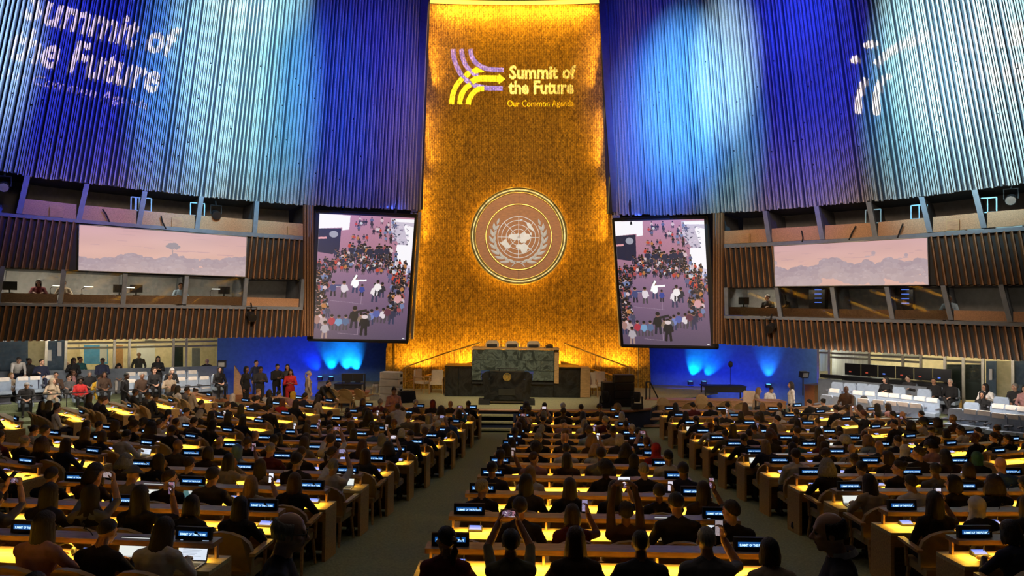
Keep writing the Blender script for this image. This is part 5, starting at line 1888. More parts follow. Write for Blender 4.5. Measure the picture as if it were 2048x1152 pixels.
def guest_seat(loc, d, label, cover=True, pad=False):
    o = thing('auditorium_chair', label, 'seat', loc, face_rz(d), 'blue guest seats beside the hall')
    put('backrest', GS_BACK, o); put('seat', GS_SEAT, o); put('pedestal', GS_BASE, o)
    for q in (-1, 1):
        put('armrest', GS_ARM, o, loc=(q * .27, -.02, .62))
    if cover:
        put('headrest_cover', GS_COV, o)
    if pad:
        put('seat_cover', GS_PAD, o)
    return o


def seat_top(px, py, riser, h=.95):
    p = UZ(px, py, riser + h); p.z = riser
    return p


def side_person(px, py, riser, pose, fem, skin, hair, hcol, top, low, label, d, group=None, h=None, seat=None, cover=True):
    h = h or (1.66 if POSES[pose].get('stand') else 1.26)
    p = UZ(px, py, riser + h); p.z = riser
    if seat:
        guest_seat(p, d, seat, cover)
    return add_person(pose, fem, p, face_rz(d), skin, hair, hcol, top, low, label, group)


RA, RB = .50, .30
k = 0
for i, (x, y) in enumerate(((9, 757), (47, 755), (72, 754), (100, 752), (264, 746), (287, 745), (364, 743), (388, 742))):
    guest_seat(seat_top(x, y, RA), FLD, 'empty pale blue seat, upper guest row, %s empty one from the blue wall' % ORD[8 - i], True)
for i, (x, y) in enumerate(((264, 760), (340, 757), (364, 756), (388, 755), (412, 754))):
    guest_seat(seat_top(x, y, RB), FLD, 'empty pale blue seat, lower guest row, %s empty one from the blue wall' % ORD[5 - i], True, True)
GL = 'guests by the cream-lit lobby'
SL = 'pale blue guest seat under '
for q in (
    (22, 747, RB, 'sit_look_a', True, 0, 'long', 'blonde', 'beige', 'black', 'blonde woman at the end of the guest seats under the white-shirted guard', 1),
    (53, 764, .12, 'sit_down', False, 1, 'short', 'grey', 'charcoal', 'charcoal', 'grey-haired man in charcoal suit in front of the seated guests', 1),
    (83, 742, RB, 'sit_look_a', False, 1, 'short', 'black', 'black', 'black', 'dark-haired man in black shirt among empty white-covered seats', 1),
    (105, 758, .12, 'sit_look_a', True, 1, 'headscarf', 'beige', 'beige', 'beige', 'guest in cream headscarf and cream clothes on the front guest row', 1),
    (112, 746, RB, 'sit_lap', False, 2, 'short', 'brown', 'brown', 'charcoal', 'man in brown jacket behind the cream headscarf', 1),
    (134, 724, RA, 'sit_look_a', False, 0, 'bald', 'grey', 'grey', 'charcoal', 'bald man in grey suit on the upper guest row', 1),
    (137, 751, .12, 'sit_look_a', False, 0, 'short', 'brown', 'grey', 'grey', 'man in grey-blue suit and tie on the front guest row', 1),
    (147, 741, RB, 'sit_lap', True, 2, 'bob', 'chestnut', 'pink', 'charcoal', 'woman in pale pink top behind the grey-blue suit', 1),
    (161, 757, .12, 'sit_lap', True, 4, 'afro', 'black', 'red', 'black', 'guest in red and black patterned top on the front row', 1),
    (178, 741, RB, 'sit_down', False, 1, 'crew', 'grey', 'charcoal', 'charcoal', 'man with cropped grey hair looking down behind the yellow garment', 1),
    (198, 752, .12, 'sit_look_a', True, 3, 'bun', 'black', 'yellow', 'yellow', 'guest in bright yellow garment on the front guest row', 1),
    (209, 745, RB, 'sit_lap', True, 3, 'bob', 'brown', 'brown', 'black', 'woman in brown next to the yellow garment', 1),
    (236, 727, RA, 'sit_down', True, 1, 'curly', 'black', 'white', 'white', 'curly-haired guest dressed all in white at the parapet end', 1),
    (284, 748, RB, 'sit_lap', False, 3, 'short', 'grey', 'brown', 'charcoal', 'grey-haired man in brown jacket below the upper guest row', 1),
    (309, 737, RA, 'sit_lap', True, 1, 'bob', 'chestnut', 'black', 'black', 'chestnut-haired woman in black hugging her arms on the upper row', 1),
    (342, 735, RA, 'sit_down', True, 0, 'bob', 'white', 'black', 'black', 'white-haired woman in black on the upper guest row', 1),
    (339, 748, RB, 'sit_look_a', False, 2, 'short', 'brown', 'beige', 'charcoal', 'man in beige shirt just below the white-haired woman', 1),
    (414, 719, RA, 'sit_lap', False, 0, 'fringe_bald', 'white', 'charcoal', 'black', 'bald old man in dark suit at the end of the upper row', 1),
    (439, 735, RA, 'sit_lap', True, 1, 'headscarf', 'black', 'black', 'black', 'guest in black headscarf and coat by the blue wall', 1),
    (36, 706, .65, 'stand_lean', False, 1, 'cap', 'charcoal', 'white', 'navy', 'guard in white uniform shirt leaning over the parapet', 0),
    (58, 718, 0.80, 'sit_look_a', True, 4, 'bun', 'black', 'charcoal', 'charcoal', 'guard in dark vest sitting beside the leaning guard', 0),
    (83, 720, 0.80, 'sit_look_a', False, 1, 'crew', 'chestnut', 'navy', 'navy', 'red-faced man in navy suit behind the parapet', 0),
    (147, 717, .78, 'sit_look_a', True, 4, 'long', 'black', 'black', 'black', 'long-haired woman in black in the lobby gap', 0),
    (160, 715, .78, 'sit_look_a', True, 3, 'bun', 'brown', 'teal', 'charcoal', 'woman in turquoise top in the lobby gap', 0),
    (205, 718, .78, 'sit_lap', False, 4, 'cap', 'black', 'navy', 'navy', 'police officer in dark cap and navy uniform at the lobby window', 0),
):
    px, py, rs, pose, fem, sk, ha, hc, tp, lw, lab, st = q
    side_person(px, py, rs, pose, fem, sk, ha, hc, tp, lw, lab, FLD, GL, seat='seat under the ' + lab if st else None)
LOBF = Vector((.5, -.86, 0))
side_person(278, 706, .45, 'stand', False, 2, 'fringe_bald', 'black', 'charcoal', 'charcoal', 'man in dark suit standing in the lobby doorway behind the seats', LOBF)
side_person(316, 713, .45, 'stand_hold', True, 2, 'long', 'black', 'black', 'black', 'long-haired woman in black standing in the lobby behind the seats', LOBF)
side_person(250, 747, 0.0, 'walk', False, 4, 'short', 'black', 'black', 'black', 'dark silhouette walking in front of the white-dressed guest', Vector((1, .1, 0)))
# people standing by the blue wall
SB = 'people standing by the blue wall'
for q in ((492, 734, .25, 'stand', True, 3, 'bob', 'black', 'black', 'black', 'woman in black with chin-length hair at the stair post', (1, -.2)),
          (512, 722, .25, 'stand', False, 2, 'short', 'black', 'navy', 'navy', 'tall man in navy suit among those by the blue wall', (1, -.6)),
          (521, 734, .18, 'stand_hold', False, 3, 'short', 'black', 'charcoal', 'charcoal', 'man in dark suit and white collar holding papers', (.6, -1)),
          (554, 729, .25, 'stand_hold', False, 2, 'short', 'black', 'black', 'black', 'man in black suit handling a paper by the blue wall', (.8, -1)),
          (575, 730, .25, 'stand', True, 2, 'long', 'black', 'charcoal', 'black', 'long-haired woman behind the red dress', (.2, -1)),
          (581, 739, .10, 'stand_hold', True, 2, 'long', 'brown', 'red', 'red', 'woman in a red dress holding a card', (.3, -1)),
          (617, 743, 0.0, 'stand', True, 0, 'ponytail', 'grey', 'beige', 'beige', 'person in beige jacket standing at the long red-brown table', (.9, .5)),
          (640, 752, 0.0, 'stand_lean', False, 1, 'short', 'black', 'black', 'black', 'man in black bending over the long red-brown table', (1, -.5)),
          (788, 776, 0.0, 'stand_hold', True, 2, 'bun', 'black', 'pink', 'charcoal', 'woman in patterned pink blouse facing out before the stage', (.2, -1)),
          (800, 800, 0.0, 'stand_lean', False, 2, 'crew', 'black', 'white', 'charcoal', 'person in white patterned shirt bending forward before the stage', (-.3, 1)),
          (1583, 765, 0.0, 'stand', True, 1, 'long', 'brown', 'white', 'black', 'woman in white blouse standing by the small laptop table', (-1, .2)),
          ):
    px, py, rs, pose, fem, sk, ha, hc, tp, lw, lab, d = q
    side_person(px, py, rs, pose, fem, sk, ha, hc, tp, lw, lab, Vector((d[0], d[1], 0)), SB if px < 700 else None)
side_person(1511, 776, 0, 'sit_desk', True, 1, 'long', 'blonde', 'beige', 'charcoal', 'blonde woman seated at the small laptop table', Vector((1, -.3, 0)), None)
side_person(1538, 773, 0, 'sit_down', True, 2, 'bun', 'black', 'white', 'charcoal', 'dark-haired woman in white looking down at the small laptop table', Vector((.2, -1, 0)), None)
struct(MB().box((-11.6, 32.2, .12), (4.6, 3.6, .24)).build('floor_platform', STAGECARPET), 'low platform before the blue wall')

# risers under the guest seats
def riser(pts, z, nm, lab, M=None):
    P = [UZ(x, y, z) for x, y in pts]
    return struct(MB().prism([(v.x, v.y, 0.0) for v in P], (0, 0, z - .01)).build(nm, M or CARPET), lab)


def band(sign, line, z, dist, thick):
    pass


def riser_band(p, q, d0, d1, z, nm, lab, M):
    p, q = Vector((p[0], p[1], 0)), Vector((q[0], q[1], 0))
    n_ = Vector((-(q - p).y, (q - p).x, 0)).normalized()
    if n_.y > 0:
        n_ = -n_
    A = [p - n_ * d0, q - n_ * d0, q - n_ * d1, p - n_ * d1]
    return struct(MB().prism([tuple(v) for v in A], (0, 0, z - .012)).build(nm, M), lab)


la, lb = seat_top(9, 757, RA), seat_top(430, 741, RA)
riser_band(la - Vector((.8, .6, 0)), lb, -.45, 2.2, RA, 'floor_riser', 'upper seating step beneath the guest seats', CARPET)
riser_band(la - Vector((.8, .6, 0)), lb + Vector((.4, .3, 0)), -1.4, -.44, RB, 'floor_riser', 'lower seating step beneath the guest seats', CARPET)
riser_band(la - Vector((.8, .6, 0)), lb + Vector((.4, .3, 0)), -2.5, -1.39, .12, 'floor_riser', 'lowest seating step beneath the guest seats', CARPET)
# parapets behind the seats
for (xa, ya), (xb, yb), lab in (((-40, 744), (198, 739), 'grey parapet under the leaning guard'), ((213, 738), (434, 732), 'long grey-blue parapet behind the guest seats')):
    pa, pb = UZ(xa, ya, 1.56), UZ(xb, yb, 1.56)
    t = (pb - pa).normalized(); n_ = Vector((-t.y, t.x, 0))
    A = [Vector((pa.x, pa.y, RA)), Vector((pb.x, pb.y, RA)), Vector((pb.x, pb.y, RA)) + n_ * .12, Vector((pa.x, pa.y, RA)) + n_ * .12]
    struct(MB().hexa(A, [v + Vector((0, 0, 1.06)) for v in A]).build('wall_parapet', GREYBLUE), lab)
# thin rail before the guest seats
def rail(pts, h0, lab):
    o = thing('guest_rail', lab, 'railing', pts[0])
    P = [v - pts[0] for v in pts]
    MB().tube(P, .022, 6).build('rail', BLACK, o)
    for k in range(7):
        t = k / 6 * (len(P) - 1); i = min(int(t), len(P) - 2); v = P[i].lerp(P[i + 1], t - i)
        MB().tube([v, Vector((v.x, v.y, h0 - pts[0].z))], .018, 6).build('post', BLACK, o)


rail([UZ(-10, 795, .95), UZ(200, 783, .95), UZ(455, 769, .95)], .0, 'thin dark rail in front of the cream-lit guest seats')
o = thing('stair_post', 'slanted wooden stair cheek between the guest seats and the blue wall', 'railing', UZ(478, 790, .25))
MB().prism([(-.25, 0, -.25), (.3, 0, -.25), (.3, 0, .55), (-.25, 0, 1.35)], (0, .1, 0)).build('cheek', DESKWOOD, o)
struct(MB().box((0, 0, 0), (4.0, .08, .55)).build('wall_low', REDWOOD), 'low red-brown wooden wall below the guest seats')
bpy.data.objects['wall_low'].location = UZ(440, 803, .27)
bpy.data.objects['wall_low'].rotation_euler = (0, 0, .25)

# ---- seats by the black loudspeaker
A_, B_, C_ = .60, .42, .30
RG = 'guests among the blue seats'
for i, (x, y) in enumerate(((1669, 765), (1694, 767), (1719, 768), (1742, 770), (1793, 775), (1843, 779))):
    guest_seat(seat_top(x, y, A_), FRD, 'empty plain blue seat, back guest row, %s empty one from the control desk side' % ORD[i + 1], False)
for i, (x, y) in enumerate(((1663, 779), (1710, 783), (1735, 785), (1761, 787), (1783, 789), (1808, 792), (1834, 795), (1859, 798))):
    guest_seat(seat_top(x, y, B_), FRD, 'empty blue seat with white head cover, middle guest row, %s from the blue wall' % ORD[i + 1], True)
for i, (x, y) in enumerate(((1647, 791), (1671, 794), (1720, 799), (1751, 802), (1777, 804), (1800, 806), (1826, 809))):
    guest_seat(seat_top(x, y, C_), FRD, 'empty blue seat, front guest row, %s from the blue wall' % ORD[i + 1], i > 1)
for i, (x, y, z, c) in enumerate(((1906, 818, .3, False), (1935, 821, .3, True), (1963, 824, .3, True), (1998, 795, .6, False), (1938, 806, .42, False), (1992, 810, .45, True), (2019, 813, .45, True), (2043, 816, .45, True), (1992, 829, .3, True), (2019, 831, .3, True), (2043, 833, .3, True))):
    guest_seat(seat_top(x, y, z), FRD, 'empty blue seat past the dark glass doors, %s in that cluster' % ORD[i + 1], c)
for q in ((1773, 755, A_, 'sit_look_b', True, 1, 'bob', 'black', 'black', 'black', 'dark-haired guest in black suit beside the control desk'),
          (1818, 752, A_, 'sit_look_b', False, 0, 'short', 'brown', 'charcoal', 'brown', 'man in dark jacket holding a phone on the back guest row'),
          (1868, 758, A_, 'sit_lap', False, 2, 'short', 'black', 'black', 'charcoal', 'dark-haired man in black suit with a folder on the back row'),
          (1900, 760, A_, 'sit_cross', False, 0, 'crew', 'white', 'black', 'charcoal', 'white-haired man in black suit at the wooden post'),
          (1693, 774, B_, 'sit_lap', False, 4, 'bald', 'black', 'brown', 'brown', 'bald man in brown suit alone on the middle guest row'),
          (1972, 769, A_, 'sit_look_b', True, 2, 'long', 'black', 'white', 'black', 'long-haired woman in white blouse past the glass doors'),
          (1965, 785, B_, 'sit_lap', True, 2, 'headscarf', 'black', 'black', 'black', 'guest all in black seated past the glass doors'),
          (2031, 769, A_, 'sit_look_b', False, 1, 'short', 'grey', 'charcoal', 'charcoal', 'man in dark suit and tie at the frame edge guest seats'),
          (2050, 773, A_, 'sit_lap', True, 1, 'bob', 'brown', 'pink', 'pink', 'woman in pale pink beside the man in dark suit and tie')):
    px, py, rs, pose, fem, sk, ha, hc, tp, lw, lab = q
    side_person(px, py, rs, pose, fem, sk, ha, hc, tp, lw, lab, FRD, RG, seat='seat under the ' + lab, cover=False)
ra, rb = seat_top(1640, 762, A_), seat_top(2120, 793, A_)
riser_band(ra, rb, -.45, 1.6, A_, 'floor_riser', 'back seating step beneath the blue guest seats', CARPET)
riser_band(ra, rb, -1.45, -.44, B_, 'floor_riser', 'middle seating step beneath the blue guest seats', CARPET)
riser_band(ra, rb, -2.6, -1.44, C_, 'floor_riser', 'front seating step beneath the blue guest seats', CARPET)
pa, pb = UZ(1636, 757, 1.5), UZ(1915, 779, 1.5)
t = (pb - pa).normalized(); n_ = Vector((-t.y, t.x, 0))
A = [Vector((pa.x, pa.y, .5)), Vector((pb.x, pb.y, .5)), Vector((pb.x, pb.y, .5)) + n_ * .12, Vector((pa.x, pa.y, .5)) + n_ * .12]
struct(MB().hexa(A, [v + Vector((0, 0, 1.0)) for v in A]).build('wall_parapet', GREYBLUE), 'grey-blue parapet behind the blue guest seats')
o = thing('wooden_post', 'tan wooden end post closing the parapet by the glass doors', 'post', UZ(1915, 820, .3))
MB().box((0, 0, .75), (.16, .5, 1.5)).build('post_board', DESKWOOD, o); MB().box((0, 0, 1.52), (.20, .54, .04)).build('cap', DESKWOOD, o)
rail([UZ(1560, 826, .95), UZ(1800, 836, .95), UZ(2060, 846, .95)], 0.0, 'thin dark rail in front of the blue guest seats')
o = thing('wooden_lectern_box', 'red-brown wooden cheek wall at the foot of the blue guest seats', 'panel', UZ(1631, 812, 0.15))
MB().box((0, 0, .45), (.9, .5, .95), (0, 0, .6)).build('panel_board', REDWOOD, o); MB().box((0, 0, .94), (1.0, .56, .05), (0, 0, .6)).build('cap', REDWOOD, o)
struct(MB().box((0, 0, 0), (8.5, .08, .55)).build('wall_low', REDWOOD), 'low red-brown wooden wall below the blue guest seats')
q = bpy.data.objects['wall_low.001']; q.location = UZ(1990, 858, .27); q.rotation_euler = (0, 0, -.86)
# control desk behind the parapet
P0_ = UZ(1778, 767, 1.5)
cd = thing('control_desk', 'dark broadcast control desk with screens behind the blue seats', 'desk', (P0_.x + .7, P0_.y + .75, .5), face_rz(FRD) )
MB().box((0, 0, .55), (4.2, .7, 1.1)).build('console_body', BLACK, cd)
for k in range(6):
    m_ = MB().box((-1.75 + .70 * k, .1, 1.40), (.66, .08, .5)).build('monitor', BLACKGLOSS, cd)
    MB().box((-1.75 + .70 * k + .1, .145, 1.30), (.10, .01, .05)).build('indicator', CONSOLEBLUE if k % 3 == 0 else mat('red_indicator', (.1, .02, .02), .5, vary=0, emit=(.8, .1, .05), stren=.5), m_)
P1_ = UZ(1668, 758, 1.5)
o = thing('sound_mixer', 'small sound mixer on the parapet end by the bright curtain', 'mixer', (P1_.x, P1_.y + .1, 1.5), face_rz(FRD))
MB().box((0, 0, .08), (.9, .5, .14), (.15, 0, 0)).build('mixer_body', BLACK, o)
b = MB()
for i in range(8):
    b.box((-.38 + .108 * i, .1, .17), (.05, .25, .03), (.15, 0, 0))
q = b.build('fader_bank', SILVER, o); q['kind'] = 'stuff'
# small flood lamps on the blue wall corners
for (x, y, Y, lab) in ((1608, 749, 31.5, 'black floodlight on a pole where the blue wall meets the lobby'), (444, 728, 32.0, 'black lamp on the blue wall corner above the guests')):
    p = U(x, y, Y)
    o = thing('flood_lamp', lab, 'lamp', p)
    MB().box((0, 0, 0), (.34, .22, .26), (.2, 0, .3)).build('housing', BLACK, o); MB().box((.02, -.12, -.02), (.24, .02, .18), (.2, 0, .3)).build('lens', SILVER, o)
    MB().tube([(0, .1, 0), (0, .12, .5 - p.z if False else -.9)], .03, 6).build('pole', BLACK, o)
# light on the guest seats from under the balconies
for i, (x, y) in enumerate(((40, 760), (150, 755), (270, 755), (390, 750))):
    p = UZ(x, y, 1.45); p2 = p + Vector((.5, -.6, 1.25))
    area('guest_light', p2, p, 44, (1, .88, .74), .9, .5)
for i, (x, y) in enumerate(((1680, 780), (1780, 790), (1890, 800), (2000, 810))):
    p = UZ(x, y, 1.4); p2 = p + Vector((-.5, -.6, 1.3))
    area('guest_light', p2, p, 50, (1, .88, .76), .9, .5)
p = U(1290, 780, 30); area('crew_light', (5.0, 29, 5), (8, 30, .5), 20, (.9, .7, .6), 1, 1)
area('crew_light', (-7.5, 28.5, 4.2), (-7.5, 30, .5), 60, (1, .75, .5), 1, 1)

# tan chairs at the crew tables
def tan_chair_parts():
    b = MB()
    pr = [(-.27, .42), (.27, .42), (.28,.60)] + [(.28 * math.cos(a), .66 + .27 * math.sin(a)) for a in [math.pi * i / 8 for i in range(0, 9)]] + [(-.28, .60)]
    n = len(pr)
    vs = []
    for yb in (-.30, -.235):
        for x, z in pr:
            vs.append((x, yb + .16 * (x / .28) ** 2 - (.10 * max(0, z - .45)), z))
    fs = [tuple(range(n)), tuple(range(2 * n - 1, n - 1, -1))] + [(i + n, (i + 1) % n + n, (i + 1) % n, i) for i in range(n)]
    b.add(vs, fs)
    back = b.mesh('backrest', TAN)
    b = MB(); b.prism([(-.25, -.24, .36), (.25, -.24, .36), (.27, .20, .38), (.22, .26, .38), (-.22, .26, .38), (-.27, .20, .38)], (0, 0, .09)); seat = b.mesh('seat', TAN)
    arms = []
    for q in (-1, 1):
        b = MB(); b.prism([(q * .30 - .035, -.20, .63), (q * .30 + .035, -.20, .63), (q * .32 + .04, .24, .66), (q * .32 - .04, .24, .66)][::q], (0, 0, .035))
        b.tube([(q * .30, .16, .64), (q * .28, .18, .36)], .022, 6); arms.append(b.mesh('armrest', TANWOOD))
    legs = []
    for qx in (-1, 1):
        for qy, ex_ in ((.20, .05), (-.24, -.10)):
            b = MB(); b.tube([(qx * .24, qy, .38), (qx * .27, qy + ex_, 0)], [.028, .018], 6); legs.append(b.mesh('leg', TANWOOD))
    return back, seat, arms, legs


CB, CS, CA, CL = tan_chair_parts()


def tan_chair(loc, rz, label, full=True, group='tan delegate chairs'):
    o = thing('delegate_chair', label, 'chair', loc, rz, group)
    put('backrest', CB, o); put('seat', CS, o)
    if full:
        for a in CA:
            put('armrest', a, o)
        for l in CL:
            put('leg', l, o)
    return o


for i, (x, y, Y) in enumerate(((666, 781, 28.8), (693, 780, 28.8), (725, 779, 28.9))):
    p = U(x, y, Y); p.z = 0.25
    tan_chair((p.x, p.y, p.z), -.1 if i < 2 else -.6, 'bright tan chair at the long red-brown table, %s from the stage' % ORD[3 - i])
struct(MB().box((-6.6, 29.6, .12), (4.0, 2.6, .24)).build('floor_platform', STAGECARPET), 'low platform under the bright tan chairs')
for i, (x, y) in enumerate(((1330, 790), (1374, 796), (1407, 789), (1413, 801), (1446, 793), (1477, 796), (1408, 784))):
    p = UZ(x, y, 1.05); p.z = 0
    tan_chair(p, math.pi + .2 if y < 792 else .2, 'tan chair at the long low table under the blue wall, %s along' % ORD[i + 1])
p = UZ(1600, 801, .98); p.z = 0
stage_chair(p.x, p.y, 1.2, 'cream chair behind the standing woman in white', 0)
p = UZ(1513, 784, .98); p.z = 0
stage_chair(p.x - .3, p.y + .2, 2.6, 'cream chair at the small laptop table under the blue wall', 0)
# ------------------------------------------------------------------ delegates' rows
BLOCK = dict(C='lectern block', L1='white-speaker block', R1='black-speaker block', L2='blue-wall block', L3='lobby-side block', R2='blue-seat block')
ROWS = []   # block, row no. from the stage, left end (as seen when seated), angle, length, seats
SP = 0.585


def add_row(blk, P, a, n, left_end=True, margin=.05):
    L_ = n * SP + 2 * margin
    x = Vector((math.cos(a), -math.sin(a), 0))
    P = Vector((P[0], P[1], 0))
    if not left_end:
        P = P - x * L_
    ROWS.append([blk, 0, P, a, L_, n])


for n in range(11, -2, -1):
    d = 7.3 + 1.57 * n
    add_row('C', (-.9 + .0629 * (d - 7.3), d), math.radians(.9), 6)
for n in range(11, -2, -1):
    d = 7.45 + 1.57 * n
    add_row('L1', (-2.86 + .109 * (d - 7.6), d), math.radians(5), 7, False)
for n in range(11, -1, -1):
    d = 7.95 + 1.55 * n
    add_row('R1', (4.70 + .022 * (d - 8), d), math.radians(-3), 7)
for n in range(8, -1, -1):
    d = 13.0 + 1.62 * n
    add_row('L2', (-8.3 + .165 * (d - 12.9), d), math.radians(20 + n * 1.2), 6, False)
for P in ((-10.97, 27.2), (-11.55, 25.4), (-12.2, 23.9), (-12.9, 22.4), (-13.9, 20.9)):
    add_row('L3', P, math.radians(44), 4, False)
for n in range(6, -1, -1):
    d = 16.6 + 1.6 * n
    add_row('R2', (10.75 - .088 * (d - 16.6), d), math.radians(-20), 5)
cnt = {}
for r in ROWS:
    cnt[r[0]] = cnt.get(r[0], 0) + 1; r[1] = cnt[r[0]]

DX = {}


def desk_meshes(L_):
    key = round(L_, 2)
    if key in DX:
        return DX[key]
    m_ = {}
    m_['desktop'] = MB().box((L_ / 2, .015, .73), (L_, .47, .04)).mesh('desktop', DESKTOP)
    m_['apron'] = MB().box((L_ / 2, -.19, .64), (L_ - .08, .03, .14)).mesh('apron', DESKWOOD)
    m_['front_panel'] = MB().box((L_ / 2, .235, .37), (L_ - .08, .03, .66)).mesh('front_panel', DESKWOOD)
    m_['end_panel'] = MB().box((.02, .015, .355), (.045, .47, .71)).mesh('end_panel', DESKWOOD)
    m_['ledge'] = MB().box((L_ / 2, .10, .925), (L_ - .16, .22, .05)).mesh('ledge', LEDGEWOOD)
    m_['ledge_post'] = MB().box((0, .17, .825), (.025, .05, .15)).mesh('ledge_post', LEDGEWOOD)
    m_['lamp_strip'] = MB().box((L_ / 2, .05, .892), (L_ - .3, .05, .016)).mesh('lamp_strip', BLACK)
    DX[key] = m_
    return m_


PLATE_T = text_mesh('SUMMIT OF THE FUTURE', .052, .0012)
PLATE_T.materials.append(PLATETEXT)
_b = MB(); _b.box((0, 0, .062), (.37, .05, .125), (-.08, 0, 0)); PLATE_B = _b.mesh('plate_housing', BLACK)
_b = MB(); _b.box((0, -.0295, .063), (.30, .004, .046), (-.08, 0, 0)); PLATE_S = _b.mesh('lit_panel', PLATEBLUE)
_b = MB(); _b.box((0, 0, -.004), (.2, .07, .012)); PLATE_F = _b.mesh('plate_foot', BLACK)
_w = max(v.co.x for v in PLATE_T.vertices) - min(v.co.x for v in PLATE_T.vertices)
_s = .27 / _w
_b = MB(); _b.prism([(-.085, -.05, 0), (.085, -.05, 0), (.085, .05, 0), (-.085, .05, 0)], (0, 0, .022)); _b.prism([(-.085, -.035, .02), (-.085, .05, .02), (-.085, .05, .052)], (.17, 0, 0)); CON_B = _b.mesh('console_body', BLACK)
_b = MB(); _b.add([(-.072, -.028, .026), (.072, -.028, .026), (.072, .046, .0545), (-.072, .046, .0545)], [(0, 1, 2, 3)]); CON_S = _b.mesh('console_screen', CONSOLEBLUE)
_b = MB(); _b.tube([(.06, .03, .03), (.06, .02, .16), (.05, -.04, .25), (.04, -.09, .29)], .005, 5); _b.tube([(.04, -.09, .29), (.035, -.115, .305)], .012, 6); CON_M = _b.mesh('gooseneck_microphone', BLACK)
_b = MB(); _b.ell((0, 0, .02), (.04, .035, .025), None, 10, 6); EAR_B = _b.mesh('earpiece_dial', mat('yellow_dial', (.6, .42, .05), .4))
_b = MB(); _b.tube([(0, 0, 0), (0, 0, .008)], .055, 12); EAR_R = _b.mesh('dial_plate', BLACK)


def nameplate(M, lab):
    o = thing('message_plate', lab, 'sign', M=M, group='lit message plates on the delegate rows')
    put('plate_housing', PLATE_B, o)
    s_ = put('lit_panel', PLATE_S, o)
    put('lettering', PLATE_T, s_, M=Matrix.Translation((0, -.0335, .047)) @ Euler((math.pi / 2 - .08, 0, 0)).to_matrix().to_4x4() @ Matrix.Diagonal((_s, _s * 1.25, 1, 1)))
    put('plate_foot', PLATE_F, o)
    return o


SEATS = []
PLATES = []
LM = []
for blk, rn, P, a, L_, n in ROWS:
    x = Vector((math.cos(a), -math.sin(a), 0)); y = Vector((math.sin(a), math.cos(a), 0)); z = Vector((0, 0, 1))
    mid = P + x * (L_ / 2)
    zz = fz(mid.y)
    M = frame(x, y, z, (P.x, P.y, zz))
    where = '%s row off the stage, %s' % (ORD[rn], BLOCK[blk])
    # leave out rows that lie wholly below the frame
    if PX(M @ Vector((L_ / 2, .1, .95)))[1] < 1165:
        dk = thing('delegate_desk', 'long wooden delegate desk with lamplit top, ' + where, 'desk', M=M, group='delegate desks in rows')
        ms = desk_meshes(L_)
        for nm in ('desktop', 'apron', 'front_panel', 'ledge', 'lamp_strip'):
            put(nm, ms[nm], dk)
        put('end_panel', ms['end_panel'], dk); put('end_panel', ms['end_panel'], dk, loc=(L_ - .04, 0, 0))
        npz = max(2, int(L_ / 1.15))
        for k in range(npz + 1):
            put('ledge_post', ms['ledge_post'], dk, loc=(.12 + (L_ - .24) * k / npz, 0, 0))
        c = M @ Vector((L_ / 2, .045, .88))
        l = bpy.data.lights.new('desk_lamp', 'AREA'); l.shape = 'RECTANGLE'; l.size = L_ - .35; l.size_y = .035; l.energy = 16 * L_; l.color = (1.0, .56, .05); l.spread = math.radians(150)
        lo = bpy.data.objects.new('desk_lamp', l); COL.objects.link(lo)
        lo.matrix_world = M @ Matrix.Translation((L_ / 2, .05, .882)) @ Euler((-.25, 0, 0)).to_matrix().to_4x4()
        # lit plates on the ledge
        if n >= 5:
            pos = [.32, L_ - .32] if blk in ('C', 'L1', 'R1') else [.32, L_ - .5]
            if blk in ('L1', 'R1', 'L2'):
                pos = [.32, L_ / 2, L_ - .32]
        else:
            pos = [L_ - .35]
        for k, xx in enumerate(pos):
            w_ = M @ Vector((xx, .09, .952))
            px, py = PX(w_)
            if -30 < px < 2078 and py < 1165:
                pl = nameplate(M @ Matrix.Translation((xx, .09, .955)), 'lit blue message plate, %s plate along the %s' % (ORD[k + 1], where))
        step = 2 if P.y < 16 else 3
        for k in range(n):
            xx = .05 + SP * (k + .5)
            w_ = M @ Vector((xx, .0, .75)); px, py = PX(w_)
            if not (-20 < px < 2068 and py < 1150):
                continue
            if k % step == (0 if blk != 'R1' else 0):
                o = thing('desk_console', 'console with blue screen, seat %s of row %s, %s' % (NUM[k + 1], NUM[rn], BLOCK[blk]), 'console', M=M @ Matrix.Translation((xx + .05, .10, .75)), group='voting consoles on the desks')
                put('console_body', CON_B, o); put('console_screen', CON_S, o)
                if P.y < 19:
                    put('gooseneck_microphone', CON_M, o)
            elif P.y < 17 and (k + rn) % 2 == 0:
                o = thing('earpiece_unit', 'small yellow earpiece dial, seat %s of row %s, %s' % (NUM[k + 1], NUM[rn], BLOCK[blk]), 'dial', M=M @ Matrix.Translation((xx + .1, .05, .75)), group='earpiece dials on the desks')
                put('earpiece_dial', EAR_B, o); put('dial_plate', EAR_R, o)
    for k in range(n):
        q = M @ Vector((.05 + SP * (k + .5), -.62, 0))
        q.z = fz(q.y)
        hp = PX(q + Vector((0, 0, 1.16)))
        top = PX(q + Vector((0, 0, 1.30)))
        if not (-30 < hp[0] < 2078) or top[1] > 1140:
            continue
        SEATS.append(dict(blk=blk, row=rn, k=k, n=n, loc=q, a=a, px=hp[0], py=hp[1], d=q.y, M=M, x=.05 + SP * (k + .5), where='seat %s of row %s, %s' % (NUM[k + 1], NUM[rn], BLOCK[blk])))

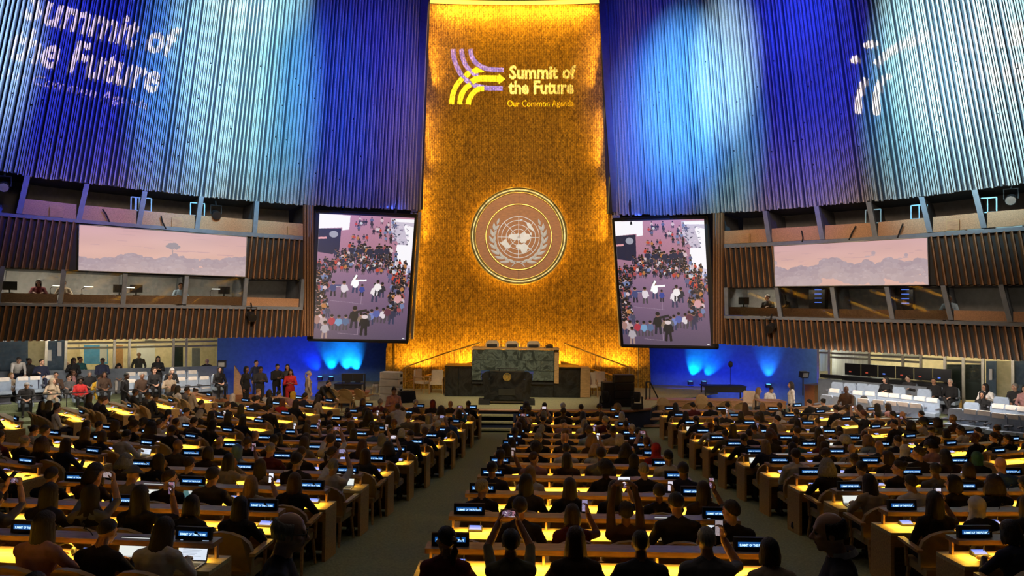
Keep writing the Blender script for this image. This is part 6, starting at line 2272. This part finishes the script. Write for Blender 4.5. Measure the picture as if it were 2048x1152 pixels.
# ---- who sits where: the people that can be told apart in the photograph, by where their head shows
SPEC = [
    # (px, py of head, attributes)
    (808, 1088, dict(f=1, hair='curly', hc='black', top='black', skin=3, pose='sit_look_b')),
    (996, 1085, dict(f=1, hair='short', hc='black', top='olive', skin=2, pose='sit_phone2')),
    (1131, 1066, dict(f=1, hair='very_long', hc='chestnut', top='brown', skin=1, pose='sit_desk')),
    (1312, 1112, dict(f=0, hair='crew', hc='black', top='charcoal', skin=3, pose='sit_desk')),
    (1418, 1088, dict(f=0, hair='crew', hc='grey', top='grey', skin=1, pose='sit_phone', light=1)),
    (1569, 1104, dict(f=1, hair='bob', hc='black', top='beige', skin=2, pose='sit_desk')),
    (855, 1020, dict(f=1, hair='short', hc='black', top='navy', skin=3, pose='sit_desk')),
    (1022, 1020, dict(f=0, hair='short', hc='black', top='charcoal', skin=2, pose='sit_desk')),
    (1262, 1030, dict(f=1, hair='short', hc='black', top='brown', skin=3, pose='sit_phone3')),
    (1385, 1018, dict(f=0, hair='short', hc='black', top='black', skin=2, pose='sit_type', laptop='white')),
    (1468, 1010, dict(f=0, hair='short', hc='black', top='black', skin=1, pose='sit_look_a', laptop='document')),
    (1100, 1010, dict(f=1, hair='bob', hc='brown', top='maroon', skin=2, pose='sit_phone')),
    (1155, 1020, dict(f=1, hair='long', hc='brown', top='charcoal', skin=1, pose='sit_desk')),
    (1305, 1008, dict(f=1, hair='short', hc='black', top='black', skin=3, pose='sit_phone')),
    (900, 985, dict(f=1, hair='long', hc='black', top='black', skin=2, pose='sit_type', laptop='white')),
    (948, 945, dict(f=0, hair='short', hc='black', top='navy', skin=2, pose='sit_desk')),
    (1040, 965, dict(f=1, hair='long', hc='black', top='charcoal', skin=2, pose='sit_desk')),
    (1120, 960, dict(f=1, hair='very_long', hc='brown', top='black', skin=1, pose='sit_desk')),
    (1200, 955, dict(f=1, hair='afro', hc='black', top='black', skin=4, pose='sit_desk')),
    (1376, 946, dict(f=0, hair='short', hc='black', top='navy', skin=3, pose='sit_desk')),
    (1040, 928, dict(f=1, hair='very_long', hc='blonde', top='white', skin=0, pose='sit_desk')),
    (975, 905, dict(f=0, hair='short', hc='black', top='black', skin=3, pose='sit_phone')),
    (1125, 858, dict(f=0, hair='bald', hc='black', top='grey', skin=1, pose='sit_desk')),
    (1185, 892, dict(f=1, hair='curly', hc='blonde', top='white', skin=0, pose='sit_down')),
    (1255, 882, dict(f=1, hair='bob', hc='white', top='charcoal', skin=0, pose='sit_desk')),
    (1333, 895, dict(f=1, hair='headscarf', hc='red', top='red', skin=2, pose='sit_desk')),
    (1285, 895, dict(f=0, hair='short', hc='auburn', top='black', skin=1, pose='sit_phone2')),
    # white-speaker block
    (323, 1072, dict(f=1, hair='very_long', hc='black', top='white', skin=1, pose='sit_type', laptop='document')),
    (229, 1120, dict(f=1, hair='bob', hc='black', top='black', skin=2, pose='sit_desk')),
    (71, 1115, dict(f=0, hair='short', hc='black', top='black', skin=2, pose='sit_desk')),
    (245, 1030, dict(f=1, hair='very_long', hc='black', top='black', skin=2, pose='sit_phone')),
    (20, 1030, dict(f=1, hair='bob', hc='black', top='black', skin=2, pose='sit_desk')),
    (140, 1035, dict(f=1, hair='long', hc='black', top='brown', skin=2, pose='sit_look_b')),
    (384, 1025, dict(f=1, hair='bob', hc='black', top='black', skin=2, pose='sit_desk')),
    (505, 1030, dict(f=1, hair='very_long', hc='black', top='black', skin=2, pose='sit_desk')),
    (605, 1010, dict(f=1, hair='bun', hc='black', top='beige', skin=3, pose='sit_down')),
    (97, 945, dict(f=0, hair='short', hc='black', top='black', skin=2, pose='sit_desk')),
    (232, 965, dict(f=0, hair='bucket_hat', hc='grey', top='grey', skin=1, pose='sit_type', laptop='white')),
    (326, 962, dict(f=0, hair='short', hc='brown', top='black', skin=0, pose='sit_look_b', laptop='teal')),
    (420, 955, dict(f=0, hair='short', hc='black', top='charcoal', skin=2, pose='sit_desk')),
    (536, 960, dict(f=1, hair='very_long', hc='blonde', top='beige', skin=0, pose='sit_phone')),
    (680, 945, dict(f=0, hair='crew', hc='grey', top='white', skin=1, pose='sit_phone2', laptop='white')),
    (452, 905, dict(f=1, hair='headscarf', hc='blue', top='lightblue', skin=2, pose='sit_phone')),
    (510, 910, dict(f=0, hair='crew', hc='grey', top='maroon', skin=1, pose='sit_desk')),
    (595, 905, dict(f=0, hair='crew', hc='brown', top='black', skin=1, pose='sit_desk')),
    (622, 905, dict(f=1, hair='very_long', hc='brown', top='grey', skin=1, pose='sit_desk')),
    (520, 880, dict(f=0, hair='bald', hc='grey', top='black', skin=1, pose='sit_desk')),
    (650, 870, dict(f=1, hair='bob', hc='blonde', top='brown', skin=0, pose='sit_desk')),
    (663, 895, dict(f=0, hair='short', hc='brown', top='white', skin=1, pose='sit_phone2')),
    (55, 880, dict(f=0, hair='fringe_bald', hc='grey', top='black', skin=1, pose='sit_desk')),
    (25, 830, dict(f=0, hair='short', hc='brown', top='white', skin=2, pose='sit_type')),
    (350, 830, dict(f=0, hair='short', hc='black', top='white', skin=2, pose='sit_type', laptop='white')),
    (235, 885, dict(f=0, hair='short', hc='black', top='white', skin=2, pose='sit_type', laptop='document')),
    (590, 795, dict(f=1, hair='headscarf', hc='yellow', top='pink', skin=3, pose='sit_phone')),
    (570, 798, dict(f=1, hair='long', hc='auburn', top='red', skin=1, pose='sit_desk')),
    # black-speaker block
    (1790, 1010, dict(f=0, hair='bald', hc='black', top='red', skin=1, pose='sit_desk')),
    (1745, 1000, dict(f=1, hair='very_long', hc='black', top='beige', skin=1, pose='sit_type', laptop='white')),
    (1900, 1055, dict(f=1, hair='afro', hc='black', top='black', skin=3, pose='sit_desk')),
    (1950, 1060, dict(f=1, hair='curly', hc='chestnut', top='brown', skin=1, pose='sit_desk')),
    (2000, 1030, dict(f=1, hair='headscarf', hc='white', top='black', skin=2, pose='sit_desk')),
    (1860, 990, dict(f=1, hair='very_long', hc='black', top='black', skin=2, pose='sit_phone')),
    (1925, 980, dict(f=1, hair='bob', hc='black', top='black', skin=1, pose='sit_look_a')),
    (2005, 950, dict(f=0, hair='bald', hc='grey', top='blue', skin=1, pose='sit_desk')),
    (1830, 950, dict(f=0, hair='short', hc='black', top='white', skin=2, pose='sit_desk')),
    (1732, 955, dict(f=0, hair='short', hc='black', top='white', skin=2, pose='sit_desk')),
    (1700, 965, dict(f=1, hair='curly', hc='grey', top='black', skin=1, pose='sit_desk')),
    (1590, 905, dict(f=0, hair='short', hc='black', top='white', skin=2, pose='sit_lap')),
    (1845, 905, dict(f=0, hair='short', hc='black', top='black', skin=1, pose='sit_look_a')),
    (1890, 870, dict(f=1, hair='bob', hc='black', top='yellow', skin=2, pose='sit_desk')),
    (1775, 925, dict(f=1, hair='bob', hc='brown', top='black', skin=1, pose='sit_look_a')),
    (1480, 880, dict(f=0, hair='short', hc='black', top='black', skin=2, pose='sit_desk')),
    (2030, 1000, dict(f=1, hair='long', hc='brown', top='black', skin=1, pose='sit_look_b')),
]
for s in SEATS:
    s['occ'] = None
for px, py, at in SPEC:
    best, bd = None, 55.0 + 0
    for s in SEATS:
        if s['occ'] is None:
            dd = math.hypot((s['px'] - px), (s['py'] - py) * 1.4)
            if dd < bd:
                best, bd = s, dd
    if best:
        best['occ'] = dict(at)
rr = random.Random(11)
for s in SEATS:
    if s['occ'] is None and rr.random() < .93:
        f = rr.random() < .52
        hair = rr.choices(['short', 'crew', 'fringe_bald', 'bald', 'curly', 'afro'], [50, 22, 6, 5, 4, 3])[0] if not f else rr.choices(['long', 'very_long', 'bob', 'ponytail', 'bun', 'curly', 'afro', 'headscarf', 'short'], [26, 22, 14, 10, 12, 6, 4, 6, 4])[0]
        hc = rr.choices(['black', 'brown', 'chestnut', 'blonde', 'grey', 'white', 'auburn'], [52, 22, 8, 5, 7, 2, 2])[0]
        if hair == 'headscarf':
            hc = rr.choice(['white', 'black', 'beige', 'maroon', 'teal'])
        top = rr.choices(['black', 'charcoal', 'navy', 'brown', 'grey', 'white', 'beige', 'maroon', 'teal', 'olive', 'pink', 'blue', 'lightblue'], [34, 18, 14, 6, 6, 5, 4, 3, 2, 3, 2, 2, 1])[0]
        pose = rr.choices(['sit_desk', 'sit_lap', 'sit_type', 'sit_look_a', 'sit_look_b', 'sit_down', 'sit_chin', 'sit_phone', 'sit_phone2'], [30, 14, 10, 9, 9, 8, 6, 9, 4])[0]
        s['occ'] = dict(f=f, hair=hair, hc=hc, top=top, skin=rr.choices(range(5), [16, 28, 26, 18, 12])[0], pose=pose)

PHC = MB().box((0, 0, 0), (.076, .009, .155)).mesh('phone_case', BLACKGLOSS)
_b = MB(); _b.add([(-.034, -.0052, -.070), (.034, -.0052, -.070), (.034, -.0052, .070), (-.034, -.0052, .070)], [(0, 1, 2, 3)])
PHS = []
for i, (c, st) in enumerate((((.75, .72, .85), .9), ((.30, .28, .50), .8), ((.85, .90, 1.0), 1.0), ((.35, .30, .32), .8))):
    PHS.append(_b.mesh('phone_screen', mat('phone_glow_%s' % 'abcd'[i], c, .3, vary=.7, scale=60, emit=c, stren=st)))
PHONE_IMG = screen_mat('phone_view', CROWD, 1.0)
_me = bpy.data.meshes.new('phone_screen'); _me.from_pydata([(-.034, -.0052, -.070), (.034, -.0052, -.070), (.034, -.0052, .070), (-.034, -.0052, .070)], [], [(0, 1, 2, 3)])
_uv = _me.uv_layers.new(name='UVMap')
for i, q in enumerate([(.1, .2), (.9, .2), (.9, .9), (.1, .9)]):
    _uv.data[i].uv = q
_me.materials.append(PHONE_IMG); PHS.insert(1, _me)


def phone(M, lab, i=0):
    o = thing('mobile_phone', lab, 'phone', M=M)
    put('phone_case', PHC, o); put('phone_screen', PHS[i % len(PHS)], o)
    return o


_b = MB(); _b.box((0, 0, .008), (.32, .22, .016)); LAP_B = _b.mesh('keyboard_base', mat('laptop_grey', (.22, .22, .23), .4, .5))
_b = MB(); _b.box((0, .008, .105), (.32, .010, .21)); LAP_L_ = _b.mesh('lid', mat('laptop_grey', (.22, .22, .23), .4, .5))
_b = MB(); _b.box((0, -.01, .017), (.28, .10, .003)); LAP_K = _b.mesh('keys', BLACK)


def laptop_picture(kind):
    p = Pic(160, 104, dict(white=(.80, .84, .80), teal=(.06, .16, .17), document=(.72, .80, .92))[kind])
    if kind == 'document':
        p.poly([(0, 0), (160, 0), (160, 12), (0, 12)], (.35, .48, .70))
        for i in range(9):
            p.line(24, 22 + 8 * i, 24 + 60 + (i * 37) % 50, 22 + 8 * i, 2, (.35, .40, .5))
        p.line(30, 16, 30, 100, 1, (.5, .55, .65))
    elif kind == 'teal':
        p.poly([(36, 40), (62, 30), (74, 58), (48, 70)], (.6, .62, .6)); p.poly([(84, 40), (104, 36), (108, 74), (86, 74)], (.01, .01, .01))
    else:
        p.poly([(0, 96), (160, 96), (160, 104), (0, 104)], (.55, .58, .56))
    return p.image('laptop_view')


LAPS = {}
for kd in ('white', 'teal', 'document'):
    me = bpy.data.meshes.new('laptop_screen'); me.from_pydata([(-.15, .0022, .012), (.15, .0022, .012), (.15, .0022, .200), (-.15, .0022, .200)], [], [(0, 1, 2, 3)])
    uv = me.uv_layers.new(name='UVMap')
    for i, q in enumerate([(0, 0), (1, 0), (1, 1), (0, 1)]):
        uv.data[i].uv = q
    me.materials.append(screen_mat('laptop_' + kd, laptop_picture(kd), 1.0)); LAPS[kd] = me


def laptop(M, kind, lab):
    o = thing('laptop', lab, 'laptop', M=M)
    b_ = put('keyboard_base', LAP_B, o); put('keys', LAP_K, b_)
    l_ = put('lid', LAP_L_, o, M=Matrix.Translation((0, .105, .014)) @ Euler((-.30, 0, 0)).to_matrix().to_4x4())
    put('laptop_screen', LAPS[kind], l_)
    return o


# past 300 people of the audience the smallest ones in the picture go into one object
order = sorted([i for i, s in enumerate(SEATS) if s['occ']], key=lambda i: SEATS[i]['d'])
FAR = set(order[258:])
CROWD_B = {}
LOWP = {}


def far_person(s, oc, rz):
    ps = oc['pose'] if oc['pose'] in ('sit_desk', 'sit_lap', 'sit_down') else 'sit_desk'
    if ps not in LOWP:
        LOWP[ps] = body_mesh('far_body', voxel=.03, **POSES[ps])
    me, HM = LOWP[ps]
    M = Matrix.Translation(s['loc'] + Vector((0, .02, 0))) @ Matrix.Rotation(rz, 4, 'Z')
    mats = [SKINS[oc['skin']], CLOTHS[oc['top']], CLOTHS['black'], SHOE, EYEM, LIPM]
    for p in me.polygons:
        b = CROWD_B.setdefault(mats[p.material_index].name, MB())
        b.add([M @ me.vertices[v].co for v in p.vertices], [tuple(range(len(p.vertices)))])
    if oc['hair'] != 'bald':
        hn = oc['hair']
        if hn not in HAIRM:
            HAIRM[hn] = hair_mesh(hn)
        hm = HAIRM[hn]
        b = CROWD_B.setdefault((HAIRS[oc['hc']] if hn not in ('headscarf', 'bucket_hat', 'cap') else CLOTHS[oc['hc']]).name, MB())
        b.add([M @ HM @ v.co for v in hm.vertices], [tuple(p.vertices) for p in hm.polygons])


nphone = 0
for i, s in enumerate(SEATS):
    rz = -s['a'] + rr.uniform(-.12, .12)
    q = s['loc']
    full = s['d'] < 13.5
    tan_chair(q + Vector((0, -.0, 0)), rz, 'tan round-backed chair, ' + ('occupied ' if s['occ'] else 'empty ') + s['where'], full)
    oc = s['occ']
    if not oc:
        continue
    f = bool(oc['f'])
    dressed = {'headscarf': '', }
    lw = look_words(oc['hair'], oc['hc'], oc['top'])
    lab = 'person with %s in %s, %s' % (lw, oc['top'], s['where'])
    if i in FAR:
        far_person(s, oc, rz)
        continue
    low = rr.choice(['black', 'charcoal', 'navy'])
    sc_ = rr.uniform(.95, 1.04) * (.97 if f else 1.0)
    loc = q + Vector((0, .02, 0))
    add_person(oc['pose'], f, loc, rz, oc['skin'], oc['hair'], oc['hc'], oc['top'], low, lab, 'seated audience', sc_)
    ph = {'sit_phone': PH1, 'sit_phone2': PH2, 'sit_phone3': PH3}.get(oc['pose'])
    if ph is not None:
        M = Matrix.Translation(loc) @ Matrix.Rotation(rz, 4, 'Z') @ Matrix.Diagonal((sc_, sc_, sc_, 1)) @ Matrix.Translation(ph) @ Euler((rr.uniform(-.1, .1), 0 if oc['pose'] == 'sit_phone' else math.pi / 2, rr.uniform(-.2, .2))).to_matrix().to_4x4()
        nphone += 1
        phone(M, 'glowing phone held in %s over seat %s of row %s, %s' % ('one hand' if oc['pose'] == 'sit_phone' else 'both hands', NUM[s['k'] + 1], NUM[s['row']], BLOCK[s['blk']]), [1, 0, 1, 2, 3, 1, 4][nphone % 7])
    kd = oc.get('laptop')
    if kd is None and oc['pose'] == 'sit_type' and rr.random() < .35:
        kd = 'white'
    if kd:
        M = s['M'] @ Matrix.Translation((s['x'] + (.0 if kd == 'white' else .04), -.10, .751))
        laptop(M, kd, {'white': 'open laptop with a blank bright screen', 'teal': 'open laptop with a dark teal screen', 'document': 'open laptop showing a page of text'}[kd] + ', ' + s['where'])

b = MB(); names = sorted(CROWD_B)
for k, nm in enumerate(names):
    b.cur = k; b.add(CROWD_B[nm].v, CROWD_B[nm].f)
me = b.mesh('audience', [bpy.data.materials[nm] for nm in names], True)
tag(put('audience', me), 'dim far rows of seated people too small to tell apart, near the stage', 'audience', None, 'stuff')

# ---- two people walking down the aisles
p = U(556, 1020, 4.5); h = 1.70
p.z = p.z - h
o = add_person('walk', False, p, -1.35, 0, 'fringe_bald', 'grey', 'black', 'black', 'balding man in glasses and black jacket walking past the tan chairs')
gl_ = MB()
HM = VAR[('walk', False)][1]
for q in (-1, 1):
    ring = [(q * .033 + .024 * math.cos(t), .098 + .0, .004 + .018 * math.sin(t)) for t in [2 * math.pi * k / 12 for k in range(13)]]
    gl_.tube(ring, .003, 5, False)
    gl_.tube([(q * .057, .097, .008), (q * .078, .06, .012), (q * .084, -.01, .012)], .003, 5)
gl_.tube([(-.010, .099, .008), (.010, .099, .008)], .003, 5)
put('eyeglasses', gl_.mesh('eyeglasses', BLACK), o, M=HM)
p = U(1684, 1028, 4.6); p.z -= 1.68
o = add_person('walk', False, p, 1.25, 1, 'fringe_bald', 'black', 'black', 'black', 'balding man in dark suit and white collar walking in the other aisle')
_b = MB(); _b.tube([(0, -.01, .50), (0, .0, .535)], [.088, .078], 16, False)
put('shirt_collar', _b.mesh('shirt_collar', CLOTHS['white']), o, M=Matrix.Translation((0, 0, .93)))

# ---- small things on the near desks
def on_desk(px, py, dz=.75):
    q = UF(px, py, dz)
    return q


for i, (x, y, lab) in enumerate(((107, 1112, 'clear water bottle on the lamplit desk beside the headphones'), (1157, 1010, 'clear water bottle on a lectern-block desk'), (1468, 1137, 'pale bottle standing by the lit plate nearest the aisle'), (1830, 1040, 'drink bottle on the desk near the person in red'))):
    q = on_desk(x, y)
    o = thing('water_bottle', lab, 'bottle', q)
    MB().tube([(0, 0, 0), (0, 0, .01), (0, 0, .13), (0, 0, .17), (0, 0, .195)], [.030, .033, .033, .016, .014], 14).build('bottle_body', BOTTLE if i != 2 else WHITEPLASTIC, o, True)
    MB().tube([(0, 0, .06), (0, 0, .11)], .0338, 14).build('paper_band', mat('bottle_band', (.4, .45, .5), .6), o)
    MB().tube([(0, 0, .193), (0, 0, .212)], .016, 12).build('cap', WHITEPLASTIC, o)
q = on_desk(130, 1113)
o = thing('headphones', 'black padded headphones lying on the lamplit desk', 'headphones', q, .5)
b = MB(); b.tube([(.085 * math.cos(t), .02, .03 + .10 * math.sin(t)) for t in [math.pi * k / 10 for k in range(11)]], .009, 6); b.build('headband', BLACK, o)
for s_ in (-1, 1):
    MB().ell((s_ * .075, .0, .045), (.028, .045, .045)).build('ear_cushion', BLACK, o)
for i, (x, y, lab) in enumerate(((1055, 1112, 'tangled earphone cord on the front lit desk of the lectern block'), (280, 1112, 'thin cable across the lit desk beside the long-haired woman in white'))):
    q = on_desk(x, y)
    o = thing('earphone_cord', lab, 'cord', q)
    b = MB(); b.tube([(.09 * math.sin(t * 1.7) + .02 * t, .05 * math.cos(t * 2.3), .006 + .004 * abs(math.sin(t * 3))) for t in [k * .35 for k in range(20)]], .004, 5); b.build('cord', BLACK, o)
    MB().ell((.1, .02, .012), (.02, .014, .012)).build('earbud', BLACK, o)
for i, (x, y, lab) in enumerate(((870, 935, 'dark backpack on the aisle carpet by the white-speaker desks'), (720, 1015, 'dark bag slumped against a chair on the aisle'), (1600, 1060, 'dark shoulder bag on the aisle carpet by the black-speaker desks'))):
    q = UF(x, y, .02)
    q.z = fz(q.y)
    o = thing('bag', lab, 'bag', q, .4 * i)
    MB().loft([((0, 0, .0), .14, .10), ((0, 0, .08), .19, .14), ((.01, 0, .25), .17, .12), ((.0, .01, .36), .12, .08), ((0, 0, .40), .05, .03)], 14).build('bag_body', CLOTHS['black'], o, True)
    MB().tube([(-.1, 0, .36), (-.08, 0, .47), (.08, 0, .47), (.1, 0, .36)], .012, 6).build('handle', CLOTHS['black'], o)
# people and gear in the booths
for sd, k, off, pose, f, sk, ha, hc, tp, lab in (('L', 0, .25, 'sit_desk', True, 2, 'bob', 'black', 'maroon', 'interpreter in a dark red jacket at a booth window'),
                                               ('L', 1, -.9, 'sit_desk', True, 3, 'bun', 'black', 'beige', 'interpreter in pale top in the booth above the cream-lit seats'),
                                               ('L', 2, 1.0, 'sit_desk', False, 2, 'short', 'black', 'lightblue', 'interpreter in light blue shirt reading in a booth'),
                                               ('R', 0, .35, 'sit_look_b', False, 1, 'short', 'brown', 'black', 'operator in black in the booth beside the tall screen'),
                                               ('R', 0, 1.0, 'sit_look_b', True, 1, 'bob', 'black', 'black', 'second operator in black nearer the partition'),
                                               ('R', 3, .8, 'sit_desk', False, 3, 'short', 'grey', 'lightblue', 'operator in pale shirt at the far booth window')):
    c, t_, n_, w_ = BOOTH[(sd, 'lo', k)]
    loc = c + t_ * off - n_ * .75; loc.z = c.z - .76
    add_person(pose, f, loc, face_rz(n_), sk, ha, hc, tp, 'black', lab, 'people in the booths')
for sd, k, off, lab in (('L', 0, -.6, 'black monitor in the booth with the dark red jacket'), ('L', 3, .4, 'black monitor in the last glazed booth'), ('L', 1, .9, 'black monitor in the booth with the pale top'), ('R', 0, -.5, 'black monitor in the booth beside the tall screen'), ('L', 2, -.6, 'black monitor in the booth with the light blue shirt')):
    c, t_, n_, w_ = BOOTH[(sd, 'lo', k)]
    o = thing('booth_monitor', lab, 'monitor', c + t_ * off - n_ * .3, face_rz(n_))
    MB().box((0, 0, .26), (.44, .04, .30)).build('screen_shell', BLACKGLOSS, o); MB().box((0, 0, .06), (.05, .05, .12)).build('neck', BLACK, o); MB().box((0, 0, .01), (.22, .16, .02)).build('foot', BLACK, o)
LGL = mat('booth_lamp_glow', (1, 1, .9), .5, vary=0, emit=(1, .97, .85), stren=3.0)
for sd, k, off, lab in (('L', 0, .75, 'slim desk lamp in the booth with the dark red jacket'), ('L', 1, -.2, 'slim desk lamp in the booth with the pale top'), ('L', 2, -.9, 'slim desk lamp in the booth with the light blue shirt'), ('L', 3, .0, 'slim desk lamp in the last glazed booth')):
    c, t_, n_, w_ = BOOTH[(sd, 'lo', k)]
    o = thing('booth_lamp', lab, 'lamp', c + t_ * off - n_ * .25, face_rz(n_))
    MB().tube([(.12, 0, 0), (.14, 0, .2), (0, 0, .30)], .012, 6).build('arm', BLACK, o); MB().box((-.08, 0, .30), (.30, .07, .025)).build('lamp_bar', LGL, o); MB().tube([(.12, 0, 0), (.12, 0, .015)], .07, 10).build('base', BLACK, o)
for k, dx in ((0, .1), (3, 0), (3, .5)):
    pass
for k, (n_l) in ((1, 4), (3, 5)):
    c, t_, n_, w_ = BOOTH[('R', 'lo', k)]
    o = thing('server_rack', 'rack with blue indicator lights in a dark booth, ' + ('beside the tall screen' if k == 1 else 'near the frame edge'), 'rack', c + t_ * (0.1 if k == 1 else -.7) - n_ * 1.1, face_rz(n_))
    MB().box((0, 0, .3), (.6, .5, 1.5)).build('rack_body', BLACK, o)
    for j in range(n_l):
        MB().box((-.05, .255, .25 + .17 * j), (.26, .01, .035)).build('indicator', CONSOLEBLUE, o)
# upper open booths: loudspeaker discs, gel frames, lamps, cables
for sd, k, off, lab in (('L', 0, .2, 'beige loudspeaker disc on the upper counter nearest the frame edge'), ('L', 2, .3, 'beige loudspeaker disc on the upper counter over the wide screen'), ('L', 4, .4, 'beige loudspeaker disc on the upper counter beside the tall screen'), ('R', 0, .1, 'beige loudspeaker disc on the upper counter by the tall screen'), ('R', 4, -.1, 'beige loudspeaker disc on the upper counter past the wide screen')):
    c, t_, n_, w_ = BOOTH[(sd, 'up', k)]
    o = thing('booth_loudspeaker', lab, 'loudspeaker', c + t_ * off + n_ * .02 + Vector((0, 0, -.36)), face_rz(n_))
    MB().box((0, .05, 0), (.40, .12, .38)).build('cabinet', TANWOOD, o); MB().box((0, .115, 0), (.34, .02, .32)).build('grille', COUNTER, o); MB().box((0, -.03, 0), (.08, .10, .08)).build('bracket', BLACK, o)
GEL = mat('gel_frame_blue', (.3, .6, .8), .4)
for sd, k, offs, lab in (('L', 2, (-1.15, -.85), 'pair of pale tall frames standing in an upper booth'), ('L', 3, (-1.05,), 'single pale tall frame standing in an upper booth'), ('R', 2, (.8,), 'single blue tall frame standing in an upper booth over the wide screen'), ('R', 4, (-1.2,), 'blue tall frame at the partition of an upper booth'), ('R', 4, (.9,), 'blue box frame in an upper booth near the frame edge')):
    c, t_, n_, w_ = BOOTH[(sd, 'up', k)]
    for j, of in enumerate(offs):
        o = thing('gel_frame', lab if len(offs) == 1 else ('broad pale tall frame in an upper booth' if j else 'narrow pale tall frame in an upper booth'), 'frame', c + t_ * of - n_ * .3, face_rz(n_))
        w = .26 if j or len(offs) == 1 else .14
        for nm, cc, sz in (('upright', (-w, 0, .25), (.04, .04, .55)), ('upright', (w, 0, .25), (.04, .04, .55)), ('crossbar', (0, 0, .52), (2 * w, .04, .04)), ('crossbar', (0, 0, 0.02), (2 * w, .04, .04)), ('upright', (0, 0, .25), (.03, .04, .5))):
            MB().box(cc, sz).build(nm, GEL, o)
for sd, x, y, lab in (('L', 503, 632, 'black stage lamp clamped to the lower pleated front by the tall screen'), ('R', 1541, 655, 'black stage lamp clamped to the lower pleated front past the tall screen'), ('L', 8, 372, 'black lamp inside the upper booth at the frame edge'), ('R', 2022, 398, 'black lamp inside the upper booth at the far frame edge'), ('L', 432, 428, 'black lamp hanging over an upper counter'), ):
    Fx, n_ = (FL, LN) if sd == 'L' else (FR, RN)
    o = thing('stage_lamp', lab, 'lamp', Fx(x, y, .28 if y > 500 else -.1), face_rz(n_))
    MB().tube([(0, -.2, .05), (0, .2, -.08)], [.15, .17], 12).build('lamp_body', BLACK, o); MB().tube([(0, .2, -.08), (0, .21, -.083)], .15, 12).build('lens', SILVER if y < 400 else BLACKGLOSS, o)
    MB().tube([(-.2, 0, 0), (-.2, 0, .34), (.2, 0, .34), (.2, 0, 0)], .025, 6).build('yoke', BLACK, o); MB().tube([(0, 0, .34), (0, -.15, .52)], .03, 6).build('clamp', BLACK, o)
for sd, pts, lab in (('L', ((205, 418), (212, 428), (219, 444)), 'black cable over the upper counter left of the pale frames'), ('L', ((322, 431), (325, 444), (332, 458)), 'thick black cable over the upper counter beneath the pale frames'), ('R', ((1603, 461), (1606, 476), (1604, 484)), 'black cable on the upper counter near the tall screen'), ('R', ((1712, 452), (1704, 466), (1698, 480)), 'black microphone boom over the wide screen'), ('R', ((1806, 447), (1800, 462), (1795, 476)), 'slender black boom at the end of the wide screen'),):
    Fx = FL if sd == 'L' else FR
    P = [Fx(x, y, .06) for x, y in pts]
    o = thing('boom_cable', lab.replace('left of', 'beside'), 'cable', P[0])
    MB().tube([v - P[0] for v in P], .028, 6).build('cable', BLACK, o)
